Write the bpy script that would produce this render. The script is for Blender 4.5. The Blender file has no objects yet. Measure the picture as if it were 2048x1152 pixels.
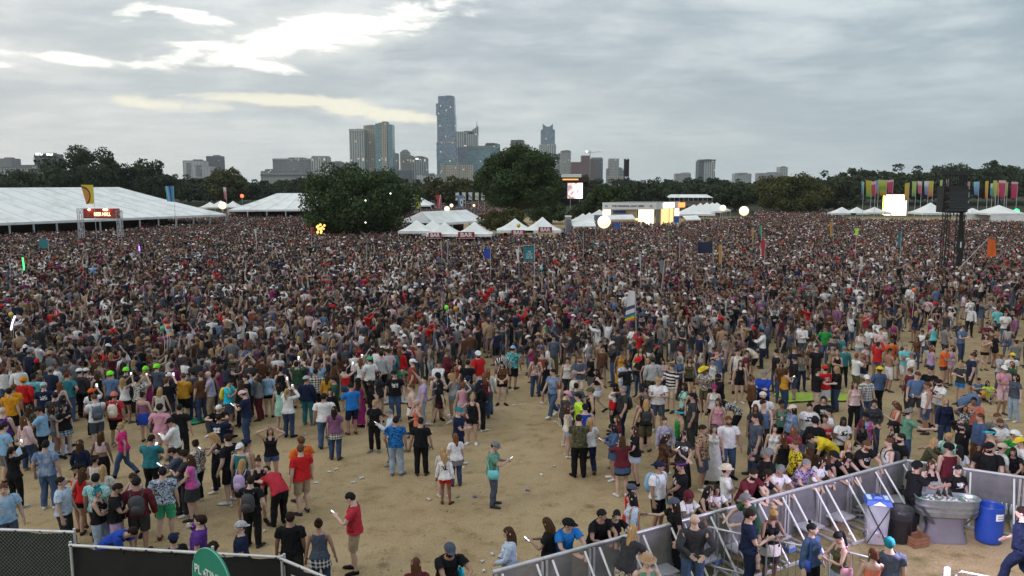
import bpy, bmesh, math, random
import numpy as np
from mathutils import Vector, Matrix

S = bpy.context.scene
C = S.collection
R = math.radians
random.seed(11)
rng = np.random.default_rng(11)

# ------------------------------------------------------------------ camera
CAM_H, PITCH, FPX = 8.4, R(7.5), 1607.0
cam = bpy.data.cameras.new('camera')
cam.sensor_width = 36.0
cam.lens = 36.0 * FPX / 2048.0
cam.clip_start, cam.clip_end = 0.2, 9000.0
camo = bpy.data.objects.new('camera', cam)
camo.location = (0, 0, CAM_H)
camo.rotation_euler = (R(90) - PITCH, 0, 0)
C.objects.link(camo)
S.camera = camo


def ray(x, y):
 u, v = (x - 1024) / FPX, -(y - 576) / FPX
 cp, sp = math.cos(PITCH), math.sin(PITCH)
 return Vector((u, v * sp + cp, v * cp - sp))


def on_z(x, y, z=0.0):
 d = ray(x, y)
 t = (z - CAM_H) / d.z
 return Vector((d.x * t, d.y * t, z))


def at(x, y, Y):
 d = ray(x, y)
 t = Y / d.y
 return Vector((d.x * t, Y, CAM_H + d.z * t))


# ------------------------------------------------------------------ node helpers
def nd(nt, kind, props=None, **ins):
 n = nt.nodes.new(kind)
 for k, v in (props or {}).items():
  setattr(n, k, v)
 for k, v in ins.items():
  key = k.replace('_', ' ')
  s = None
  if key.startswith('i') and key[1:].isdigit():
   s = n.inputs[int(key[1:])]
  else:
   s = n.inputs[key]
  if isinstance(v, bpy.types.NodeSocket):
   nt.links.new(v, s)
  else:
   if isinstance(v, (tuple, list)) and len(v) == 3 and s.type == 'RGBA':
    v = (*v, 1.0)
   s.default_value = v
 return n


def mth(nt, op, a, b=0.0, c=0.0, clamp=False):
 n = nd(nt, 'ShaderNodeMath', {'operation': op, 'use_clamp': clamp}, i0=a, i1=b, i2=c)
 return n.outputs[0]


def mixc(nt, f, a, b, mode='MIX'):
 n = nt.nodes.new('ShaderNodeMix')
 n.data_type = 'RGBA'
 n.blend_type = mode
 for s, v in ((n.inputs[0], f), (n.inputs[6], a), (n.inputs[7], b)):
  if isinstance(v, bpy.types.NodeSocket):
   nt.links.new(v, s)
  else:
   s.default_value = (*v, 1.0) if isinstance(v, (tuple, list)) and len(v) == 3 else v
 return n.outputs[2]


def ramp(nt, f, *stops, interp='LINEAR'):
 n = nt.nodes.new('ShaderNodeValToRGB')
 nt.links.new(f, n.inputs[0])
 n.color_ramp.interpolation = interp
 el = n.color_ramp.elements
 while len(el) < len(stops):
  el.new(0.5)
 for e, (p, c) in zip(el, stops):
  e.position = p
  e.color = (*c, 1.0) if isinstance(c, (tuple, list)) else (c, c, c, 1.0)
 return n.outputs[0]


# ------------------------------------------------------------------ world: dusk sky under broken stratocumulus
SUN_EL, SUN_AZ = R(32), R(-60)
W = bpy.data.worlds.new('World')
S.world = W
W.use_nodes = True
nt = W.node_tree
nt.nodes.clear()
tc = nd(nt, 'ShaderNodeTexCoord')
sep = nd(nt, 'ShaderNodeSeparateXYZ', None, Vector=tc.outputs['Generated'])
X, Y, Z = sep.outputs
zc = mth(nt, 'MAXIMUM', Z, 0.0)
az = mth(nt, 'MULTIPLY', mth(nt, 'ARCTAN2', X, Y), 57.2958)
el = mth(nt, 'MULTIPLY', mth(nt, 'ARCSINE', Z), 57.2958)
den = mth(nt, 'ADD', zc, 0.07)
ang = nd(nt, 'ShaderNodeCombineXYZ', None, X=mth(nt, 'MULTIPLY', az, 0.10), Y=mth(nt, 'MULTIPLY', el, 0.34), Z=mth(nt, 'MULTIPLY', el, 0.05))
px, py = mth(nt, 'DIVIDE', X, den), mth(nt, 'DIVIDE', Y, den)
cl = nd(nt, 'ShaderNodeCombineXYZ', None, X=mth(nt, 'MULTIPLY', px, 0.8), Y=py)
n1 = nd(nt, 'ShaderNodeTexNoise', None, Vector=ang.outputs[0], Scale=0.75, Detail=9.0, Roughness=0.58, Distortion=0.35).outputs['Fac']
n2 = nd(nt, 'ShaderNodeTexNoise', None, Vector=cl.outputs[0], Scale=2.6, Detail=8.0, Roughness=0.62, Distortion=0.3).outputs['Fac']
nn = mth(nt, 'ADD', mth(nt, 'MULTIPLY', n1, 0.70), mth(nt, 'MULTIPLY', n2, 0.30))
cloud = ramp(nt, nn, (0.36, (0.305, 0.35, 0.38)), (0.46, (0.375, 0.42, 0.445)), (0.52, (0.455, 0.495, 0.51)), (0.61, (0.575, 0.605, 0.605)))
# the right half is a little darker and bluer, the left warmer and lighter
side = mth(nt, 'MULTIPLY_ADD', az, 0.016, 0.5, clamp=True)
tint = ramp(nt, side, (0.0, (1.12, 1.07, 1.04)), (0.5, (1.0, 1.0, 1.0)), (1.0, (0.80, 0.87, 0.90)))
cloud = mixc(nt, 1.0, cloud, tint, 'MULTIPLY')
hz = ramp(nt, zc, (0.0, 1.0), (0.035, 0.8), (0.16, 0.0))
hzc = ramp(nt, side, (0.0, (0.47, 0.505, 0.505)), (0.55, (0.43, 0.475, 0.48)), (1.0, (0.32, 0.385, 0.41)))
cloud = mixc(nt, mth(nt, 'MULTIPLY', hz, 0.72), cloud, hzc)
# openings where the bright sky behind the clouds shows
ed = nd(nt, 'ShaderNodeTexNoise', None, Vector=ang.outputs[0], Scale=2.6, Detail=12.0, Roughness=0.62, Distortion=0.5).outputs['Fac']
edv = mth(nt, 'SUBTRACT', ed, 0.5)


def gap(a0, e0, sa, se, slope):
 da = mth(nt, 'SUBTRACT', az, a0)
 de = mth(nt, 'SUBTRACT', mth(nt, 'SUBTRACT', el, e0), mth(nt, 'MULTIPLY', da, slope))
 q = mth(nt, 'ADD', mth(nt, 'POWER', mth(nt, 'DIVIDE', mth(nt, 'ABSOLUTE', da), sa), 2.0), mth(nt, 'POWER', mth(nt, 'DIVIDE', mth(nt, 'ABSOLUTE', de), se), 2.0))
 return mth(nt, 'EXPONENT', mth(nt, 'MULTIPLY', q, -1.0))


def soft(m, k, lo, hi):
 v = mth(nt, 'ADD', m, mth(nt, 'MULTIPLY', mth(nt, 'MULTIPLY', edv, k), mth(nt, 'MULTIPLY', m, 5.0, clamp=True)))
 return nd(nt, 'ShaderNodeMapRange', {'interpolation_type': 'SMOOTHSTEP'}, Value=v, From_Min=lo, From_Max=hi).outputs[0]


def most(*g):
 r = g[0]
 for q in g[1:]:
  r = mth(nt, 'MAXIMUM', r, q)
 return r


def weak(g, k):
 return mth(nt, 'MULTIPLY', g, k)


g1 = most(gap(-13.2, 9.75, 8.2, 1.05, 0.19), weak(gap(-20.5, 10.4, 2.8, 0.34, -0.10), .85), weak(gap(-17.3, 7.75, 3.0, 0.36, -0.13), .95), weak(gap(-28.0, 7.45, 4.6, 0.30, -0.03), .85), weak(gap(-33.0, 6.9, 2.2, 0.22, 0.0), .8), weak(gap(-24.5, 10.4, 1.0, 0.55, 0.3), .6))
m1 = soft(g1, 2.6, 0.14, 0.78)
halo = soft(most(gap(-15.0, 9.2, 12.0, 2.2, 0.15), weak(gap(-28.0, 7.4, 8.0, 1.0, 0.0), .8)), 1.2, 0.2, 1.1)
m2 = soft(most(gap(-15.5, 5.45, 6.5, 0.42, -0.02), gap(-9.5, 4.75, 4.6, 0.50, -0.10), weak(gap(-24.0, 4.9, 7.0, 0.5, 0.02), .55)), 1.7, 0.18, 0.75)
cloud = mixc(nt, mth(nt, 'MULTIPLY', halo, 0.45), cloud, (0.60, 0.605, 0.56))
cloud = mixc(nt, mth(nt, 'MULTIPLY', m2, 0.85), cloud, (0.80, 0.755, 0.60))
cloud = mixc(nt, m1, cloud, (1.0, 0.985, 0.89))
# an overcast sky is brightest overhead
up = nd(nt, 'ShaderNodeMapRange', None, Value=Z, From_Min=0.33, From_Max=0.95, To_Min=1.0, To_Max=1.55).outputs[0]
vm = nd(nt, 'ShaderNodeVectorMath', {'operation': 'SCALE'}, i0=cloud, Scale=up).outputs[0]
sky = nd(nt, 'ShaderNodeTexSky', {'sky_type': 'NISHITA', 'sun_disc': False, 'sun_elevation': SUN_EL, 'sun_rotation': SUN_AZ, 'altitude': 150.0, 'dust_density': 3.0})
blue = nd(nt, 'ShaderNodeVectorMath', {'operation': 'SCALE'}, i0=sky.outputs[0], Scale=0.09).outputs[0]
allsky = mixc(nt, 0.93, blue, vm)
bg = nd(nt, 'ShaderNodeBackground', None, Color=allsky, Strength=1.0)
wo = nd(nt, 'ShaderNodeOutputWorld', None, Surface=bg.outputs[0])
W.cycles.sampling_method = 'MANUAL'
W.cycles.sample_map_resolution = 512

sun = bpy.data.lights.new('sun', 'SUN')
sun.energy, sun.angle, sun.color = 0.55, R(25), (1.0, 0.95, 0.88)
suno = bpy.data.objects.new('sun', sun)
# comes from behind the camera's left shoulder
suno.rotation_euler = (R(90) - SUN_EL, 0, R(-60))
C.objects.link(suno)

S.view_settings.view_transform = 'Standard'
S.view_settings.look = 'None'
S.view_settings.exposure = 0.58
S.view_settings.gamma = 1.0
S.view_settings.use_curve_mapping = False
S.cycles.max_bounces = 6
S.cycles.diffuse_bounces = 3
S.cycles.glossy_bounces = 2
S.cycles.transmission_bounces = 4
S.cycles.transparent_max_bounces = 8


# ------------------------------------------------------------------ materials
MATS = {}


def principled(name):
 m = bpy.data.materials.new(name)
 m.use_nodes = True
 nt = m.node_tree
 return m, nt, nt.nodes['Principled BSDF']


def mat(name, col, rough=0.7, var=0.12, scale=3.0, metal=0.0, bump=0.0, bscale=None):
 if name in MATS:
  return MATS[name]
 m, nt, b = principled(name)
 g = nd(nt, 'ShaderNodeTexCoord')
 n = nd(nt, 'ShaderNodeTexNoise', None, Vector=g.outputs['Object'], Scale=scale, Detail=5.0, Roughness=0.6)
 f = nd(nt, 'ShaderNodeMapRange', None, Value=n.outputs['Fac'], From_Min=0.3, From_Max=0.7, To_Min=1 - var, To_Max=1 + var).outputs[0]
 c = nd(nt, 'ShaderNodeVectorMath', {'operation': 'SCALE'}, i0=col, Scale=f).outputs[0]
 nt.links.new(c, b.inputs['Base Color'])
 b.inputs['Roughness'].default_value = rough
 b.inputs['Metallic'].default_value = metal
 if bump:
  n2 = nd(nt, 'ShaderNodeTexNoise', None, Vector=g.outputs['Object'], Scale=bscale or scale * 4, Detail=4.0)
  bp = nd(nt, 'ShaderNodeBump', None, Height=n2.outputs['Fac'], Strength=bump, Distance=0.02)
  nt.links.new(bp.outputs[0], b.inputs['Normal'])
 MATS[name] = m
 return m


def glow(name, col, power):
 if name in MATS:
  return MATS[name]
 m, nt, b = principled(name)
 b.inputs['Base Color'].default_value = (*[min(1, c) * 0.8 for c in col], 1)
 b.inputs['Emission Color'].default_value = (*col, 1)
 b.inputs['Emission Strength'].default_value = power
 MATS[name] = m
 return m


# ------------------------------------------------------------------ mesh builder
class MB:
 def __init__(self):
  self.v, self.f, self.m, self.sm = [], [], [], []

 def add(self, vs, fs, mi=0, smooth=False):
  o = len(self.v)
  self.v.extend([tuple(p) for p in vs])
  for f in fs:
   self.f.append(tuple(i + o for i in f))
   self.m.append(mi)
   self.sm.append(smooth)
  return self

 def box(self, c, s, rz=0.0, mi=0, rx=0.0, ry=0.0, taper=1.0):
  hx, hy, hz = s[0] / 2, s[1] / 2, s[2] / 2
  M = Matrix.Translation(c) @ Matrix.Rotation(rz, 4, 'Z') @ Matrix.Rotation(ry, 4, 'Y') @ Matrix.Rotation(rx, 4, 'X')
  vs = [M @ Vector((sx * hx * (taper if sz > 0 else 1), sy * hy * (taper if sz > 0 else 1), sz * hz)) for sz in (-1, 1) for sy in (-1, 1) for sx in (-1, 1)]
  return self.add(vs, [(0, 2, 3, 1), (4, 5, 7, 6), (0, 1, 5, 4), (2, 6, 7, 3), (0, 4, 6, 2), (1, 3, 7, 5)], mi)

 def tube(self, pts, r, n=8, mi=0, cap=True, smooth=True):
  pts = [Vector(p) for p in pts]
  rs = r if isinstance(r, (list, tuple)) else [r] * len(pts)
  vs, fs = [], []
  for i, p in enumerate(pts):
   d = (pts[min(i + 1, len(pts) - 1)] - pts[max(i - 1, 0)])
   d = d.normalized() if d.length > 1e-9 else Vector((0, 0, 1))
   a = d.cross(Vector((0, 0, 1)) if abs(d.z) < 0.9 else Vector((1, 0, 0))).normalized()
   b = d.cross(a)
   for k in range(n):
    t = 2 * math.pi * k / n
    vs.append(p + (a * math.cos(t) + b * math.sin(t)) * rs[i])
  for i in range(len(pts) - 1):
   for k in range(n):
    k2 = (k + 1) % n
    fs.append((i * n + k, i * n + k2, (i + 1) * n + k2, (i + 1) * n + k))
  self.add(vs, fs, mi, smooth)
  if cap:
   self.add(vs[:n], [tuple(range(n))], mi)
   self.add(vs[-n:], [tuple(reversed(range(n)))], mi)
  return self

 def lathe(self, prof, n=20, mi=0, c=(0, 0, 0), sx=1.0, sy=1.0, smooth=True):
  vs, fs = [], []
  for r, z in prof:
   for k in range(n):
    t = 2 * math.pi * k / n
    vs.append((c[0] + r * sx * math.cos(t), c[1] + r * sy * math.sin(t), c[2] + z))
  for i in range(len(prof) - 1):
   for k in range(n):
    k2 = (k + 1) % n
    fs.append((i * n + k, i * n + k2, (i + 1) * n + k2, (i + 1) * n + k))
  return self.add(vs, fs, mi, smooth)

 def ball(self, c, r, n=14, mi=0, sz=1.0):
  k = max(5, n // 2)
  prof = [(r * math.sin(math.pi * i / k) + 1e-5, -r * sz * math.cos(math.pi * i / k)) for i in range(k + 1)]
  return self.lathe(prof, n, mi, c)

 def quad(self, a, b, c, d, mi=0):
  return self.add([a, b, c, d], [(0, 1, 2, 3)], mi)

 def slab(self, poly, z0, z1, mi=0):
  n = len(poly)
  vs = [(x, y, z0) for x, y in poly] + [(x, y, z1) for x, y in poly]
  fs = [tuple(reversed(range(n))), tuple(range(n, 2 * n))] + [(i, (i + 1) % n, n + (i + 1) % n, n + i) for i in range(n)]
  return self.add(vs, fs, mi)

 def build(self, name, mats, parent=None, loc=None, rz=None):
  me = bpy.data.meshes.new(name)
  me.from_pydata([tuple(p) for p in self.v], [], self.f)
  for m in (mats if isinstance(mats, (list, tuple)) else [mats]):
   me.materials.append(m)
  me.polygons.foreach_set('material_index', self.m)
  me.polygons.foreach_set('use_smooth', self.sm)
  me.update()
  return link(name, me, parent, loc, rz)


def link(name, me, parent=None, loc=None, rz=None):
 o = bpy.data.objects.new(name, me)
 C.objects.link(o)
 if parent is not None:
  o.parent = parent
 if loc is not None:
  o.location = loc
 if rz is not None:
  o.rotation_euler = (0, 0, rz)
 return o


def tag(o, label=None, cat=None, group=None, kind=None):
 for k, v in (('label', label), ('category', cat), ('group', group), ('kind', kind)):
  if v:
   o[k] = v
 return o


def empty(name, loc=(0, 0, 0), rz=0.0, label=None, cat=None, group=None):
 return tag(link(name, None, None, loc, rz), label, cat, group)


FONT = None


def text(name, body, size, m, parent, loc, rot=(math.pi / 2, 0, 0), ext=0.004, align='CENTER', bold=0.0, width=None, M=None):
 cu = bpy.data.curves.new(name, 'FONT')
 cu.body, cu.size, cu.extrude, cu.align_x, cu.align_y = body, size, ext, align, 'CENTER'
 cu.offset = bold
 to = bpy.data.objects.new(name, cu)
 C.objects.link(to)
 bpy.context.view_layer.update()
 me = bpy.data.meshes.new_from_object(to.evaluated_get(bpy.context.evaluated_depsgraph_get()))
 bpy.data.objects.remove(to)
 if width:
  xs = [v.co.x for v in me.vertices]
  k = width / max(1e-6, max(xs) - min(xs))
  for v in me.vertices:
   v.co.x *= k
 me.materials.clear()
 me.materials.append(m)
 o = link(name, me, parent, loc)
 o.rotation_euler = rot
 return o


def fast_mesh(name, V, F, mats, rest=None, smooth=True, mi=None, col=None):
 V = np.ascontiguousarray(V, dtype=np.float32)
 F = np.ascontiguousarray(F, dtype=np.int32)
 me = bpy.data.meshes.new(name)
 me.vertices.add(len(V))
 me.vertices.foreach_set('co', V.ravel())
 k = F.shape[1]
 me.loops.add(F.size)
 me.loops.foreach_set('vertex_index', F.ravel())
 me.polygons.add(len(F))
 me.polygons.foreach_set('loop_start', np.arange(0, F.size, k, dtype=np.int32))
 if smooth:
  me.polygons.foreach_set('use_smooth', np.ones(len(F), dtype=bool))
 for m in (mats if isinstance(mats, (list, tuple)) else [mats]):
  me.materials.append(m)
 if mi is not None:
  me.polygons.foreach_set('material_index', np.asarray(mi, dtype=np.int32))
 if rest is not None:
  a = me.attributes.new('rest', 'FLOAT_VECTOR', 'POINT')
  a.data.foreach_set('vector', np.ascontiguousarray(rest, dtype=np.float32).ravel())
 if col is not None:
  a = me.attributes.new('tint', 'FLOAT_COLOR', 'CORNER')
  c4 = np.ones((len(F), k, 4), dtype=np.float32)
  c4[:, :, :3] = np.asarray(col, dtype=np.float32)[:, None, :]
  a.data.foreach_set('color', c4.ravel())
 me.update(calc_edges=True)
 return me
# ------------------------------------------------------------------ people: one rest body, posed by bones
COL = dict(
 white=(.68, .67, .68), offwhite=(.6, .57, .52), black=(.012, .012, .014), charcoal=(.04, .04, .045), grey=(.17, .17, .175), lightgrey=(.4, .4, .41),
 navy=(.014, .02, .05), royal=(.02, .06, .36), azure=(.02, .17, .5), sky=(.22, .38, .56), paleblue=(.44, .52, .64), steelblue=(.1, .16, .29),
 slate=(.07, .085, .12), denim=(.06, .1, .19), lightdenim=(.3, .38, .48), jeans=(.04, .065, .13), teal=(.03, .17, .2), aqua=(.14, .5, .53),
 cyan=(.02, .45, .62), mint=(.32, .55, .46), green=(.02, .24, .05), darkgreen=(.03, .075, .045), seagreen=(.05, .38, .2), sage=(.11, .25, .17),
 olive=(.085, .08, .045), lime=(.2, .8, .04), neon=(.5, .78, .06), yellow=(.65, .5, .03), mustard=(.5, .25, .03), amber=(.55, .23, .015),
 orange=(.65, .12, .02), rust=(.26, .06, .035), red=(.48, .018, .02), crimson=(.4, .03, .045), maroon=(.11, .018, .028), coral=(.58, .17, .11),
 pink=(.55, .27, .35), hotpink=(.52, .03, .17), palepink=(.6, .43, .45), berry=(.26, .025, .13), mauve=(.2, .085, .165), purple=(.1, .035, .22),
 lilac=(.4, .3, .5), lavender=(.36, .33, .45), brown=(.1, .045, .022), tan=(.38, .25, .15), khaki=(.34, .26, .17), cream=(.6, .52, .42), beige=(.45, .37, .28),
 dark=(.02, .012, .008), auburn=(.085, .033, .018), blonde=(.34, .21, .09), ginger=(.15, .058, .026), bluegreen=(.01, .16, .2), hairbrown=(.05, .026, .013))
CNAME = dict(offwhite='off-white', lightgrey='light grey', steelblue='steel blue', lightdenim='pale denim', jeans='blue denim', darkgreen='dark green', seagreen='sea green',
             hotpink='hot pink', palepink='pale pink', paleblue='pale blue', sky='sky blue', azure='bright blue', royal='royal blue', bluegreen='blue-green', hairbrown='brown', slate='slate grey', neon='neon yellow')
SKIN = [(.50, .335, .265), (.43, .27, .205), (.33, .19, .135), (.19, .10, .065), (.08, .042, .028)]

BONES = ['pelvis', 'spine', 'chest', 'neck', 'head', 'uaL', 'faL', 'haL', 'uaR', 'faR', 'haR', 'thL', 'shL', 'ftL', 'thR', 'shR', 'ftR']
BI = {b: i for i, b in enumerate(BONES)}


def joints(sex):
 sh = .183 if sex == 'm' else .158
 hp = .088
 A = Vector((.47, .0, -.883)).normalized()
 J = {'pelvis': Vector((0, 0, .96)), 'spine': Vector((0, 0, 1.08)), 'chest': Vector((0, .0, 1.24)), 'neck': Vector((0, -.012, 1.455)), 'head': Vector((0, 0, 1.545))}
 for s, k in ((-1, 'L'), (1, 'R')):
  S0 = Vector((s * sh, -.012, 1.405))
  a = Vector((A.x * s, A.y, A.z))
  J['ua' + k], J['fa' + k], J['ha' + k] = S0, S0 + a * .29, S0 + a * .545
  J['th' + k], J['sh' + k], J['ft' + k] = Vector((s * hp, 0, .90)), Vector((s * .1, .012, .49)), Vector((s * .105, -.01, .085))
 return J


def rest_body(sex):
 """one continuous skin: overlapping tapered limbs fused by a voxel remesh"""
 J = joints(sex)
 bm = bmesh.new()

 def loft(rings, n=18):
  prev = None
  for i, (c, a, b, ra, rb) in enumerate(rings):
   vs = [bm.verts.new(c + a * (ra * math.cos(2 * math.pi * k / n)) + b * (rb * math.sin(2 * math.pi * k / n))) for k in range(n)]
   if prev:
    for k in range(n):
     bm.faces.new((prev[k], prev[(k + 1) % n], vs[(k + 1) % n], vs[k]))
   else:
    bm.faces.new(list(reversed(vs)))
   prev = vs
  bm.faces.new(prev)

 def limb(pts, n=14):
  P = [Vector(p[0]) for p in pts]
  rings = []
  for i, p in enumerate(P):
   d = (P[min(i + 1, len(P) - 1)] - P[max(0, i - 1)]).normalized()
   a = Vector((0, 1, 0)).cross(d).normalized()
   b = d.cross(a).normalized()
   rings.append((p, a, b, pts[i][1], pts[i][2] if len(pts[i]) > 2 else pts[i][1]))
  loft(rings, n)

 def ell(c, r):
  M = Matrix.Translation(c) @ Matrix.Diagonal((*r, 1))
  bmesh.ops.create_uvsphere(bm, u_segments=18, v_segments=12, radius=1.0, matrix=M)

 X, Y = Vector((1, 0, 0)), Vector((0, 1, 0))
 if sex == 'm':
  T = [(.84, .13, .095, 0), (.93, .162, .118, -.008), (1.0, .158, .112, -.003), (1.08, .15, .106, .004), (1.18, .156, .11, .006), (1.28, .172, .118, .008), (1.36, .178, .112, 0), (1.40, .168, .1, -.008), (1.43, .135, .085, -.014), (1.46, .085, .07, -.016), (1.5, .06, .06, -.012), (1.56, .056, .06, -.002)]
 else:
  T = [(.84, .135, .1, 0), (.93, .17, .122, -.012), (1.0, .152, .108, -.004), (1.08, .128, .092, .004), (1.18, .135, .095, .006), (1.28, .15, .105, .006), (1.36, .152, .1, 0), (1.40, .142, .09, -.008), (1.43, .112, .075, -.014), (1.46, .07, .06, -.016), (1.5, .05, .052, -.012), (1.56, .047, .052, -.002)]
 loft([(Vector((0, y, z)), X, Y, a, b) for z, a, b, y in T], 24)
 if sex == 'f':
  for s in (-1, 1):
   ell(Vector((s * .066, .082, 1.265)), (.062, .058, .06))
 ell(Vector((0, -.008, 1.652)), (.077, .097, .096))
 ell(Vector((0, .028, 1.585)), (.057, .066, .073))
 ell(Vector((0, .094, 1.612)), (.014, .024, .026))
 for s in (-1, 1):
  ell(Vector((s * .078, -.008, 1.62)), (.012, .021, .032))
  ell(Vector((s * .032, .082, 1.652)), (.018, .012, .010))
 kk = 1.0 if sex == 'm' else .84
 for s, k in ((-1, 'L'), (1, 'R')):
  sh, el, wr = J['ua' + k], J['fa' + k], J['ha' + k]
  a = (el - sh).normalized()
  q = lambda t: sh + a * t
  ell(sh + Vector((-s * .012, 0, -.004)), (.052 * kk, .054 * kk, .05 * kk))
  limb([(q(0), .056 * kk), (q(.1), .053 * kk), (q(.2), .047 * kk), (q(.29), .04 * kk), (q(.36), .041 * kk), (q(.46), .033 * kk), (q(.545), .025 * kk, .03 * kk)])
  limb([(q(.53), .022, .028), (q(.57), .018, .04), (q(.61), .017, .044), (q(.645), .014, .042)], 12)
  w = Vector((0, 1, 0))
  medial = Vector((-s * .883, 0, -.47)).normalized()
  for fy, ln, sp in ((.032, .075, .10), (.011, .088, .03), (-.010, .083, -.04), (-.031, .063, -.13)):
   b0 = q(.635) + w * fy
   d = (a + w * sp).normalized()
   p1 = b0 + d * ln * .5
   p2 = p1 + (d + medial * .45).normalized() * ln * .5
   limb([(b0, .0105), (p1, .0095), (p2, .008)], 8)
  t0 = q(.565) + w * .034
  limb([(t0, .014), (t0 + (a * .6 + w * .7 + medial * .25).normalized() * .038, .0115), (t0 + (a * .85 + w * .55 + medial * .35).normalized() * .07, .009)], 8)
  hx = s * .088
  g = 1.0 if sex == 'm' else 1.04
  limb([(Vector((hx, -.004, .92)), .088 * g, .1 * g), (Vector((s * .094, .002, .78)), .083 * g), (Vector((s * .098, .008, .62)), .066), (Vector((s * .1, .012, .49)), .052), (Vector((s * .102, -.004, .40)), .053), (Vector((s * .103, -.012, .33)), .054), (Vector((s * .104, -.01, .2)), .04), (Vector((s * .105, -.012, .1)), .035), (Vector((s * .105, -.012, .05)), .037)], 16)
  fx = s * .105
  rings = []
  for y, ra, rb, z in ((-.065, .025, .028, .034), (-.045, .034, .036, .038), (.0, .037, .048, .05), (.06, .042, .034, .036), (.12, .047, .025, .027), (.165, .04, .019, .022), (.185, .022, .012, .018)):
   rings.append((Vector((fx + s * max(0, y) * .08, y, z)), X, Vector((0, 0, 1)), ra, rb))
  loft(rings, 14)
 me = bpy.data.meshes.new('rest')
 bm.to_mesh(me)
 bm.free()
 return me, J


def evaluated(me, mods):
 o = bpy.data.objects.new('temp', me)
 C.objects.link(o)
 for kind, props in mods:
  m = o.modifiers.new('m', kind)
  for k, v in props.items():
   setattr(m, k, v)
 dg = bpy.context.evaluated_depsgraph_get()
 dg.update()
 r = bpy.data.meshes.new_from_object(o.evaluated_get(dg))
 bpy.data.objects.remove(o)
 return r


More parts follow.
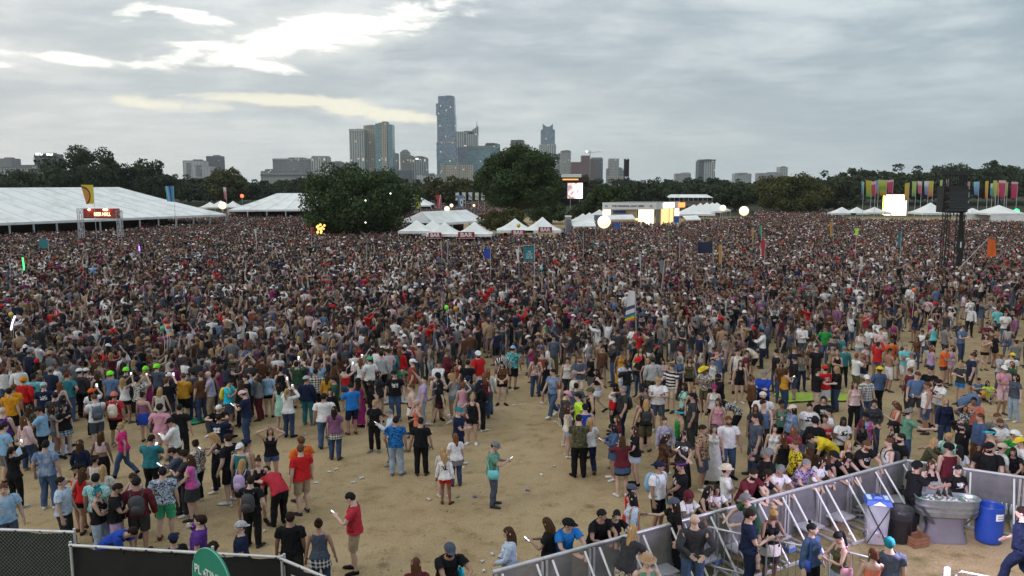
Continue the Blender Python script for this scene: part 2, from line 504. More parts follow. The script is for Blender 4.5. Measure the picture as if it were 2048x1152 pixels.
class Template:
 """vertices, triangles, bone weights and per-face features of one body at one level of detail"""

 def __init__(self, hi, J, sex, tris, cuts, smooth_w):
  n = len(hi.polygons) * 2
  me = evaluated(hi, [('DECIMATE', {'ratio': min(1.0, tris / n)})])
  bm = bmesh.new()
  bm.from_mesh(me)
  if cuts:
   arm = {}
   for s, k in ((-1, 'L'), (1, 'R')):
    S0 = J['ua' + k]
    a = (J['fa' + k] - S0).normalized()
    for t in (.02, .17, .53):
     # only cut arm faces: well outside the trunk
     fs = [f for f in bm.faces if (f.calc_center_median() - S0).dot(a) > t - .08 and abs(f.calc_center_median().x) > J['uaR'].x - .03 + .25 * max(0, 1.4 - f.calc_center_median().z)]
     geo = list({e for f in fs for e in f.edges}) + fs + list({v for f in fs for v in f.verts})
     if t > .05:
      bmesh.ops.bisect_plane(bm, geom=geo, plane_co=S0 + a * t, plane_no=a)
   for z in (.085, .53, .74, .90, 1.02, 1.14, 1.33, 1.455):
    fs = [f for f in bm.faces if abs(f.calc_center_median().z - z) < .2 and abs(f.calc_center_median().x) < (.21 if z < 1.3 else .19)]
    geo = list({e for f in fs for e in f.edges}) + fs + list({v for f in fs for v in f.verts})
    bmesh.ops.bisect_plane(bm, geom=geo, plane_co=(0, 0, z), plane_no=(0, 0, 1))
  bmesh.ops.triangulate(bm, faces=bm.faces)
  bmesh.ops.recalc_face_normals(bm, faces=bm.faces)
  bm.to_mesh(me)
  bm.free()
  me.update()
  nv = len(me.vertices)
  V = np.empty(nv * 3, np.float32)
  me.vertices.foreach_get('co', V)
  self.V = V = V.reshape(-1, 3).astype(np.float64)
  NN = np.empty(nv * 3, np.float32)
  me.vertices.foreach_get('normal', NN)
  self.N = NN.reshape(-1, 3).astype(np.float64)
  F = np.empty(len(me.polygons) * 3, np.int32)
  me.loops.foreach_get('vertex_index', F)
  self.F = F = F.reshape(-1, 3)
  self.J, self.sex = J, sex
  # bone labels
  seg = {'pelvis': (Vector((0, 0, .90)), Vector((0, 0, 1.03)), .14), 'spine': (Vector((0, 0, 1.05)), Vector((0, 0, 1.18)), .135), 'chest': (Vector((0, 0, 1.2)), Vector((0, 0, 1.39)), .135), 'neck': (J['neck'], Vector((0, 0, 1.51)), .055), 'head': (Vector((0, .0, 1.56)), Vector((0, 0, 1.7)), .085)}
  for k in 'LR':
   seg['ua' + k] = (J['ua' + k], J['fa' + k], .045)
   seg['fa' + k] = (J['fa' + k], J['ha' + k], .036)
   a = (J['fa' + k] - J['ua' + k]).normalized()
   seg['ha' + k] = (J['ha' + k] + a * .01, J['ha' + k] + a * .16, .03)
   seg['th' + k] = (J['th' + k] + Vector((0, 0, -.03)), J['sh' + k], .075)
   seg['sh' + k] = (J['sh' + k], J['ft' + k], .045)
   s = -1 if k == 'L' else 1
   seg['ft' + k] = (Vector((s * .105, -.03, .03)), Vector((s * .115, .15, .03)), .035)
  D = []
  for b in BONES:
   p, q, r = seg[b]
   p, q = np.array(p), np.array(q)
   d = q - p
   t = np.clip((V - p) @ d / (d @ d), 0, 1)
   D.append(np.linalg.norm(V - (p + t[:, None] * d), axis=1) - r)
  lab = np.argmin(np.array(D), axis=0)
  Wt = np.zeros((nv, len(BONES)))
  Wt[np.arange(nv), lab] = 1
  E = np.concatenate([F[:, [0, 1]], F[:, [1, 2]], F[:, [2, 0]]])
  E = np.concatenate([E, E[:, ::-1]])
  deg = np.bincount(E[:, 0], minlength=nv).astype(float)
  for _ in range(smooth_w):
   acc = np.stack([np.bincount(E[:, 0], weights=Wt[E[:, 1], j], minlength=nv) for j in range(len(BONES))], 1)
   Wt = .4 * Wt + .6 * acc / np.maximum(deg, 1)[:, None]
  self.W = Wt / Wt.sum(1, keepdims=True)
  self.lab = lab
  # per-vertex region features
  chain = np.array([0, 0, 0, 0, 3, 1, 1, 1, 1, 1, 1, 2, 2, 2, 2, 2, 2])[lab]
  self.chain = chain
  s_arm = np.zeros(nv)
  for s, k in ((-1, 'L'), (1, 'R')):
   S0 = np.array(J['ua' + k])
   a = np.array((J['fa' + k] - J['ua' + k]).normalized())
   sel = (V[:, 0] * s > 0)
   s_arm[sel] = (V[sel] - S0) @ a
  self.s = s_arm
  fc = V[F].mean(1)
  self.fc, self.fs = fc, s_arm[F].mean(1)
  # a face counts as arm, leg or head by the majority of its corners
  ch = chain[F]
  self.fch = np.where(ch[:, 0] == ch[:, 1], ch[:, 0], np.where(ch[:, 1] == ch[:, 2], ch[:, 1], ch[:, 2]))
  self.cache = {}
  bpy.data.meshes.remove(me)

 # garment masks on faces
 def mask(self, kind):
  x, z, s, c = np.abs(self.fc[:, 0]), self.fc[:, 2], self.fs, self.fch
  y = self.fc[:, 1]
  trunk = (c == 0) | ((c == 2) & (z > .74))
  hem = .90
  if kind in ('tee', 'long'):
   return (trunk & (z > hem) & (z < 1.455 + (y < 0) * .015)) | ((c == 1) & (s < (.17 if kind == 'tee' else .53)))
  if kind in ('tank', 'crop', 'dress'):
   lo = {'tank': hem, 'crop': 1.14, 'dress': 1.0}[kind]
   return trunk & (z > lo) & (z < 1.455) & ~((z > 1.33) & ((x > self.J['uaR'].x - .045) | ((y > 0) & (x < .045) & (z > 1.36)) | (z > 1.425)))
  if kind == 'strap':
   return trunk & (z > 1.02) & (z < 1.33)
  legs = (c == 2) | ((c == 0) & (z < 1.02))
  if kind in ('shorts', 'hot', 'pants'):
   lo = {'shorts': .53, 'hot': .74, 'pants': .085}[kind]
   return legs & (z > lo) & (z < 1.02)
  if kind == 'shoe':
   return (c == 2) & (z < .085)
  if kind == 'beard':
   return (c == 3) & (z < 1.592) & (y > .0) & ~((z > 1.565) & (z < 1.585) & (x < .02) & (y > .08))
  raise KeyError(kind)

 def garment(self, kind):
  if kind in self.cache:
   return self.cache[kind]
  V, N = self.V, self.N
  z = V[:, 2]
  body = np.clip((1.30 - z) / .4, 0, 1)
  ph = np.sin(V[:, 0] * 37 + z * 21) * np.sin(V[:, 1] * 31 - z * 33)
  if kind in ('tee', 'long'):
   off = .018 + .028 * body * (self.chain != 1) + np.where(self.chain == 1, np.clip(self.s / .17, 0, 1) * (.014 if kind == 'tee' else .008), 0) + .008 * ph
  elif kind in ('tank', 'crop', 'dress'):
   off = .012 + .012 * body + .002 * ph
  elif kind == 'strap':
   off = .012 + .01 * body
  elif kind == 'shorts':
   off = .010 + .024 * np.clip((1.0 - z) / .45, 0, 1) + .003 * ph
  elif kind == 'hot':
   off = .009 + .008 * np.clip((1.0 - z) / .25, 0, 1)
  elif kind == 'pants':
   off = .013 + .012 * np.clip((.95 - z) / .3, 0, 1) + .010 * np.clip((.3 - z) / .2, 0, 1) + .007 * ph
  elif kind == 'shoe':
   off = np.full(len(V), .009)
  else:
   off = np.full(len(V), .008)
  P = V + N * off[:, None]
  if kind == 'shoe':
   P[:, 2] = np.maximum(P[:, 2], 0.0)
   P[:, 1] = np.where(P[:, 1] > .1, P[:, 1] + .012, P[:, 1])
  m = self.mask(kind)
  if kind == 'shoe':
   out = []
   for s in (-1, 1):
    out.append(self._sub(P, m & (self.fc[:, 0] * s > 0)))
   self.cache[kind] = out
  else:
   self.cache[kind] = self._sub(P, m)
  return self.cache[kind]

 def _sub(self, P, m):
  F = self.F[m]
  u, inv = np.unique(F, return_inverse=True)
  return P[u], inv.reshape(-1, 3).astype(np.int32), self.V[u], self.W[u]


def skirt(J, sex, top, bot, flare):
 n, rows = 26, 7
 rx, ry = (.158, .115) if sex == 'm' else (.163, .118)
 V, F, Wt = [], [], []
 for i in range(rows):
  t = i / (rows - 1)
  z = top + (bot - top) * t
  g = 1.0 + flare * t + .16 * min(1, t * 3)
  for k in range(n):
   a = 2 * math.pi * k / n
   wv = 1 + .035 * t * math.sin(a * 7 + 1.3)
   V.append((rx * g * wv * math.cos(a), ry * g * 1.05 * wv * math.sin(a) - .004, z))
   w = np.zeros(len(BONES))
   lg = min(.75, max(0, (.95 - z) / .35))
   sd = .5 + .5 * max(-1, min(1, math.cos(a) * 1.4))
   w[BI['pelvis']] = 1 - lg
   low = max(0, min(1, (.5 - z) / .2))
   w[BI['thR']], w[BI['thL']] = lg * sd * (1 - low), lg * (1 - sd) * (1 - low)
   w[BI['shR']], w[BI['shL']] = lg * sd * low, lg * (1 - sd) * low
   Wt.append(w)
 for i in range(rows - 1):
  for k in range(n):
   k2 = (k + 1) % n
   a, b, c, d = i * n + k, i * n + k2, (i + 1) * n + k2, (i + 1) * n + k
   F += [(a, d, c), (a, c, b)]
 V = np.array(V)
 return V, np.array(F, np.int32), V.copy(), np.array(Wt)


def head_w(V):
 w = np.zeros((len(V), len(BONES)))
 low = np.clip((1.52 - V[:, 2]) / .12, 0, .8)
 w[:, BI['head']] = 1 - low
 w[:, BI['chest']] = low
 return w


def hair_mesh(style, seed, n=22):
 rs = np.random.default_rng(seed)
 c = np.array((0, -.006, 1.652))
 rad = np.array((.0815, .102, .104))
 if style == 'curly':
  rad = rad * 1.18
 V, F = [(0, c[1], c[2] + rad[2])], []
 rows = 9
 ns = rs.normal(0, 1, (rows + 1, n))
 for i in range(1, rows + 1):
  for k in range(n):
   a = 2 * math.pi * k / n
   fr = math.cos(a)          # 1 at the forehead, -1 at the nape
   tmax = 1.20 + .30 * (1 - fr) * .5 + .85 * max(0, -fr) ** .7 + .42 * (1 - abs(fr)) ** .6 + .05 * ns[0, k]
   ln = 0
   if style in ('long', 'longwavy') and fr < .42:
    ln = (.26 if style == 'long' else .2) + .06 * (-fr)
   if style == 'bob' and fr < .45:
    ln = .10
   tt = tmax * i / rows if not ln else None
   if ln:
    prof = 1.5 + ln / .1
    q = prof * i / rows
    th = min(q, 1.5)
    drop = max(0, q - 1.5) * .1
   else:
    th, drop = tt, 0
   r = 1 + .03 * ns[i, k] + .035 * (i % 2) * (style == 'short') + (.05 * ns[i, k] if style in ('curly', 'longwavy') else 0)
   p = np.array((math.sin(a) * math.sin(th) * rad[0], math.cos(a) * math.sin(th) * rad[1], math.cos(th) * rad[2])) * r + c
   if drop:
    p[2] -= drop
    p[1] -= .02 * min(1, drop / .1) * (fr < 0)
    p[0] *= 1 + .1 * min(1, drop / .15)
   V.append(tuple(p))
 for k in range(n):
  F.append((0, 1 + k, 1 + (k + 1) % n))
 for i in range(rows - 1):
  for k in range(n):
   a, b = 1 + i * n + k, 1 + i * n + (k + 1) % n
   F += [(a, a + n, b + n), (a, b + n, b)]
 extra = MB()
 if style == 'bun':
  extra.ball((0, -.085, 1.745), .045, 10)
 if style == 'topbun':
  extra.ball((0, -.045, 1.785), .038, 10)
 if style == 'pony':
  extra.tube([(0, -.1, 1.7), (0, -.15, 1.66), (0, -.155, 1.56), (0, -.135, 1.42), (0, -.125, 1.36)], [.025, .034, .036, .026, .006], 8)
 if extra.v:
  o = len(V)
  V += extra.v
  for f in extra.f:
   for j in range(1, len(f) - 1):
    F.append((f[0] + o, f[j] + o, f[j + 1] + o))
 V = np.array(V, float)
 return V, np.array(F, np.int32), V.copy(), head_w(V)


def hat_mesh(kind):
 m = MB()
 c = (0, -.006, 1.652)
 prof = lambda t0, k: [(math.sin(t) * k + 1e-4, math.cos(t) * k * 1.03) for t in np.linspace(0, t0, 7)]

 def dome(t0, k, zs=1.0):
  m.lathe([(r, z * zs) for r, z in prof(t0, k)], 18, 0, c, .9, 1.12)
 if kind in ('cap', 'capback', 'visor'):
  if kind != 'visor':
   dome(1.42, .111)
  else:
   m.lathe([(.101, .0), (.104, .03), (.102, .05)], 18, 0, (0, -.006, 1.655), .9, 1.1)
  s = -1 if kind == 'capback' else 1
  vs, fs = [], []
  nn = 9
  for i in range(nn):
   a = -1.15 + 2.3 * i / (nn - 1)
   vs.append((math.sin(a) * .09, s * (math.cos(a) * .108) - .006, 1.672))
   vs.append((math.sin(a) * .085, s * (math.cos(a) * .11 + .075 * math.cos(a * 1.2)) - .006, 1.66 - .012))
  for i in range(nn - 1):
   fs.append((2 * i, 2 * i + 1, 2 * i + 3, 2 * i + 2))
  m.add(vs, fs, 0, True)
 elif kind in ('straw', 'fedora', 'cowboy'):
  m.lathe([(1e-4, .13), (.065, .127), (.094, .11), (.106, .03), (.107, .015)], 18, 0, c, .92, 1.12)
  n, vs, fs = 24, [], []
  w = {'straw': .18, 'fedora': .155, 'cowboy': .185}[kind]
  for k in range(n):
   a = 2 * math.pi * k / n
   vs.append((math.cos(a) * .092, math.sin(a) * .112 - .006, 1.674))
   up = (.05 if kind == 'cowboy' else .018) * math.cos(a) ** 2 - .012
   vs.append((math.cos(a) * w * .95, math.sin(a) * w * 1.08 - .006, 1.674 + up))
  for k in range(n):
   k2 = (k + 1) % n
   fs.append((2 * k, 2 * k + 1, 2 * k2 + 1, 2 * k2))
  m.add(vs, fs, 0, True)
 elif kind == 'beanie':
  dome(1.72, .112, 1.04)
 elif kind == 'band':
  m.lathe([(.1, .02), (.104, .03), (.104, .06), (.098, .07)], 18, 0, (0, -.006, 1.655), .9, 1.1)
 elif kind == 'bow':
  for s in (-1, 1):
   m.ball((s * .045, -.02, 1.775), .04, 8, 0, .8)
 F = []
 for f in m.f:
  for j in range(1, len(f) - 1):
   F.append((f[0], f[j], f[j + 1]))
 V = np.array(m.v, float)
 w = np.zeros((len(V), len(BONES)))
 w[:, BI['head']] = 1
 return V, np.array(F, np.int32), V.copy(), w


# ------------------------------------------------------------------ posing
def frame(a, n):
 a = a.normalized()
 n = (n - a * n.dot(a)).normalized()
 return Matrix((a, n, a.cross(n))).transposed()


def ik(p0, target, l1, l2, pole):
 d = target - p0
 L = min(d.length, (l1 + l2) * .995)
 L = max(L, abs(l1 - l2) + .02)
 u = d.normalized() if d.length > 1e-6 else Vector((0, 0, -1))
 x = (l1 * l1 - l2 * l2 + L * L) / (2 * L)
 h = math.sqrt(max(1e-9, l1 * l1 - x * x))
 pp = pole - u * pole.dot(u)
 pp = pp.normalized() if pp.length > 1e-6 else Vector((1, 0, 0))
 return p0 + u * x + pp * h, p0 + u * L


ARM = {   # wrist (outward, forward, up) and elbow pole
 'down': ((.27, .07, .87), (.6, -1, .1)), 'phone': ((.06, .31, 1.22), (1, -.3, -.9)), 'film': ((.07, .36, 1.62), (1, .1, -1)), 'up': ((.2, .12, 1.98), (1, -.2, 0)),
 'hip': ((.19, .07, 1.02), (1, -.6, 0)), 'crossA': ((-.09, .21, 1.2), (1, -.1, -.7)), 'crossB': ((-.07, .24, 1.15), (1, -.1, -.7)), 'head': ((.11, .03, 1.68), (1, .3, .2)),
 'cup': ((.13, .3, 1.2), (.8, -.5, -.9)), 'drink': ((.05, .2, 1.5), (1, .1, -.6)), 'reach': ((.3, .5, 1.25), (.5, 0, -1)), 'lean': ((.12, .40, 1.10), (1, -.2, -.2)),
 'front': ((.03, .25, 1.0), (1, -.4, -.4)), 'clap': ((.04, .32, 1.35), (1, -.2, -1)), 'hug': ((.05, .38, 1.3), (1, 0, -.6)), 'knee': ((.16, .42, .55), (1, 0, -.4)),
 'back': ((.12, -.16, .98), (1, -.5, 0)), 'high': ((.1, .3, 1.9), (1, 0, -.5)), 'swingf': ((.24, .28, .95), (.5, -1, 0)), 'swingb': ((.26, -.16, .9), (.5, -1, 0)), 'low': ((.12, .42, .5), (1, -.2, .3))}
POSE = {  # left arm, right arm, pelvis pitch, spine pitch, head pitch, legs
 'stand': ('down', 'down', 0, 0, 0, 's'), 'phone': ('phone', 'phone', 0, 4, 24, 's'), 'phone1': ('phone', 'down', 0, 3, 24, 's'), 'film': ('film', 'film', 0, -4, -6, 's'), 'film1': ('down', 'film', 0, -3, -6, 's'),
 'up': ('up', 'up', 0, -4, -8, 's'), 'up1': ('down', 'high', 0, -4, -6, 's'), 'hips': ('hip', 'hip', 0, 0, 0, 's'), 'hips1': ('down', 'hip', 0, 0, 0, 's'), 'cross': ('crossA', 'crossB', 0, 1, 2, 's'),
 'hhead': ('head', 'head', 0, -2, -4, 's'), 'cup': ('down', 'cup', 0, 0, 4, 's'), 'drink': ('down', 'drink', 0, -3, -10, 's'), 'walk': ('swingb', 'swingf', 2, 2, 2, 'w'), 'lean': ('lean', 'lean', 8, 16, 2, 'b'),
 'bend': ('low', 'low', 34, 42, 20, 's'), 'sit': ('knee', 'knee', -8, 14, 4, 'sit'), 'hug': ('hug', 'hug', 0, 3, 0, 's'), 'talk': ('down', 'phone', 0, 0, 0, 's'), 'front': ('front', 'front', 0, 2, 8, 's'),
 'clap': ('clap', 'clap', 0, 0, 0, 's'), 'reach': ('down', 'reach', 2, 6, 0, 's'), 'back': ('back', 'back', 0, 0, 0, 's'), 'kneel': ('front', 'front', 4, 18, 16, 'sit')}


def pose_mats(J, pose, rs, turn=0.0, look=0.0):
 aL, aR, pp, sp, hp, legs = POSE[pose]
 j = lambda k=1.0: rs.normal(0, k)
 Mt = {}
 shift = Vector((j(.012), 0, 0))
 pel = J['pelvis'] + shift
 drop = 0.0
 if legs == 'sit':
  drop = -.80
 elif legs == 'w':
  drop = -.03
 elif pose == 'bend':
  pel = pel + Vector((0, -.12, 0))
 elif legs == 'b':
  pel = pel + Vector((0, -.10, 0))
 pel = pel + Vector((0, 0, drop - .004))

 def rot(x=0, y=0, z=0):
  return (Matrix.Rotation(R(z), 3, 'Z') @ Matrix.Rotation(R(y), 3, 'Y') @ Matrix.Rotation(R(-x), 3, 'X'))

 def xf(Rm, j_rest, j_new):
  M = Rm.to_4x4()
  M.translation = j_new - Rm @ j_rest
  return M
 hipt = j(2.0)
 Rp = rot(pp, hipt, 0)
 Mt['pelvis'] = xf(Rp, J['pelvis'], pel)
 Rs = Rp @ rot(sp * .5 + j(1.5), -hipt * .7, turn * .4)
 Mt['spine'] = xf(Rs, J['spine'], Mt['pelvis'] @ J['spine'])
 Rc = Rs @ rot(sp * .5, -hipt * .3, turn * .6 + j(3))
 Mt['chest'] = xf(Rc, J['chest'], Mt['spine'] @ J['chest'])
 keep = -(pp + sp) * .55
 Rn = Rc @ rot(hp * .4 + keep * .5, j(2), look * .4)
 Mt['neck'] = xf(Rn, J['neck'], Mt['chest'] @ J['neck'])
 Rh = Rn @ rot(hp * .6 + keep * .5 + j(3), j(3), look * .6)
 Mt['head'] = xf(Rh, J['head'], Mt['neck'] @ J['head'])
 base = Vector((0, 0, drop)) if legs == 'sit' else Vector((0, 0, 0))
 hands = {}
 for s, k, an in ((-1, 'L', aL), (1, 'R', aR)):
  (wx, wy, wz), (ex, ey, ez) = ARM[an]
  S0 = Mt['chest'] @ J['ua' + k]
  if sp + pp < 12 or an in ('lean', 'low'):
   tg = Vector((s * wx, wy, wz))
  else:
   tg = Mt['chest'] @ Vector((s * wx, wy, wz)) - base if legs != 'sit' else Vector((s * wx, wy, wz))
  tg = tg + Vector((j(.02), j(.025), j(.02)))
  pole = Vector((s * ex, ey, ez))
  l1, l2 = (J['fa' + k] - J['ua' + k]).length, (J['ha' + k] - J['fa' + k]).length
  E, Wp = ik(S0, tg, l1, l2, pole)
  a0 = (J['fa' + k] - J['ua' + k]).normalized()
  n0 = a0.cross(Vector((0, 1, 0)))
  up, fo = (E - S0).normalized(), (Wp - E).normalized()
  n1 = up.cross(fo)
  if n1.length < 1e-3:
   n1 = up.cross(Vector((0, 1, 0)))
  B0 = frame(a0, n0)
  Ru, Rf = frame(up, n1) @ B0.transposed(), frame(fo, n1) @ B0.transposed()
  Mt['ua' + k] = xf(Ru, J['ua' + k], S0)
  Mt['fa' + k] = xf(Rf, J['fa' + k], E)
  Mt['ha' + k] = xf(Rf, J['ha' + k], Wp)
  hands[k] = (Wp + fo * .09, fo)
 for s, k in ((-1, 'L'), (1, 'R')):
  H = Mt['pelvis'] @ J['th' + k]
  wd = .1 + abs(j(.02))
  fy = j(.03)
  foot_pitch, toe = 0, s * -(8 + abs(j(6)))
  tg = Vector((s * wd + shift.x * .3, fy, J['ft' + k].z))
  pole = Vector((s * .12, 1, 0))
  if legs == 'w':
   f = 1 if s < 0 else -1
   tg = Vector((s * .085, .27 if f > 0 else -.30, .10 if f > 0 else .16))
   foot_pitch = 12 if f > 0 else -32
   toe = s * -4
  elif legs == 'sit':
   tg = Vector((s * .16, .46, .085))
   pole = Vector((s * .5, .1, 1))
  elif legs == 'b':
   tg = Vector((s * .11, -.12 + j(.04), J['ft' + k].z))
  l1, l2 = (J['sh' + k] - J['th' + k]).length, (J['ft' + k] - J['sh' + k]).length
  K, A = ik(H, tg, l1, l2, pole)
  t0 = (J['sh' + k] - J['th' + k]).normalized()
  n0 = t0.cross(Vector((0, -1, 0)))
  th, sn = (K - H).normalized(), (A - K).normalized()
  n1 = th.cross(sn)
  if n1.length < 1e-3:
   n1 = th.cross(Vector((0, -1, 0)))
  s0 = (J['ft' + k] - J['sh' + k]).normalized()
  Mt['th' + k] = xf(frame(th, n1) @ frame(t0, n0).transposed(), J['th' + k], H)
  Mt['sh' + k] = xf(frame(sn, n1) @ frame(s0, n0).transposed(), J['sh' + k], K)
  Rft = Matrix.Rotation(R(toe), 3, 'Z') @ Matrix.Rotation(R(foot_pitch), 3, 'X')
  Mt['ft' + k] = xf(Rft, J['ft' + k], A)
 M = np.array([np.array(Mt[b]) for b in BONES])
 return M, Mt, hands


def lbs(P, Wt, M):
 A = np.einsum('vb,bij->vij', Wt, M[:, :3, :])
 return np.einsum('vij,vj->vi', A[:, :, :3], P) + A[:, :, 3]


TPL = {}
for sx_ in 'mf':
 raw, JJ = rest_body(sx_)
 hi = evaluated(raw, [('REMESH', {'mode': 'VOXEL', 'voxel_size': .009}), ('SMOOTH', {'factor': .5, 'iterations': 2})])
 for lod, tr, cuts, sm in (('near', 5200, True, 4), ('mid', 1900, True, 2), ('far', 520, False, 1)):
  TPL[sx_, lod] = Template(hi, JJ, sx_, tr, cuts, sm)
 TPL[sx_, 'skirt'] = skirt(JJ, sx_, 1.03, .56, .28)
 TPL[sx_, 'maxi'] = skirt(JJ, sx_, 1.03, .14, .45)
 TPL[sx_, 'mini'] = skirt(JJ, sx_, 1.03, .66, .14)
 TPL[sx_, 'wrap'] = skirt(JJ, sx_, 1.0, .72, .2)
 bpy.data.meshes.remove(raw)
 bpy.data.meshes.remove(hi)
HAIR = {(st, i): hair_mesh(st, i * 7 + 3) for st in ('short', 'long', 'longwavy', 'bob', 'bun', 'topbun', 'pony', 'curly') for i in range(3)}
HAT = {k: hat_mesh(k) for k in ('cap', 'capback', 'visor', 'straw', 'fedora', 'cowboy', 'beanie', 'band', 'bow')}
# ------------------------------------------------------------------ ground
def ground():
 m, nt, b = principled('dry_field')
 g = nd(nt, 'ShaderNodeNewGeometry')
 P = g.outputs['Position']
 sp = nd(nt, 'ShaderNodeSeparateXYZ', None, Vector=P)
 nA = nd(nt, 'ShaderNodeTexNoise', None, Vector=P, Scale=.16, Detail=6.0, Roughness=.62).outputs['Fac']
 nB = nd(nt, 'ShaderNodeTexNoise', None, Vector=P, Scale=1.7, Detail=7.0, Roughness=.66).outputs['Fac']
 nC = nd(nt, 'ShaderNodeTexNoise', None, Vector=P, Scale=22.0, Detail=4.0, Roughness=.7).outputs['Fac']
 nS = nd(nt, 'ShaderNodeTexNoise', None, Vector=P, Scale=.62, Detail=4.0, Roughness=.6, Distortion=.6).outputs['Fac']
 base = ramp(nt, nA, (.34, (.285, .20, .104)), (.5, (.355, .258, .14)), (.66, (.405, .302, .175)))
 base = mixc(nt, mth(nt, 'MULTIPLY', ramp(nt, nB, (.40, 0.), (.66, 1.)), .38), base, (.45, .355, .235))
 base = mixc(nt, mth(nt, 'MULTIPLY', ramp(nt, nB, (.30, 1.), (.46, 0.)), .45), base, (.13, .092, .045))
 grit = nd(nt, 'ShaderNodeMapRange', None, Value=nC, From_Min=.25, From_Max=.75, To_Min=.62, To_Max=1.38).outputs[0]
 base = nd(nt, 'ShaderNodeVectorMath', {'operation': 'SCALE'}, i0=base, Scale=grit).outputs[0]
 # darker trodden scraps, a few cm to half a metre
 base = mixc(nt, mth(nt, 'MULTIPLY', ramp(nt, nS, (.66, 0.), (.73, 1.)), .35), base, (.10, .075, .04))
 vo = nd(nt, 'ShaderNodeTexVoronoi', {'feature': 'F1'}, Vector=P, Scale=.55, Randomness=1.0).outputs['Distance']
 base = mixc(nt, mth(nt, 'MULTIPLY', ramp(nt, vo, (.03, 1.), (.11, 0.)), .55), base, (.085, .06, .03))
 # worn turf that still shows some green near the pit and beyond the field
 d1 = nd(nt, 'ShaderNodeVectorMath', {'operation': 'DISTANCE'}, i0=P, i1=(6.3, 15.2, 0)).outputs['Value']
 pit = ramp(nt, mth(nt, 'MULTIPLY_ADD', nB, -6.0, mth(nt, 'ADD', d1, 3.0)), (0.25, .85), (0.9, 0.))
 pit = nd(nt, 'ShaderNodeMapRange', None, Value=mth(nt, 'ADD', d1, mth(nt, 'MULTIPLY', nB, 6.0)), From_Min=5.0, From_Max=7.6, To_Min=.8, To_Max=0.0).outputs[0]
 turf = mixc(nt, nC, (.05, .06, .018), (.13, .12, .045))
 base = mixc(nt, pit, base, turf)
 far = nd(nt, 'ShaderNodeMapRange', None, Value=sp.outputs[1], From_Min=186, From_Max=205).outputs[0]
 base = mixc(nt, far, base, (.034, .04, .02))
 nt.links.new(base, b.inputs['Base Color'])
 b.inputs['Roughness'].default_value = .95
 b.inputs['Specular IOR Level'].default_value = .15
 h = mth(nt, 'ADD', mth(nt, 'MULTIPLY', nC, .35), nB)
 bp = nd(nt, 'ShaderNodeBump', None, Height=h, Strength=.8, Distance=.07)
 nt.links.new(bp.outputs[0], b.inputs['Normal'])
 n, ext = 90, 6000
 xs = np.concatenate([np.linspace(-ext, -320, 8), np.linspace(-300, 300, n), np.linspace(320, ext, 8)])
 ys = np.concatenate([np.linspace(-200, -10, 4), np.linspace(0, 330, n), np.linspace(380, 7000, 10)])
 XX, YY = np.meshgrid(xs, ys)
 V = np.stack([XX.ravel(), YY.ravel(), np.zeros(XX.size)], 1)
 nx, ny = len(xs), len(ys)
 I = np.arange(nx * ny).reshape(ny, nx)
 F = np.stack([I[:-1, :-1].ravel(), I[:-1, 1:].ravel(), I[1:, 1:].ravel(), I[1:, :-1].ravel()], 1)
 tag(link('ground', fast_mesh('ground', V, F, m)), kind='structure')


ground()

# ------------------------------------------------------------------ far skyline
def facade(name, wall, glass, fl=3.6, bay=3.2, wfrac=.62, hfrac=.6, lit=.02, rough=.35, strip=0.0, litcol=(1.0, .8, .5)):
 m, nt, b = principled(name)
 tc = nd(nt, 'ShaderNodeTexCoord')
 sp = nd(nt, 'ShaderNodeSeparateXYZ', None, Vector=tc.outputs['Object'])
 hx = mth(nt, 'ADD', sp.outputs[0], sp.outputs[1])
 u, v = mth(nt, 'DIVIDE', hx, bay), mth(nt, 'DIVIDE', sp.outputs[2], fl)
 fu, fv = mth(nt, 'FRACT', u), mth(nt, 'FRACT', v)
 win = mth(nt, 'MULTIPLY', mth(nt, 'LESS_THAN', fu, wfrac), mth(nt, 'LESS_THAN', fv, hfrac))
 cell = nd(nt, 'ShaderNodeCombineXYZ', None, X=mth(nt, 'FLOOR', u), Y=mth(nt, 'FLOOR', v))
 wn = nd(nt, 'ShaderNodeTexWhiteNoise', {'noise_dimensions': '2D'}, Vector=cell.outputs[0]).outputs['Value']
 big = nd(nt, 'ShaderNodeTexWhiteNoise', {'noise_dimensions': '1D'}, W=mth(nt, 'FLOOR', mth(nt, 'DIVIDE', hx, bay * 3))).outputs['Value']
 wcol = mixc(nt, mth(nt, 'MULTIPLY', big, .55), wall, tuple(c * .5 for c in wall))
 gcol = mixc(nt, wn, tuple(c * .7 for c in glass), tuple(min(1, c * 1.5) for c in glass))
 col = mixc(nt, win, wcol, gcol)
 nt.links.new(col, b.inputs['Base Color'])
 nt.links.new(nd(nt, 'ShaderNodeMapRange', None, Value=win, To_Min=.8, To_Max=rough).outputs[0], b.inputs['Roughness'])
 on = mth(nt, 'MULTIPLY', win, mth(nt, 'GREATER_THAN', wn, 1 - lit))
 b.inputs['Emission Color'].default_value = (*litcol, 1)
 nt.links.new(mth(nt, 'MULTIPLY', on, .55), b.inputs['Emission Strength'])
 return m


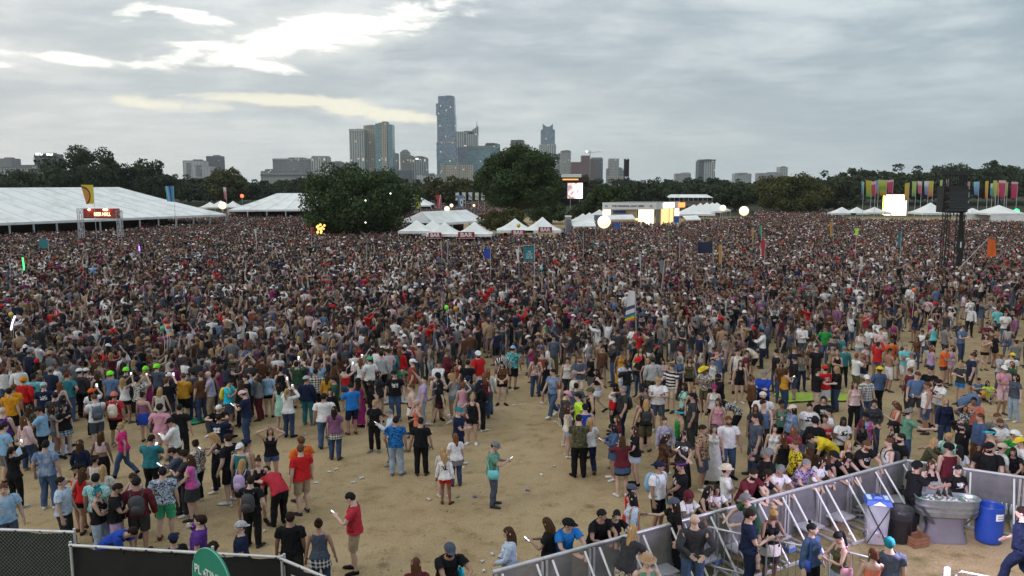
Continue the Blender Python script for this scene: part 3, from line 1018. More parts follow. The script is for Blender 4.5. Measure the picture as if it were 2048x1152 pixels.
FAC = dict(
 concrete=facade('pale_concrete_facade', (.38, .37, .34), (.10, .12, .13)),
 beige=facade('beige_facade', (.44, .38, .29), (.09, .10, .10), bay=4.5, wfrac=.5, lit=.03),
 grey=facade('grey_facade', (.24, .24, .24), (.07, .085, .095)),
 dark=facade('dark_facade', (.075, .08, .085), (.045, .06, .075), lit=.008),
 blueglass=facade('blue_glass_facade', (.24, .29, .34), (.15, .21, .28), bay=2.6, wfrac=.85, hfrac=.8, lit=.015, rough=.2),
 tealglass=facade('teal_glass_facade', (.22, .31, .33), (.09, .21, .23), bay=3.0, wfrac=.86, hfrac=.82, lit=.012, rough=.2),
 white=facade('white_facade', (.48, .48, .46), (.20, .22, .23), bay=6, wfrac=.35),
 brick=facade('red_brick_facade', (.19, .085, .07), (.05, .045, .05), lit=.006),
 stripe=facade('ribbed_facade', (.46, .47, .45), (.10, .12, .125), bay=5.5, wfrac=.45, hfrac=.96, lit=.02))
ROOF = mat('flat_roof_gravel', (.16, .16, .155), .9, .2, .2)
MAST = mat('grey_mast_steel', (.22, .23, .24), .5, .1, 1.0)


def tower(label, x0, x1, ytop, fac, D, depth=None, parts=(), name='office_tower', roof=True, rzd=0.0):
 """x0..x1, ytop: the outline measured on the photograph, at distance D; parts: more blocks as (kind, x0, x1, ytop, ybottom, facade)"""
 a, b = at(x0, ytop, D), at(x1, ytop, D)
 w, h, cx = b.x - a.x, a.z, (a.x + b.x) / 2
 dp = depth or max(14, min(w, 45))
 root = empty(name, (cx, D + dp / 2, 0), 0, label, 'tower' if h > 75 else 'building', 'city towers on the skyline')
 ang = R(rzd)
 MB().box((0, 0, h / 2), (w, dp, h), ang).build('wall', FAC[fac], root)
 if roof:
  MB().box((0, 0, h + .6), (w * .98, dp * .96, 1.2), ang).box((w * .12, 0, h + 2.4), (w * .4, dp * .4, 2.4), ang).build('roof', ROOF, root)
 for i, (kind, q0, q1, yt, yb, f) in enumerate(parts):
  A, B = at(q0, yt, D), at(q1, yb, D)
  pw, pc = B.x - A.x, (A.x + B.x) / 2 - cx
  z0, z1 = max(0, B.z), A.z
  ext = 1.1 + .5 * i
  if kind == 'spire' or kind == 'mast':
   MB().tube([(pc, 0, z0), (pc, 0, z0 + (z1 - z0) * .45), (pc, 0, z1)], [max(.9, pw / 2), max(.7, pw / 4), .25], 6).build(kind, MAST, root)
  elif kind == 'slanted_crown':
   MB().add([(pc - pw / 2, -dp / 2, z0), (pc + pw / 2, -dp / 2, z0), (pc + pw / 2, -dp / 2, z1), (pc - pw / 2, dp / 2, z0), (pc + pw / 2, dp / 2, z0), (pc + pw / 2, dp / 2, z1)], [(0, 1, 2), (5, 4, 3), (0, 2, 5, 3), (1, 4, 5, 2), (0, 3, 4, 1)]).build('crown', FAC[f], root)
  elif kind == 'pointed_roof':
   MB().add([(pc - pw / 2, -dp / 2, z0), (pc + pw / 2, -dp / 2, z0), (pc + pw / 2, dp / 2, z0), (pc - pw / 2, dp / 2, z0), (pc - pw / 5, -dp / 5, z1), (pc + pw / 5, -dp / 5, z1), (pc + pw / 5, dp / 5, z1), (pc - pw / 5, dp / 5, z1)], [(0, 1, 5, 4), (1, 2, 6, 5), (2, 3, 7, 6), (3, 0, 4, 7), (4, 5, 6, 7)]).build('roof', ROOF, root)
  elif kind == 'barrel_roof':
   vs, fs, k = [], [], 9
   for j in range(k):
    t = math.pi * j / (k - 1)
    x, z = pc - math.cos(t) * pw / 2, z0 + math.sin(t) * (z1 - z0)
    vs += [(x, -dp / 2, z), (x, dp / 2, z)]
   fs = [(2 * j, 2 * j + 2, 2 * j + 3, 2 * j + 1) for j in range(k - 1)] + [tuple(range(0, 2 * k, 2)), tuple(range(2 * k - 1, 0, -2))]
   MB().add(vs, fs).build('roof', ROOF, root)
  elif kind == 'horned_crown':
   vs, fs, k = [], [], 9
   for j in range(k):
    t = -1 + 2 * j / (k - 1)
    x, z = pc + t * pw / 2, z0 + (z1 - z0) * (.55 + .45 * t * t)
    vs += [(x, -dp / 2.4, z0), (x, -dp / 2.4, z), (x, dp / 2.4, z0), (x, dp / 2.4, z)]
   for j in range(k - 1):
    p, q = 4 * j, 4 * j + 4
    fs += [(p, q, q + 1, p + 1), (p + 2, p + 3, q + 3, q + 2), (p + 1, q + 1, q + 3, p + 3)]
   fs += [(0, 1, 3, 2), (4 * k - 4, 4 * k - 2, 4 * k - 1, 4 * k - 3)]
   MB().add(vs, fs).build('crown', FAC[f], root)
  elif kind == 'sign':
   MB().box((pc, -dp / 2 - .5, (z0 + z1) / 2), (pw, 1.0, z1 - z0)).build('lit_sign', glow('white_roof_sign', (1, 1, .98), 1.1), root)
  else:
   MB().box((pc, -.7 * ext, (z0 + z1) / 2), (pw, dp + ext, z1 - z0)).build(kind, FAC[f], root)
 return root


tower('glass skyscraper in offset stacked blocks, the tallest tower of the skyline', 876, 908, 193, 'blueglass', 1950, 42, [('upper_block', 872, 909, 207, 230, 'blueglass'), ('middle_block', 874, 911, 230, 283, 'blueglass'), ('lit_band', 874.5, 910, 282, 285, 'beige'), ('lower_block', 873, 912, 285, 318, 'blueglass'), ('base_block', 874, 911, 318, 372, 'tealglass'), ('mast', 876, 877, 190, 194, 'grey'), ('mast', 906, 907, 190, 194, 'grey')], 'skyscraper')
tower('pale high-rise with a stepped roof and a spire, behind the tallest glass tower', 912, 948, 264, 'stripe', 2120, 40, [('slanted_crown', 930, 956, 252, 270, 'stripe'), ('wing', 930, 956, 268, 372, 'stripe'), ('spire', 950.5, 955.5, 240, 262, 'grey')], 'skyscraper')
tower('wide teal glass office block with a dark left bay, right of the tallest tower', 934, 982, 294, 'tealglass', 1985, 40, [('side_bay', 915, 935, 294, 372, 'blueglass'), ('roof_frame', 934, 986, 292, 295, 'concrete')])
tower('low beige ribbed apartment block at the foot of the tallest tower', 880, 946, 330, 'beige', 1850, 30, [('stair_tower', 880, 889, 326, 372, 'concrete'), ('stair_tower', 912, 918, 327, 372, 'concrete')])
tower('small teal glass block with a lit corner, just left of the taller round oak', 970, 1000, 289, 'tealglass', 2150, 30, [('penthouse', 972, 990, 286, 290, 'dark')])
tower('grey block with dark rooftop frame showing above the taller round oak', 1021, 1049, 282, 'grey', 2150, 30, [('wing', 1047, 1059, 289, 372, 'grey'), ('roof_frame', 1022, 1047, 280, 283, 'dark')])
tower('blue glass tower topped by a curved horned crown', 1082, 1110, 260, 'blueglass', 2050, 40, [('horned_crown', 1086, 1106, 247, 261, 'tealglass'), ('middle_block', 1079, 1112, 289, 322, 'stripe'), ('base_block', 1085, 1120, 320, 372, 'concrete')], 'skyscraper')
tower('pale ribbed slab tower, left one of the tall residential cluster', 698, 728, 260, 'stripe', 1900, 36, [('roof_band', 698, 728, 258, 263, 'white')], 'apartment_tower')
tower('beige residential tower with stepped top between the ribbed slab and the teal tower', 727, 750, 252, 'beige', 1925, 36, [('setback', 733, 746, 250, 254, 'beige')], 'apartment_tower')
tower('tall residential tower of teal glass bays around a beige spine', 750, 763, 248, 'tealglass', 1880, 36, [('spine', 762, 776, 245, 372, 'beige'), ('side_bay', 775, 787, 249, 372, 'tealglass'), ('roof_cap', 764, 774, 243, 246, 'concrete')], 'apartment_tower')
tower('narrow grey building half hidden behind the teal residential tower', 787, 796, 309, 'grey', 2050, 20, [('barrel_roof', 787, 796, 306, 309, 'grey')])
tower('grey tower with a chamfered pointed top', 800, 818, 305, 'concrete', 2000, 30, [('pointed_roof', 800, 818, 299, 305, 'grey'), ('wing', 812, 826, 311, 372, 'concrete')], roof=False)
tower('tower with a rounded roof and one bright lamp below it', 824, 854, 318, 'stripe', 1960, 34, [('barrel_roof', 824, 854, 312, 318, 'grey'), ('sign', 831, 837, 316, 319, 'white')], roof=False)
tower('low dark block in front of the chamfered tower', 789, 823, 341, 'dark', 1800, 30)
tower('low white block between the rounded tower and the tallest tower', 833, 875, 350, 'white', 1780, 30, [('penthouse', 845, 862, 347, 351, 'grey')])
tower('long grey hotel block left of the rounded trees', 545, 622, 319, 'grey', 1880, 34, [('roof_band', 545, 622, 317, 320, 'concrete'), ('penthouse', 577, 606, 315, 318, 'grey')])
tower('long low podium building with layered terraces', 521, 624, 343, 'concrete', 1760, 30, [('terrace', 530, 612, 338, 344, 'grey'), ('dark_band', 521, 624, 349, 352, 'dark')])
tower('slim ribbed block with a rounded parapet', 622, 656, 315, 'stripe', 1860, 30, [('roof_band', 624, 654, 312, 316, 'concrete')])
tower('plain grey block right of the slim ribbed one', 657, 684, 325, 'grey', 1920, 30, [('penthouse', 660, 680, 323, 326, 'concrete')])
tower('low pale block at the foot of the ribbed slab tower', 683, 701, 328, 'concrete', 1960, 30, [('roof_band', 683, 701, 326, 329, 'white')])
tower('white concrete building with two dark recessed bays', 365, 406, 322, 'white', 1700, 30, [('dark_bay', 373, 382, 326, 350, 'grey'), ('dark_bay', 392, 404, 330, 352, 'grey'), ('wing', 405, 423, 333, 372, 'white')])
tower('plain dark slab tower with a short rooftop mast', 412, 440, 313, 'dark', 1900, 30, [('mast', 421, 423.5, 307, 314, 'dark')])
tower('dark block carrying two white rooftop signs, by the bushy treetops', 68, 110, 309, 'dark', 1600, 30, [('sign', 71, 85, 306, 310.5, 'white'), ('sign', 93, 106, 306.5, 311, 'white')])
tower('far grey block at the left end of the skyline', -12, 24, 318, 'grey', 1700, 30)
tower('narrow dark slab between the horned tower and the grey slab', 1112, 1124, 309, 'dark', 2150, 26)
tower('plain grey concrete slab tower left of the red brick block', 1122, 1142, 303, 'concrete', 2000, 30, [('penthouse', 1124, 1140, 301, 304, 'grey')])
tower('red brown brick block with a stepped gable outline', 1143, 1190, 325, 'brick', 1900, 36, [('tower_block', 1164, 1179, 311, 372, 'brick'), ('step', 1178, 1186, 319, 327, 'brick')])
tower('dark glass slab right of the red brick block', 1182, 1206, 318, 'dark', 2080, 30, [('roof_band', 1184, 1204, 315, 319, 'grey')])
tower('grey block with sloping shoulder and yellow lit floors', 1215, 1250, 338, 'grey', 1850, 30, [('tower_block', 1219, 1237, 317, 372, 'concrete'), ('slanted_crown', 1237, 1219.5, 326, 338, 'grey'), ('lit_band', 1215, 1249, 352, 358, 'beige')])
tower('dark ribbed slab tower standing alone over the tree line', 1400, 1431, 321, 'stripe', 2000, 34, [('dark_bay', 1398, 1406, 322, 372, 'dark'), ('wing', 1429, 1440, 360, 372, 'brick'), ('roof_band', 1400, 1431, 319, 322, 'dark')], 'apartment_tower')
tower('far pale block half sunk in the treetops right of the truss mast', 1352, 1382, 348, 'concrete', 2250, 30, [('penthouse', 1366, 1380, 345, 349, 'stripe')])
tower('far ribbed apartment block right of the lone dark tower', 1470, 1503, 348, 'stripe', 2250, 30, [('penthouse', 1476, 1490, 346, 349, 'grey')])
tower('long far block beside the rounded hilltop tree', 1517, 1566, 347, 'concrete', 2200, 30, [('dark_band', 1517, 1566, 351, 354, 'grey')])
tower('small far tower poking up behind the long far block', 1559, 1576, 335, 'stripe', 2300, 26)
tower('tiny far block beside the truss mast', 1283, 1292, 360, 'grey', 2000, 20, roof=False)
tower('pale flat building half hidden by trees at far left', 0, 74, 336, 'concrete', 900, 20, [('wall_panel', 66, 74, 332, 350, 'white')])


def crane():
 b = at(1180, 320, 1880)
 t = at(1184, 300, 1880)
 root = empty('tower_crane', (b.x, 1880, 0), 0, 'thin construction crane above the red brick block', 'crane')
 MB().tube([(0, 0, 0), (0, 0, t.z)], .9, 5).build('mast', MAST, root)
 MB().tube([(-12, 0, t.z - 6), (26, 0, t.z - 4)], .5, 5).build('jib', MAST, root)
 MB().ball((-8, 0, t.z - 3.5), 1.6, 8).build('work_light', glow('crane_light', (1, 1, 1), 4), root)


crane()

# ------------------------------------------------------------------ trees
def leaf_mat(name, dark, light):
 m, nt, b = principled(name)
 a = nd(nt, 'ShaderNodeAttribute', {'attribute_name': 'tint'})
 g = nd(nt, 'ShaderNodeTexCoord')
 n = nd(nt, 'ShaderNodeTexNoise', None, Vector=g.outputs['Object'], Scale=.45, Detail=3.0)
 f = mth(nt, 'ADD', mth(nt, 'MULTIPLY', a.outputs['Fac'], .6), mth(nt, 'MULTIPLY', n.outputs['Fac'], .5))
 nt.links.new(mixc(nt, f, dark, light), b.inputs['Base Color'])
 b.inputs['Roughness'].default_value = .75
 b.inputs['Specular IOR Level'].default_value = .2
 return m


LEAF = dict(oak=leaf_mat('dark_oak_leaves', (.014, .028, .010), (.07, .105, .034)), far=leaf_mat('far_leaves', (.016, .026, .012), (.058, .078, .034)), warm=leaf_mat('olive_leaves', (.028, .036, .011), (.10, .10, .03)))
BARK = mat('tree_bark', (.055, .042, .03), .95, .3, 2.0)


def crown_mesh(seed, rx, rz, zc, nclump, nleaf, lsize, flat=.0):
 rs = np.random.default_rng(seed)
 cl = []
 while len(cl) < nclump:
  p = rs.uniform(-1, 1, 3)
  r = np.linalg.norm(p)
  if r > 1 or r < .25:
   continue
  p = p / r * r ** .45
  if p[2] < -.55:
   p[2] *= .7
  cl.append(p * np.array((rx, rx, rz)) * rs.uniform(.70, 1.06))
 cl = np.array(cl)
 rad = rx * rs.uniform(.16, .30, nclump)
 V, F, col = [], [], []
 per = nleaf // nclump
 for c, r in zip(cl, rad):
  d = rs.normal(0, 1, (per, 3))
  d /= np.linalg.norm(d, axis=1, keepdims=True)
  pos = c + d * (r * rs.uniform(.55, 1.08, (per, 1)) ** 1) * np.array((1, 1, .8))
  shade = rs.uniform(.0, 1.0) * .4
  for p, dd in zip(pos, d):
   nrm = dd + rs.normal(0, .7, 3)
   nrm /= np.linalg.norm(nrm)
   a = np.cross(nrm, rs.normal(0, 1, 3))
   a /= np.linalg.norm(a) + 1e-9
   b = np.cross(nrm, a)
   s = lsize * rs.uniform(.6, 1.35)
   o = len(V)
   V += [p - a * s * .5, p + b * s * .32 + nrm * s * .1, p + a * s * .5, p - b * s * .32 + nrm * s * .1]
   F.append((o, o + 1, o + 2, o + 3))
   col.append(shade + rs.uniform(0, .6))
 V = np.array(V)
 V[:, 2] += zc
 col = np.array(col)[:, None].repeat(3, 1)
 return V, np.array(F), col, cl, rad


def trunk_mesh(seed, h, r0, cl, zc, nl=7):
 rs = random.Random(seed)
 m = MB()
 m.tube([(0, 0, -.3), (.1, .05, h * .4), (-.1, .1, h)], [r0 * 1.3, r0, r0 * .7], 10)
 for c in list(cl)[:nl * 3:3]:
  e = Vector((c[0], c[1], c[2] + zc)) * .9
  b = Vector((0, .05, h * rs.uniform(.55, .95)))
  mid = (b + e) / 2 + Vector((0, 0, .5))
  m.tube([b, mid, e], [r0 * .45, r0 * .25, r0 * .08], 6)
 return m


TREES = {}


def tree(name, label, loc, rx, rz, zc, seed, kind='oak', nclump=46, nleaf=9000, lsize=.42, group=None, sc=1.0, rz_=0.0):
 key = (seed, rx, rz, zc)
 root = empty(name, loc, rz_, label, 'tree', group)
 if key not in TREES:
  V, F, col, cl, rad = crown_mesh(seed, rx, rz, zc, nclump, nleaf, lsize)
  me = fast_mesh('crown', V, F, LEAF[kind], col=col, smooth=False)
  # boughs of dense inner foliage, uneven like the leaf clumps around them
  tm = trunk_mesh(seed, max(1.6, zc - rz * .75), .035 * (zc + rz) + .1, cl, zc)
  TREES[key] = (me, tm)
  link('crown', me, root)
  t = tm.build('trunk', BARK, root)
  TREES[key] = (me, t.data)
 else:
  link('crown', TREES[key][0], root)
  link('trunk', TREES[key][1], root)
 root.scale = (sc, sc, sc)
 return root


def px_tree(name, label, x0, x1, ytop, Y, seed, kind='oak', base=2.0, **k):
 """a tree whose crown spans x0..x1 and reaches ytop on the photograph, at distance Y"""
 a, b = at(x0, ytop, Y), at(x1, ytop, Y)
 rx, h = (b.x - a.x) / 2, a.z
 rz = (h - base) / 2
 return tree(name, label, ((a.x + b.x) / 2, Y, 0), rx * .98, rz * .97, base + rz, seed, kind, **k)


px_tree('oak_tree', 'broad round dark green oak rising from the packed crowd, lanterns on its left side', 600, 828, 330, 112, 3, base=.2, nclump=150, nleaf=52000, lsize=.36)
px_tree('oak_tree', 'taller dark oak between the bar tents and the city towers', 952, 1124, 289, 142, 5, base=1.6, nclump=150, nleaf=48000, lsize=.40)
px_tree('bushy_tree', 'low bushy green tree at the foot of the taller oak', 958, 1062, 418, 128, 8, 'warm', base=.4, nclump=34, nleaf=7000, lsize=.4)
px_tree('shade_tree', 'dark spreading tree right of the taller oak, behind the rows of small tents', 1166, 1262, 370, 175, 14, base=.8, nclump=50, nleaf=9000, lsize=.6)
px_tree('shade_tree', 'rounded olive green tree lit from below, left of the coloured banners', 1508, 1660, 351, 190, 9, 'warm', base=.6, nclump=50, nleaf=12000, lsize=.6)
px_tree('shade_tree', 'big bushy treetop above the beer hall roof', 84, 246, 300, 250, 12, 'far', base=3.0, nclump=60, nleaf=12000, lsize=.8)
px_tree('shade_tree', 'ragged treetop right of the big bushy one above the beer hall', 238, 352, 327, 260, 13, 'far', base=2.0, nclump=40, nleaf=7000, lsize=.9)
px_tree('shade_tree', 'dark bush-like tree at far left behind the beer hall', -40, 112, 343, 230, 15, 'far', base=1.0, nclump=46, nleaf=8000, lsize=.8)
px_tree('shade_tree', 'reddish brown lit tree between the beer hall and the second marquee', 405, 500, 337, 260, 16, 'warm', base=1.0, nclump=40, nleaf=7000, lsize=.8)
px_tree('shade_tree', 'tallest pine-like treetop on the wooded rise behind the banners', 1968, 2036, 318, 330, 17, 'far', base=2.0, nclump=40, nleaf=5000, lsize=1.0)
px_tree('shade_tree', 'second tall treetop left of the pine-like one on the wooded rise', 1862, 1966, 326, 340, 18, 'far', base=2.0, nclump=44, nleaf=6000, lsize=1.0)
px_tree('shade_tree', 'pale olive tree behind the row of white flags', 840, 950, 356, 240, 19, 'warm', base=.5, nclump=36, nleaf=6000, lsize=.8)
px_tree('shade_tree', 'dark tree in front of the dark ribbed slab tower', 1395, 1460, 358, 300, 20, 'far', base=1.0, nclump=30, nleaf=5000, lsize=.9)

px_tree('shade_tree', 'dark low tree behind the light beer pavilion', 1236, 1340, 366, 225, 21, 'far', base=.3, nclump=40, nleaf=7000, lsize=.8)
px_tree('shade_tree', 'dark low tree left of the rounded olive green tree', 1422, 1520, 364, 235, 22, 'far', base=.3, nclump=40, nleaf=7000, lsize=.8)
px_tree('shade_tree', 'dark low tree over the raised viewing deck', 1326, 1432, 366, 262, 23, 'far', base=.3, nclump=40, nleaf=6000, lsize=.9)
px_tree('bushy_tree', 'dark bush below the far video screen', 1050, 1150, 408, 165, 24, base=.2, nclump=34, nleaf=6000, lsize=.5)
px_tree('bushy_tree', 'dark bush between the far video screen and the pavilion', 1140, 1212, 402, 180, 25, 'far', base=.2, nclump=30, nleaf=5000, lsize=.6)
px_tree('shade_tree', 'dull green tree in the gap right of the rounded olive green tree', 1640, 1740, 362, 215, 26, 'far', base=.3, nclump=36, nleaf=6000, lsize=.8)


def woods():
 """the wood round the park reads as one mass: tree crowns of a few shapes set out along its edge"""
 rs = np.random.default_rng(5)
 prof = [(-260, 345), (0, 352), (60, 345), (120, 330), (260, 335), (300, 345), (360, 352), (420, 350), (480, 352), (520, 360), (600, 355), (680, 352), (760, 352), (820, 358), (870, 362), (940, 362), (1050, 352), (1130, 352), (1210, 362), (1260, 366), (1330, 360), (1370, 356), (1440, 360), (1500, 362), (1560, 360), (1640, 352), (1690, 344), (1730, 345), (1790, 336), (1840, 342), (1900, 334), (1960, 330), (2030, 336), (2120, 330), (2300, 325)]
 px_, py_ = zip(*prof)
 shapes = [crown_mesh(100 + i, 5.2, 5.0, 5.8, 30, 1500, 1.0)[:3] for i in range(5)]
 VV, FF, CC, n = [], [], [], 0
 for row, (Y0, drop) in enumerate(((345, 0), (318, 7), (300, 16))):
  x = -260
  while x < 2300:
   top = np.interp(x, px_, py_) + drop + rs.normal(0, 3.2)
   Y = Y0 + rs.uniform(-12, 12)
   p = at(x, top, Y)
   k = max(.35, p.z / 10.6)
   V, F, c = shapes[rs.integers(5)]
   a = rs.uniform(0, 6.28)
   ca, sa = math.cos(a), math.sin(a)
   w = k * rs.uniform(.9, 1.25)
   Q = np.stack([(V[:, 0] * ca - V[:, 1] * sa) * w + p.x, (V[:, 0] * sa + V[:, 1] * ca) * w + Y, V[:, 2] * k], 1)
   VV.append(Q)
   FF.append(F + n)
   CC.append(np.clip(c + rs.normal(0, .12), 0, 1.2))
   n += len(V)
   x += rs.uniform(17, 30) * w
 o = link('woods', fast_mesh('woods', np.concatenate(VV), np.concatenate(FF), LEAF['far'], col=np.concatenate(CC), smooth=False))
 tag(o, 'dark wood of broadleaf trees round the park', 'woods', kind='stuff')


woods()
# ------------------------------------------------------------------ festival structures
def canvas_mat():
 m, nt, b = principled('white_canvas')
 g = nd(nt, 'ShaderNodeTexCoord')
 n = nd(nt, 'ShaderNodeTexNoise', None, Vector=g.outputs['Object'], Scale=.5, Detail=5.0, Roughness=.6)
 nt.links.new(ramp(nt, n.outputs['Fac'], (.3, (.60, .61, .59)), (.5, (.76, .76, .75)), (.7, (.82, .82, .81))), b.inputs['Base Color'])
 b.inputs['Roughness'].default_value = .6
 w = nd(nt, 'ShaderNodeTexNoise', None, Vector=g.outputs['Object'], Scale=.9, Detail=4.0, Distortion=1.5)
 bp = nd(nt, 'ShaderNodeBump', None, Height=w.outputs['Fac'], Strength=.5, Distance=.25)
 nt.links.new(bp.outputs[0], b.inputs['Normal'])
 return m


CANVAS = canvas_mat()
SEAM = mat('canvas_seam', (.56, .57, .57), .7, .05)
ALU = mat('aluminium', (.55, .56, .58), .38, .08, 6.0, .6)
DULL = mat('dull_steel', (.30, .30, .31), .5, .12, 5.0, .5)
BLACKM = mat('black_powder_coat', (.014, .014, .016), .5, .2, 4.0)
SHADE = mat('dark_red_inner_shade', (.05, .018, .015), .9, .3, .6)  # dark red with the shade under roofs put into the colour
WOODM = mat('orange_stained_wood', (.24, .075, .025), .7, .25, 2.0)
WHITEP = mat('white_paint', (.76, .75, .72), .5, .05)
BLUEP = mat('blue_banner_cloth', (.04, .10, .34), .7, .1)
REDB = mat('red_banner_cloth', (.30, .022, .028), .7, .12)
LETW = mat('white_lettering', (.75, .75, .74), .6, .03)
LETK = mat('black_lettering', (.02, .02, .022), .6, .03)
WARM = glow('warm_lit_panel', (1.0, .87, .64), .85)
AMBER = glow('amber_lamp', (1.0, .50, .12), 1.5)
GLOBE = glow('white_lit_balloon', (1.0, .84, .60), .8)
WHITEL = glow('white_lamp', (1.0, .95, .85), 1.6)


def V2(p):
 return Vector((p[0], p[1]))


def marquee(name, label, p0, p1, width, eave, ridge, hip0, hip1, bays, back=1):
 """a long frame tent: the near eave runs p0..p1, the ridge width/2 behind it"""
 p0, p1 = V2(p0), V2(p1)
 d = (p1 - p0)
 L = d.length
 ang = math.atan2(d.y, d.x)
 root = empty(name, (p0.x, p0.y, 0), ang, label, 'marquee')
 w = width
 r0, r1 = hip0, L - hip1
 # roof skin in strips, sagging a little between the frames
 roof = MB()
 seam = MB()
 n = bays
 rows = 6
 P = []
 for i in range(n * 2 + 1):
  t = i / (n * 2)
  col = []
  for j in range(rows * 2 + 1):
   q = j / rows           # 0 near eave, 1 ridge, 2 far eave
   rr = 1 - abs(q - 1)
   xe, xr = t * L, r0 + t * (r1 - r0)
   x = xe + (xr - xe) * rr
   z = eave + (ridge - eave) * rr - (.10 if i % 2 else 0) * math.sin(math.pi * min(1, rr)) - .12 * math.sin(math.pi * rr)
   col.append((x, w * q / 2, z))
  P.append(col)
 for i in range(n * 2):
  for j in range(rows * 2):
   roof.quad(P[i][j], P[i + 1][j], P[i + 1][j + 1], P[i][j + 1])
 for e in (0, -1):
  c = P[e]
  for j in range(rows):
   roof.quad(c[j], c[j + 1], c[2 * rows - j - 1], c[2 * rows - j])
 roof.build('roof', CANVAS, root)
 for i in range(0, n * 2 + 1, 2):
  seam.tube([(x, y, z + .01) for x, y, z in P[i][:rows + 1]], .035, 5)
 seam.build('roof_seam', SEAM, root)
 val = MB().box((L / 2, -.03, eave - .16), (L, .05, .34)).box((L / 2, w + .03, eave - .16), (L, .05, .34))
 val.build('valance', CANVAS, root)
 for i in range(n + 1):
  MB().box((L * i / n, .12, (eave - .3) / 2), (.22, .16, eave - .3)).build('leg', ALU, root)
 for i in range(0, n + 1, 3):
  MB().box((L * i / n, w - .12, (eave - .3) / 2), (.22, .16, eave - .3)).build('leg', ALU, root)
 MB().box((L / 2, w * .62, eave / 2), (L * .99, .06, eave)).build('inner_dark_sheet', SHADE, root)  # sheet standing in for the dark interior, shade put into its colour
 return root


a0, a1 = at(-330, 457, 92), at(452, 428, 136)
marquee('beer_hall_marquee', 'huge white ridged marquee with hipped end behind the red hall sign', a0, a1, 26, 3.05, 7.6, 0, 11, 17)
b0, b1 = at(456, 419, 158), at(790, 419, 166)
marquee('marquee', 'second white ridged marquee half hidden by the round oak', b0, b1, 22, 3.0, 6.1, 9, 9, 9)
c0, c1 = at(868, 448, 118), at(975, 440, 128)
marquee('small_marquee', 'low white gabled marquee behind the peaked bar tents', c0, c1, 8, 2.4, 4.0, 1.6, .5, 3)
d0, d1 = at(790, 412, 205), at(862, 412, 205)
marquee('small_marquee', 'white marquee with a peach lit gable showing right of the round oak', d0, d1, 10, 2.6, 5.6, .2, 5, 3)


def peak_tent(label, x, y, size, eave, peak, rz=0.0, legs=True, walls=0, group='peaked white canopies', name='peak_tent'):
 root = empty(name, (x, y, 0), rz, label, 'canopy', group)
 m = MB()
 h = size / 2
 k = 7
 rings = []
 for i in range(k + 1):
  t = i / k
  z = eave + (peak - eave) * (t ** 1.4)
  hw = h * (1 - t) + .03
  rings.append([(sx * hw, sy * hw, z) for sx, sy in ((-1, -1), (0, -1.02), (1, -1), (1.02, 0), (1, 1), (0, 1.02), (-1, 1), (-1.02, 0))])
 for i in range(k):
  for j in range(8):
   m.quad(rings[i][j], rings[i][(j + 1) % 8], rings[i + 1][(j + 1) % 8], rings[i + 1][j])
 m.build('canopy', CANVAS, root)
 v = MB()
 for a in range(4):
  c, s = math.cos(a * math.pi / 2), math.sin(a * math.pi / 2)
  v.box((-s * h, c * h, eave - .14), (size, .03, .30), a * math.pi / 2)
 v.build('valance', CANVAS, root)
 if legs:
  for sx in (-1, 1):
   for sy in (-1, 1):
    MB().tube([(sx * (h - .05), sy * (h - .05), 0), (sx * (h - .05), sy * (h - .05), eave)], .04, 6).build('leg', ALU, root)
 if walls:
  MB().box((0, -h + .02, eave / 2), (size * .98, .02, eave)).build('side_wall', CANVAS, root)
 return root


def peaks(items):
 for label, px, py, D, size, eave, *r in items:
  p = at(px, py, D)
  peak_tent(label, p.x, D, size, eave, p.z, walls=r[0] if r else 0)


peaks([
 ('white peaked canopy beside the round oak, first of the bar row', 833, 440, 103, 4.2, 2.3), ('white peaked canopy second in the bar row from the round oak', 866, 440, 104, 4.2, 2.3),
 ('front white peaked canopy over the first bar sign', 889, 444, 98, 4.1, 2.25), ('front white peaked canopy over the second bar sign', 949, 443, 98, 4.3, 2.25),
 ('white peaked canopy over the third bar sign, with a yellow balloon before it', 1030, 437, 104, 4.6, 2.35), ('white peaked canopy over the fourth bar sign, by the grey cabin', 1085, 434, 104, 4.6, 2.35),
 ('small white peaked canopy right of the grey cabin', 1166, 427, 128, 3.6, 2.4), ('small white peaked canopy second from the grey cabin', 1179, 425, 132, 3.6, 2.4), ('small white peaked canopy tucked beside the light beer pavilion', 1199, 419, 140, 4.0, 2.6),
 ('large white peaked canopy right of the light beer pavilion, first of five', 1388, 409, 150, 6.4, 2.6), ('white peaked canopy second of the five right of the beer pavilion', 1401, 406, 155, 4.6, 2.7), ('white peaked canopy third of the five right of the beer pavilion', 1414, 405, 159, 4.6, 2.8), ('white peaked canopy fourth of the five right of the beer pavilion', 1425, 405, 163, 4.6, 2.8), ('white peaked canopy last of the five right of the beer pavilion', 1434, 405, 167, 4.6, 2.8),
 ('small white canopy leftmost of those under the coloured banners', 1684, 414, 155, 3.9, 2.6), ('second small white canopy under the coloured banners', 1714, 414, 155, 3.9, 2.6), ('third white canopy under the banners, left of the glowing screen', 1749, 414, 155, 4.4, 2.7),
 ('white canopy with a tall peak right of the glowing screen', 1861, 405, 150, 5.6, 2.8), ('white canopy with a tall peak just right of the dark speaker tower', 1945, 416, 150, 4.2, 2.7, 1), ('large white canopy with closed side wall at the right end of the banners', 1998, 410, 146, 6.6, 2.9, 1),
 ('small white peaked canopy in the gap between beer hall and second marquee', 441, 401, 190, 5.0, 2.7), ('small white peaked canopy beside the lit balloon near the beer hall', 466, 402, 190, 4.0, 2.7), ('low white canopy at the far side of the beer hall gap', 420, 404, 190, 4.0, 2.6)])


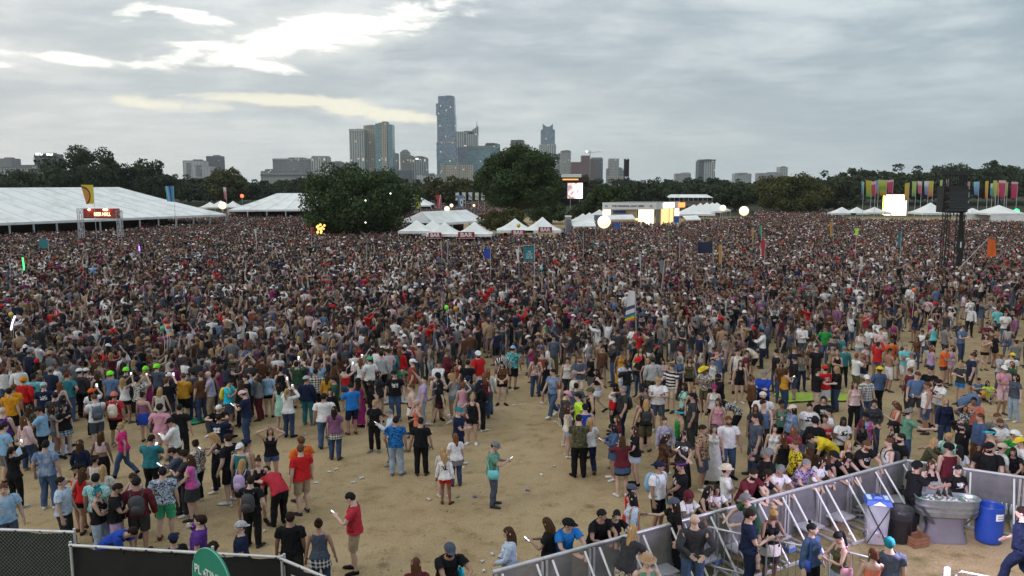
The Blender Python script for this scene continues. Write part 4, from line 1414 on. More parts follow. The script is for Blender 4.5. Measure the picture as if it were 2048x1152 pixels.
def flat_awning(label, px0, px1, py, D, depth, name='awning'):
 a, b = at(px0, py, D), at(px1, py, D)
 root = empty(name, ((a.x + b.x) / 2, D, 0), 0, label, 'awning')
 w = b.x - a.x
 MB().add([(-w / 2, 0, a.z - .35), (w / 2, 0, a.z - .3), (w / 2, depth, a.z + .25), (-w / 2, depth, a.z + .1), (-w / 2, 0, a.z - .5), (w / 2, 0, a.z - .45)], [(0, 1, 2, 3), (4, 5, 1, 0)]).build('canopy', CANVAS, root)
 for sx in (-1, 1):
  MB().tube([(sx * w * .48, .1, 0), (sx * w * .48, .1, a.z - .3)], .05, 6).build('leg', ALU, root)


flat_awning('long low white awning in front of the light beer pavilion', 1216, 1272, 434, 126, 4)
flat_awning('low white awning left of the big lit balloon', 1146, 1192, 447, 110, 3.5)
flat_awning('low white awning in front of the five peaked canopies', 1372, 1402, 435, 134, 3)


def bar_sign(label, x0, x1, y0, y1, D):
 a, b = at(x0, y0, D), at(x1, y1, D)
 root = empty('bar_sign', ((a.x + b.x) / 2, D, b.z), 0, label, 'sign', 'bar signs')
 w, h = b.x - a.x, a.z - b.z
 MB().box((0, 0, h / 2), (w, .04, h)).build('panel', REDB, root)
 text('lettering', 'BAR', h * .95, LETW, root, (0, -.03, h / 2), bold=.02, width=w * .74)
 MB().box((0, -.01, -.04), (w * 1.02, .05, .06)).build('lower_rail', ALU, root)


bar_sign('red sign reading BAR, the first from the round oak', 857, 883, 465, 476, 95.6)
bar_sign('red sign reading BAR, the second from the round oak', 916, 949, 464, 476, 95.6)
bar_sign('red sign reading BAR, the third from the round oak', 1023, 1050, 460, 471, 101.6)
bar_sign('red sign reading BAR, nearest the grey cabin', 1077, 1104, 454, 465, 101.6)


def counter(label, x0, x1, y0, D):
 a, b = at(x0, y0, D), at(x1, y0, D)
 root = empty('bar_counter', ((a.x + b.x) / 2, D, 0), 0, label, 'bar counter')
 w = b.x - a.x
 MB().box((0, 0, .55), (w, .5, 1.1)).build('front', BLUEP, root)
 MB().box((0, 0, 1.14), (w * 1.02, .7, .07)).build('top', DULL, root)
 MB().box((0, .6, a.z - .17), (w, .03, .34)).build('printed_valance', mat('grey_printed_valance', (.45, .46, .48), .7, .25, 4.0), root)


counter('bar counter under the pair of signs nearest the round oak', 842, 990, 467, 97)
counter('bar counter under the pair of signs nearest the grey cabin', 1000, 1128, 460, 103)


def cabin():
 a, b = at(1131, 434, 112), at(1143, 434, 112)
 root = empty('grey_cabin', ((a.x + b.x) / 2, 112, 0), 0, 'narrow grey toilet cabin between the bar tents', 'cabin')
 w = b.x - a.x
 MB().box((0, .5, a.z / 2), (w, 1.1, a.z)).build('wall', DULL, root)
 MB().box((0, .5, a.z + .08), (w * 1.06, 1.2, .16)).build('roof', WHITEP, root)
 MB().box((0, -.07, a.z * .47), (w * .7, .04, a.z * .86)).build('door', mat('grey_door', (.16, .17, .18), .6), root)


cabin()


def beer_pavilion():
 D = 134
 tl, tr, te = at(1205, 405, D), at(1313, 404, D), at(1358, 407, D + 7)
 w, h = tr.x - tl.x, tl.z
 ang = 0
 root = empty('beer_pavilion', (tl.x, D, 0), 0, 'white lit beer pavilion with black lettering along its fascia', 'pavilion')
 fz = 1.15
 MB().box((w / 2, 0, h - fz / 2), (w, .3, fz)).build('fascia', WHITEP, root)
 side = Vector((te.x - tr.x, 7, 0))
 sl, sa = side.length, math.atan2(side.y, side.x)
 MB().box((w + side.x / 2, side.y / 2, h - fz / 2), (sl, .3, fz), sa).build('fascia', WHITEP, root)
 MB().add([(0, 0, h), (w, 0, h), (w + side.x, 7, h), (side.x, 7, h)], [(0, 1, 2, 3)]).build('roof', ROOF, root)
 text('lettering', 'THE ORIGINAL LIGHT BEER', .42, LETK, root, (w * .47, -.17, h - fz * .52), width=w * .60, bold=.012)
 for x in (.07, .90):
  MB().box((w * x, -.16, h - fz * .45), (.42, .02, .08)).box((w * x + .1, -.16, h - fz * .62), (.3, .02, .07)).box((w * x - .12, -.16, h - fz * .55), (.07, .02, .24)).build('emblem', LETK, root)
 u = lambda px: w * (px - 1205) / 108
 low = h - fz
 MB().box((u(1214), .2, low / 2), (u(1222) - u(1206), .2, low)).build('lit_panel', WARM, root)
 MB().box((u(1293), .1, low / 2), (u(1311) - u(1280), .3, low)).build('lit_panel', WARM, root)
 MB().box((u(1251), 3.0, low / 2), (u(1280) - u(1222), .2, low)).build('inner_wall', mat('pavilion_inner_wall', (.42, .38, .32), .8, .3, 2.0), root)
 MB().box((u(1240), .6, low - .45), (u(1254) - u(1228), .06, .55)).build('blue_banner', BLUEP, root)
 MB().box((u(1232), .5, low - 1.35), (.55, .05, .5)).build('menu_screen', glow('menu_screen', (1, .95, .8), 1.6), root)
 MB().box((u(1275), .5, low - 1.65), (.8, .1, .25)).build('yellow_lamp', glow('yellow_lamp', (1, .72, .08), 2.5), root)
 m = MB()
 for i in range(12):
  m.box((u(1229) + i * .33, .8, low - 1.35), (.12, .12, .42))
 m.build('tap_row', mat('bottle_amber', (.20, .12, .04), .4), root)
 for i in range(9):
  MB().box((u(1226) + i * .62, -.5, .95), (.5, .1, 1.9)).build('wooden_slat', WOODM, root)
 n = Vector((side.y, -side.x, 0)).normalized()

 def panel(t0, t1, z0, z1, m, nm, out=.16):
  c = Vector((w, 0, 0)) + side * ((t0 + t1) / 2) + n * out
  MB().box((c.x, c.y, (z0 + z1) / 2), (sl * (t1 - t0), .1, z1 - z0), sa).build(nm, m, root)
 panel(.26, .72, h - .95, h - .15, glow('lit_white_sign', (1, .98, .92), 1.8), 'lit_sign', .25)
 panel(.18, .50, 0, low, glow('amber_lit_panel', (1, .66, .28), .8), 'amber_panel')
 panel(.55, .70, 0, low, glow('amber_lit_panel', (1, .66, .28), .8), 'amber_panel')
 panel(0, 1.0, 0, low, mat('pavilion_side_wall', (.25, .22, .18), .8), 'side_wall', -.05)
 panel(.78, .98, .1, low, WARM, 'lit_panel', .12)
 panel(.94, 1.2, h - 1.0, h - .2, glow('red_orange_sign', (1, .22, .05), 2.0), 'red_sign', .3)


beer_pavilion()


def standing_banner(label, px, py0, py1, D, w, m, group='printed standing banners'):
 t, b = at(px, py0, D), at(px, py1, D)
 root = empty('standing_banner', (t.x, D, 0), 0, label, 'banner', group)
 MB().box((0, 0, (t.z + b.z) / 2), (w, .03, t.z - b.z)).build('panel', m, root)
 MB().tube([(w / 2 + .03, 0, 0), (w / 2 + .03, 0, t.z)], .03, 6).build('pole', ALU, root)


standing_banner('blue printed banner in front of the light beer pavilion', 1234, 445, 458, 118, 1.0, BLUEP)
standing_banner('narrow blue banner at the pavilion corner', 1353, 432, 446, 128, .8, BLUEP)
standing_banner('blue grey banner left of the light beer pavilion', 1197, 430, 446, 128, 1.4, mat('grey_blue_cloth', (.12, .15, .25), .7))


def raised_deck():
 D = 232
 l, r = at(1340, 389, D), at(1425, 389, D)
 root = empty('viewing_deck', (l.x, D, 0), 0, 'long raised viewing deck under a flat white roof, far behind the canopies', 'viewing deck')
 w, z = r.x - l.x, l.z
 MB().add([(-.3, 0, z - .9), (w + .3, 0, z - .9), (w - 1, 3, z), (.8, 3, z), (-.3, 6, z - .9), (w + .3, 6, z - .9)], [(0, 1, 2, 3), (3, 2, 5, 4), (0, 3, 4), (1, 5, 2)]).build('roof', CANVAS, root)
 MB().box((w / 2, 3, 1.9), (w, 6, .3)).build('deck', DULL, root)
 MB().box((w / 2, .1, 2.6), (w, .05, 1.0)).build('railing', mat('deck_scrim', (.16, .13, .12), .8), root)
 for i in range(10):
  MB().box((w * i / 9, .2, z / 2 - .4), (.12, .12, z - .9)).build('post', ALU, root)


raised_deck()


def led_screen(label, x0, x1, y0, y1, D, post_y, m, name='led_screen', side=None):
 a, b = at(x0, y0, D), at(x1, y1, D)
 root = empty(name, ((a.x + b.x) / 2, D, 0), 0, label, 'screen')
 w, h = b.x - a.x, a.z - b.z
 zc = (a.z + b.z) / 2
 MB().box((0, .12, zc), (w * 1.02, .2, h * 1.02)).build('cabinet', BLACKM, root)
 MB().box((0, -.02, zc), (w, .05, h)).build('screen', m, root)
 if side:
  MB().box((-w / 2 - .12, .06, zc), (.22, .3, h * .9)).build('edge_light', side, root)
 for sx in (-1, 1):
  MB().tube([(sx * w * .3, .2, 0), (sx * w * .3, .2, b.z + .2)], .1, 6).build('post', ALU, root)
 return root


led_screen('bright glowing white screen among the coloured banners', 1770, 1812, 389, 431, 158, 445, glow('blown_out_screen', (1.0, .90, .78), 1.0), side=glow('yellow_edge_light', (1, .8, .1), 3.0))


def stage():
 D = 300
 a, b = at(1100, 348, D), at(1163, 356, D)
 root = empty('distant_stage', ((a.x + b.x) / 2, D, 0), 0, 'distant stage with a white edged roof peeping out behind the taller oak', 'stage')
 w = b.x - a.x
 MB().box((0, 4, a.z - .6), (w, 8, 1.2)).build('roof', WHITEP, root)
 MB().box((1.5, 3.9, a.z - 2.0), (w + 3, 7, 1.5)).build('roof_truss', SHADE, root)
 MB().box((w * .15, -.2, a.z - 2.0), (w * .5, .1, .5)).build('amber_strip', glow('amber_strip', (1, .45, .1), .7), root)
 MB().box((0, 8, a.z / 2), (w, .3, a.z - 3)).build('back_wall', BLACKM, root)
 MB().box((0, 3, .9), (w, 9, 1.8)).build('deck', BLACKM, root)


stage()


def stage_screen_mat():
 m, nt, b = principled('stage_video_wall')
 g = nd(nt, 'ShaderNodeTexCoord')
 n = nd(nt, 'ShaderNodeTexNoise', None, Vector=g.outputs['Object'], Scale=.8, Detail=4.0)
 sp = nd(nt, 'ShaderNodeSeparateXYZ', None, Vector=g.outputs['Object'])
 t = mth(nt, 'ADD', n.outputs['Fac'], mth(nt, 'MULTIPLY', sp.outputs[0], .06))
 c = ramp(nt, t, (.40, (.08, .02, .02)), (.50, (.9, .35, .30)), (.58, (1, .74, .74)))
 nt.links.new(c, b.inputs['Emission Color'])
 b.inputs['Emission Strength'].default_value = 1.5
 return m


led_screen('far video screen with a pinkish white picture beside the distant stage', 1135, 1165, 366, 397, 262, 420, stage_screen_mat(), 'video_screen')


def truss(m, p, h, w, n, r=.05):
 """a square lattice mast"""
 cs = [(p[0] + sx * w / 2, p[1] + sy * w / 2) for sx, sy in ((-1, -1), (1, -1), (1, 1), (-1, 1))]
 for x, y in cs:
  m.tube([(x, y, p[2]), (x, y, p[2] + h)], r, 5)
 for i in range(n):
  z0, z1 = p[2] + h * i / n, p[2] + h * (i + 1) / n
  for k in range(4):
   (x0, y0), (x1, y1) = cs[k], cs[(k + 1) % 4]
   if i % 2:
    x0, y0, x1, y1 = x1, y1, x0, y0
   m.tube([(x0, y0, z0), (x1, y1, z1)], r * .6, 4, cap=False)
   m.tube([(cs[k][0], cs[k][1], z1), (cs[(k + 1) % 4][0], cs[(k + 1) % 4][1], z1)], r * .6, 4, cap=False)


def light_mast():
 D = 270
 t = at(1253, 318, D)
 root = empty('truss_mast', (t.x, D, 0), 0, 'tall dark lattice mast standing in the tree line right of the yellow lit block', 'mast')
 m = MB()
 truss(m, (0, 0, 0), t.z, 1.3, 12, .12)
 m.build('lattice', BLACKM, root)
 MB().box((0, -.6, t.z - 3), (1.6, .8, 5.5)).build('loudspeaker_stack', BLACKM, root)


light_mast()


def delay_tower():
 D = 66.0
 l, r = at(1884, 372, D), at(1937, 425, D)
 cx = (l.x + r.x) / 2
 root = empty('speaker_tower', (cx, D, 0), 0, 'dark delay speaker tower on lattice legs among the crowd at right', 'speaker tower')
 top, bot, w = at(1900, 345, D).z, r.z, (r.x - l.x) * .86
 for i, dx in enumerate((-.62, .55)):
  m = MB()
  truss(m, (dx, 0, 0), top - .2, .42, 16, .035)
  m.build('lattice_mast', BLACKM, root)
 MB().box((0, .5, (l.z + bot) / 2), (w, 1.0, l.z - bot)).build('speaker_shroud', mat('black_scrim_cloth', (.03, .03, .032), .95, .3, 2.0), root)
 for i in range(9):
  MB().box((.1 * math.sin(i * 2.1), -.18 - .03 * i, l.z - .15 - i * (l.z - bot) / 9.3), (w * .82, .38, (l.z - bot) / 10), 0, rx=-.05 * i).build('loudspeaker', BLACKM, root)
 MB().box((-.15, .1, top), (2.6, .5, .3)).build('top_beam', BLACKM, root)
 m = MB()
 for k in range(14):
  a = k * 1.1
  m.tube([(.55 + .16 * math.sin(a), -.24, .2 + k * .1), (.6 + .2 * math.sin(a + 1), -.26, 2.2), (.5 + .1 * math.cos(a), -.2, bot + .4)], .03, 5)
 m.build('cable_loom', BLACKM, root)
 s = at(1921, 490, D - .35)
 MB().box((s.x - cx, -.36, s.z), (.66, .03, .84)).build('number_board', LETK, root)
 text('number', '1', .62, LETW, root, (s.x - cx, -.39, s.z), bold=.02)
 MB().box((0, 0, .12), (2.6, 1.6, .24)).build('base', BLACKM, root)


delay_tower()


# ------------------------------------------------------------------ lit balloons, lamps
def lit_balloon(label, px, py, D, r_px, m=GLOBE, name='lit_balloon'):
 p = at(px, py, D)
 r = r_px * D / FPX
 root = empty(name, (p.x, D, 0), 0, label, 'balloon light', 'lit globe balloons')
 MB().ball((0, 0, p.z), r, 20).build('globe', m, root)
 MB().tube([(0, 0, 0), (0, 0, p.z - r * .9)], .04, 6).build('pole', ALU, root)


lit_balloon('lit globe balloon in the gap beside the beer hall', 445, 411, 152, 7.5)
lit_balloon('largest lit globe balloon, left of the light beer pavilion', 1208, 444, 112, 13)
lit_balloon('lit globe balloon right of the five peaked canopies', 1488, 422, 152, 9.5)
lit_balloon('smaller lit globe balloon on the corner of the five peaked canopies', 1446, 416, 160, 6)
lit_balloon('lit globe balloon by the blue eye flag', 894, 418, 176, 5.5)
lit_balloon('tiny lit globe balloon just behind the one by the blue eye flag', 903, 411, 190, 3.6)
lit_balloon('tiny lit globe balloon under the row of white flags', 948, 411, 190, 2.6)
lit_balloon('green glowing balloon over the large canopy at the right edge', 2033, 423, 150, 5.5, glow('green_lamp', (.05, 1, .25), 1.6))
lit_balloon('red glowing lamp by the reddish brown tree', 484, 392, 200, 3.6, glow('red_lamp', (1, .12, .05), 2.0))


def lantern_cluster():
 D = 103
 root = empty('lantern_cluster', (at(642, 460, D).x, D, 0), 0, 'cluster of amber globe lanterns at the left foot of the round oak', 'lantern')
 rs = random.Random(3)
 for i in range(15):
  a, r = rs.uniform(0, 6.28), rs.uniform(.1, .62)
  p = at(642 + r * 16 * math.cos(a), 459 + r * 17 * math.sin(a), D)
  MB().ball((p.x - root.location.x, rs.uniform(-.3, .3), p.z), rs.uniform(.11, .17), 10).build('lantern', AMBER, root)
 z = at(642, 449, D).z
 MB().tube([(0, .3, 0), (0, .3, z)], .05, 6).build('pole', BLACKM, root)


lantern_cluster()
for i, (px, py, lab) in enumerate(((731, 445, 'upper small white lamp hanging inside the round oak'), (731, 401, 'small white lamp high inside the round oak'), (781, 387, 'small pale lamp near the right edge of the round oak'))):
 p = at(px, py, 101)
 r = empty('hanging_lamp', (p.x, 101, p.z), 0, lab, 'lamp', 'lamps in the oak')
 MB().ball((0, 0, 0), .10, 8).build('bulb', WHITEL, r)
 MB().tube([(0, 0, .12), (0, 0, .9)], .015, 5).build('cord', BLACKM, r)


# ------------------------------------------------------------------ beer hall entrance, flags on the marquee
def hall_entrance():
 D = 100.0
 def zx(px, py):
  p = at(px, py, D)
  return p.x, p.z
 x0, zt = zx(167, 417)
 x1, zb = zx(240, 437)
 root = empty('hall_entrance_sign', ((x0 + x1) / 2, D, 0), 0, 'red lit hall sign carried by two lattice posts in front of the big marquee', 'sign')
 w = x1 - x0
 MB().box((0, 0, (zt + zb) / 2), (w, .12, zt - zb)).build('panel', REDB, root)
 text('lettering', 'BEER HALL', .62, glow('lit_cream_letters', (1, .8, .45), 1.3), root, (.1, -.1, (zt + zb) / 2 - .1), width=w * .46, bold=.02)
 for sx in (-1, 1):
  m = MB()
  cx = sx * w * .36
  for k in range(5):
   a = math.pi * (k + .5) / 5
   m.tube([(cx, -.09, zb + .35), (cx + math.cos(a) * .42, -.09, zb + .35 + math.sin(a) * .42)], .02, 4)
  m.box((cx, -.09, zb + .22), (.7, .02, .05))
  m.build('emblem', mat('sign_emblem_gold', (.35, .15, .06), .6), root)
 for px in (181, 211, 216):
  x, z = zx(px, 419)
  MB().ball((x - root.location.x, -.35, z), .13, 8).build('spotlight', glow('hall_spot', (1, .75, .3), 9.0), root)
 for px in (159, 237):
  m = MB()
  x, z = zx(px, 421)
  truss(m, (x - root.location.x, .1, 0), z + (.25 if px < 200 else 0), .5, 10, .04)
  m.build('lattice_post', ALU, root)


hall_entrance()


def cloth_flag(name, label, px, y_top, y_bot, px_edge, D, kind, base_z=0.0, group=None, hem=None, tilt=0.0, cat='flag', pole_m=None, rounded=False):
 """pole at px; the cloth hangs from y_top to y_bot and reaches px_edge; real size from the distance"""
 t, b, e = at(px, y_top, D), at(px, y_bot, D), at(px_edge, y_top, D)
 root = empty(name, (t.x, D, 0), 0, label, cat, group)
 MB().tube([(tilt * (t.z - base_z), 0, base_z), (0, 0, t.z + .05)], [.028 * max(1, D / 90), .018 * max(1, D / 90)], 6).build('pole', pole_m or ALU, root)
 w, h = e.x - t.x, t.z - b.z
 nx, ny = 7, 9
 vs, fs = [], []
 ph = (px * .37) % 6.28
 for j in range(ny + 1):
  for i in range(nx + 1):
   u, v = i / nx, j / ny
   ww = w * (1 - (1 - (hem if hem is not None else 1)) * v)
   if rounded:
    ww *= 1 - .25 * max(0, .3 - v) / .3
   vs.append((u * ww, .10 * abs(w) * math.sin(u * 5 + v * 2.2 + ph) * u, t.z - h * v - .06 * h * u * math.sin(ph + v)))
 for j in range(ny):
  for i in range(nx):
   a = j * (nx + 1) + i
   fs.append((a, a + 1, a + nx + 2, a + nx + 1))
 o = MB().add(vs, fs, 0, True).build('cloth', kind, root)
 # rest coordinates: u along the width, v up the height
 at_ = o.data.attributes.new('rest', 'FLOAT_VECTOR', 'POINT')
 at_.data.foreach_set('vector', np.array([(i / nx, 0, 1 - j / ny) for j in range(ny + 1) for i in range(nx + 1)], np.float32).ravel())
 return root


def flag_mat(name, f):
 m, nt, b = principled(name)
 a = nd(nt, 'ShaderNodeAttribute', {'attribute_name': 'rest'})
 s = nd(nt, 'ShaderNodeSeparateXYZ', None, Vector=a.outputs['Vector'])
 nt.links.new(f(nt, s.outputs[0], s.outputs[2]), b.inputs['Base Color'])
 b.inputs['Roughness'].default_value = .8
 return m


def bands(name, *stops):
 return flag_mat(name, lambda nt, u, v: ramp(nt, v, *stops))


def plain(name):
 return mat('flag_' + name, COL[name], .8, .1)


def disc_flag(nt, u, v):
 d = mth(nt, 'SQRT', mth(nt, 'ADD', mth(nt, 'POWER', mth(nt, 'ABSOLUTE', mth(nt, 'MULTIPLY', mth(nt, 'SUBTRACT', u, .95), .75)), 2.0), mth(nt, 'POWER', mth(nt, 'ABSOLUTE', mth(nt, 'SUBTRACT', v, .45)), 2.0)))
 return ramp(nt, d, (0, (.55, .25, .05)), (.24, (.58, .2, .05)), (.30, (.6, .33, .04)), (.36, (.16, .05, .02)), (.47, (.60, .46, .03)), interp='CONSTANT')


cloth_flag('tall_flag', 'yellow flag with a brown ringed disc, flying over the hall sign', 186, 370, 407, 163, 99, flag_mat('sun_disc_flag', disc_flag), 0, 'flags by the big marquee', hem=.72)
cloth_flag('tall_flag', 'blue flag with vertical stripes near the hipped end of the big marquee', 347, 372, 404, 329, 118, flag_mat('blue_stripe_flag', lambda nt, u, v: ramp(nt, u, (0, (.04, .28, .40)), (.3, (.03, .08, .3)), (.55, (.12, .30, .45)), (.7, (.25, .42, .52)), (.85, (.10, .34, .46)), interp='CONSTANT')), 0, 'flags by the big marquee', hem=.78)

GRAD = [
 (1728, 364, 390, -5, 'teal over purple', [(0, (.12, .07, .22)), (.5, (.12, .36, .4)), (1, (.32, .55, .55))]), (1744, 362, 394, -13, 'yellow over green', [(0, (.10, .30, .06)), (.5, (.38, .36, .03)), (1, (.52, .42, .03))]),
 (1752, 362, 392, -9, 'red with a white top, beside the yellow over green one', [(0, (.34, .04, .08)), (.75, (.46, .07, .11)), (.86, (.6, .5, .5))]), (1758, 361, 388, -7, 'blue over red', [(0, (.42, .10, .06)), (.35, (.25, .25, .36)), (1, (.16, .28, .45))]),
 (1774, 360, 392, -17, 'wide yellow and green with an orange hem', [(0, (.5, .15, .03)), (.25, (.34, .36, .04)), (.5, (.14, .32, .04)), (.7, (.42, .42, .05)), (1, (.45, .5, .2))]), (1787, 359, 386, -12, 'wide crimson with a pale top, nearest above the glowing screen', [(0, (.38, .03, .09)), (.8, (.42, .05, .12)), (.9, (.58, .42, .44))]),
 (1819, 365, 400, -9, 'golden yellow right of the glowing screen', [(0, (.45, .16, .05)), (.4, (.5, .3, .03)), (1, (.55, .42, .06))]), (1833, 363, 392, -9, 'light green', [(0, (.08, .2, .1)), (.4, (.24, .4, .07)), (1, (.4, .48, .2))]),
 (1844, 363, 388, -9, 'pink with a white top', [(0, (.4, .08, .13)), (.6, (.5, .12, .17)), (.8, (.6, .48, .5))]), (1858, 362, 391, -9, 'white over purple', [(0, (.14, .11, .3)), (.5, (.25, .25, .4)), (.8, (.55, .58, .6))]),
 (1867, 362, 392, -9, 'yellow over red, right of the white over purple one', [(0, (.45, .07, .05)), (.4, (.5, .28, .03)), (1, (.5, .45, .05))]), (1885, 360, 384, -5, 'narrow pale green left of the speaker tower', [(0, (.2, .3, .08)), (1, (.42, .46, .2))]),
 (1897, 359, 374, -5, 'small pink and white above the speaker tower', [(0, (.45, .12, .2)), (1, (.6, .5, .52))]), (1940, 363, 382, -6, 'dull pink just right of the speaker tower', [(0, (.3, .08, .13)), (1, (.45, .25, .3))]),
 (1959, 363, 391, -11, 'sky blue over violet', [(0, (.10, .10, .3)), (.5, (.12, .3, .48)), (1, (.25, .48, .58))]), (1977, 362, 397, -6, 'narrow yellow over orange', [(0, (.5, .1, .02)), (.4, (.52, .25, .03)), (1, (.55, .38, .03))]),
 (1986, 367, 390, -5, 'teal with a white top', [(0, (.05, .24, .2)), (.6, (.10, .36, .36)), (.75, (.6, .62, .62))]), (1994, 361, 395, -7, 'green and yellow beside the teal one', [(0, (.12, .28, .1)), (.5, (.34, .38, .07)), (1, (.45, .46, .1))]),
 (1999, 366, 392, -6, 'small orange', [(0, (.5, .16, .03)), (1, (.6, .34, .03))]), (2012, 361, 396, -14, 'wide crimson with a pale top, second from the right end', [(0, (.38, .03, .09)), (.8, (.42, .05, .12)), (.9, (.58, .42, .44))]),
 (2016, 365, 392, -5, 'narrow olive green behind the wide crimson one', [(0, (.16, .26, .06)), (1, (.42, .42, .12))]), (2036, 364, 396, -14, 'wide crimson at the right end of the row', [(0, (.38, .02, .08)), (.85, (.44, .05, .12)), (.92, (.58, .42, .44))])]
for i, (px, y0, y1, dx, lab, st) in enumerate(GRAD):
 cloth_flag('banner_flag', 'tall banner flag, ' + lab, px, y0, y1, px + dx, 148 + (i * 7) % 13, bands('banner_gradient_%d' % i, *st), 0, 'coloured banner flags on the right', hem=.8)

ORIG = (('white with a dark ring, first of the white row', 918), ('white with dark drips, second of the white row', 931), ('white with blue hem, third of the white row', 944), ('white and lime, fourth of the white row', 957), ('white with a dark arch, fifth of the white row', 969))
for i, (lab, px) in enumerate(ORIG):
 cc = [(.10, .11, .12), (.16, .2, .24), (.12, .2, .34), (.30, .42, .06), (.14, .16, .13)][i]
 cloth_flag('white_flag', lab, px, 385, 400, px - 7, 205, flag_mat('white_row_flag_%d' % i, lambda nt, u, v, cc=cc: ramp(nt, mth(nt, 'ADD', v, mth(nt, 'MULTIPLY', mth(nt, 'SINE', mth(nt, 'MULTIPLY', u, 6.0)), .12)), (0, (.5, .52, .52)), (.25, cc), (.55, (.55, .57, .57)), interp='CONSTANT')), 0, 'white flags behind the round oak')
cloth_flag('tall_flag', 'green and yellow flag with a looped emblem, right of the round oak', 841, 391, 418, 830, 150, flag_mat('loop_flag', lambda nt, u, v: ramp(nt, mth(nt, 'ABSOLUTE', mth(nt, 'SUBTRACT', mth(nt, 'SQRT', mth(nt, 'ADD', mth(nt, 'POWER', mth(nt, 'ABSOLUTE', mth(nt, 'SUBTRACT', u, .5)), 2.0), mth(nt, 'POWER', mth(nt, 'ABSOLUTE', mth(nt, 'MULTIPLY', mth(nt, 'SUBTRACT', mth(nt, 'FRACT', mth(nt, 'MULTIPLY', v, 2.0)), .5), .6)), 2.0))), .22)), (0, (.55, .5, .04)), (.09, (.02, .16, .05)), interp='CONSTANT')), 0, 'flags right of the round oak')
cloth_flag('tall_flag', 'red flag with a pale slash, right of the looped emblem flag', 882, 390, 417, 872, 160, flag_mat('slash_flag', lambda nt, u, v: ramp(nt, mth(nt, 'ADD', u, mth(nt, 'MULTIPLY', v, .6)), (0, (.36, .03, .06)), (.62, (.6, .45, .45)), (.78, (.4, .04, .07)), interp='CONSTANT')), 0, 'flags right of the round oak', hem=.6)
cloth_flag('tall_flag', 'blue flag with a pale eye shape under the white flag row', 926, 391, 417, 915, 165, flag_mat('eye_flag', lambda nt, u, v: ramp(nt, mth(nt, 'SQRT', mth(nt, 'ADD', mth(nt, 'POWER', mth(nt, 'ABSOLUTE', mth(nt, 'SUBTRACT', u, .3)), 2.0), mth(nt, 'POWER', mth(nt, 'ABSOLUTE', mth(nt, 'SUBTRACT', v, .45)), 2.0))), (0, (.05, .09, .16)), (.15, (.55, .6, .64)), (.3, (.12, .2, .34)), interp='CONSTANT')), 0, 'flags right of the round oak', hem=.85)
cloth_flag('tall_flag', 'pink and white flag before the reddish brown tree', 452, 375, 400, 446, 185, bands('pink_white_flag', (0, (.35, .06, .12)), (.6, (.42, .15, .2)), (.8, (.58, .5, .5))), 0, 'flags by the big marquee', hem=.7)

# totems and flags carried in the crowd: the pole stands on the ground among the people
TOT = [
 ('crowd_flag', 'teal square flag held over the crowd before the big marquee', 96, 479, 496, 78, 76, 'teal', 1, 0), ('crowd_flag', 'red triangular flag left of the lanterns', 622, 455, 474, 628, 92, 'red', .1, 0), ('crowd_flag', 'small teal pennant in front of the round oak', 733, 489, 504, 738, 68, 'teal', .1, 0),
 ('crowd_flag', 'blue flag sagging from its pole in mid crowd', 981, 498, 518, 967, 62, 'royal', .8, 0), ('crowd_flag', 'white ghost-like cloth on a yellow pole', 1038, 497, 522, 1031, 58, 'white', .3, 0), ('crowd_flag', 'tall narrow black and white banner in mid crowd', 1167, 462, 500, 1171, 72, 'charcoal', .7, 0),
 ('crowd_flag', 'blue and white pennant in mid crowd', 1360, 479, 497, 1365, 68, 'steelblue', .4, 0), ('crowd_flag', 'large dark navy flag flying left of its pole', 1426, 484, 506, 1394, 62, 'navy', .9, .04), ('crowd_flag', 'yellow feather pennant right of the large navy flag', 1444, 489, 526, 1437, 62, 'mustard', .5, 0),
 ('crowd_flag', 'small yellow pennant near the green one at right', 1507, 459, 486, 1503, 78, 'mustard', .5, 0), ('crowd_flag', 'green pennant right of the small yellow one', 1524, 452, 472, 1518, 80, 'seagreen', .3, 0), ('crowd_flag', 'blue and crimson flag below the green pennant', 1531, 480, 512, 1522, 64, 'crimson', .7, 0),
 ('crowd_flag', 'amber pennant left of the glowing screen', 1665, 443, 470, 1659, 82, 'mustard', .4, .1), ('crowd_flag', 'bright orange flag billowing on a slanted pole at right', 1976, 478, 514, 1992, 55, 'orange', 1.2, -.9), ('crowd_flag', 'red pennant beside the speaker tower', 1889, 478, 500, 1883, 62, 'crimson', .1, 0),
 ('crowd_flag', 'white triangular flag with a dark emblem in the right crowd', 1726, 514, 545, 1718, 50, 'offwhite', .1, -.15), ('crowd_flag', 'narrow white pennant in the middle of the crowd', 1282, 508, 535, 1277, 54, 'lightgrey', .3, 0), ('crowd_flag', 'grey printed flag leaning over the crowd', 1330, 520, 548, 1318, 52, 'grey', .6, -.1),
 ('crowd_flag', 'blue and teal pennant under the glowing screen', 1803, 462, 495, 1796, 60, 'teal', .6, 0), ('crowd_flag', 'white pennant left of the second marquee', 512, 458, 480, 508, 88, 'offwhite', .2, 0), ('crowd_flag', 'dull teal pennant among dark shirts under the navy flag', 1338, 462, 477, 1333, 84, 'sage', .4, 0),
 ('crowd_flag', 'thin blue pennant before the second bar sign', 895, 484, 506, 897, 70, 'steelblue', .3, 0), ('crowd_flag', 'faded orange pennant before the first bar sign', 883, 482, 500, 879, 72, 'tan', .3, 0)]
for nm, lab, px, y0, y1, xe, D, c, hem, tl in TOT:
 d2 = (CAM_H - 3.1) * FPX / max(20, ((y0 + y1) / 2 - 365))
 cloth_flag(nm, lab, px, y0, y1, xe, min(D + 8, d2), plain(c), .9, 'flags held up in the crowd', hem=hem, tilt=tl)


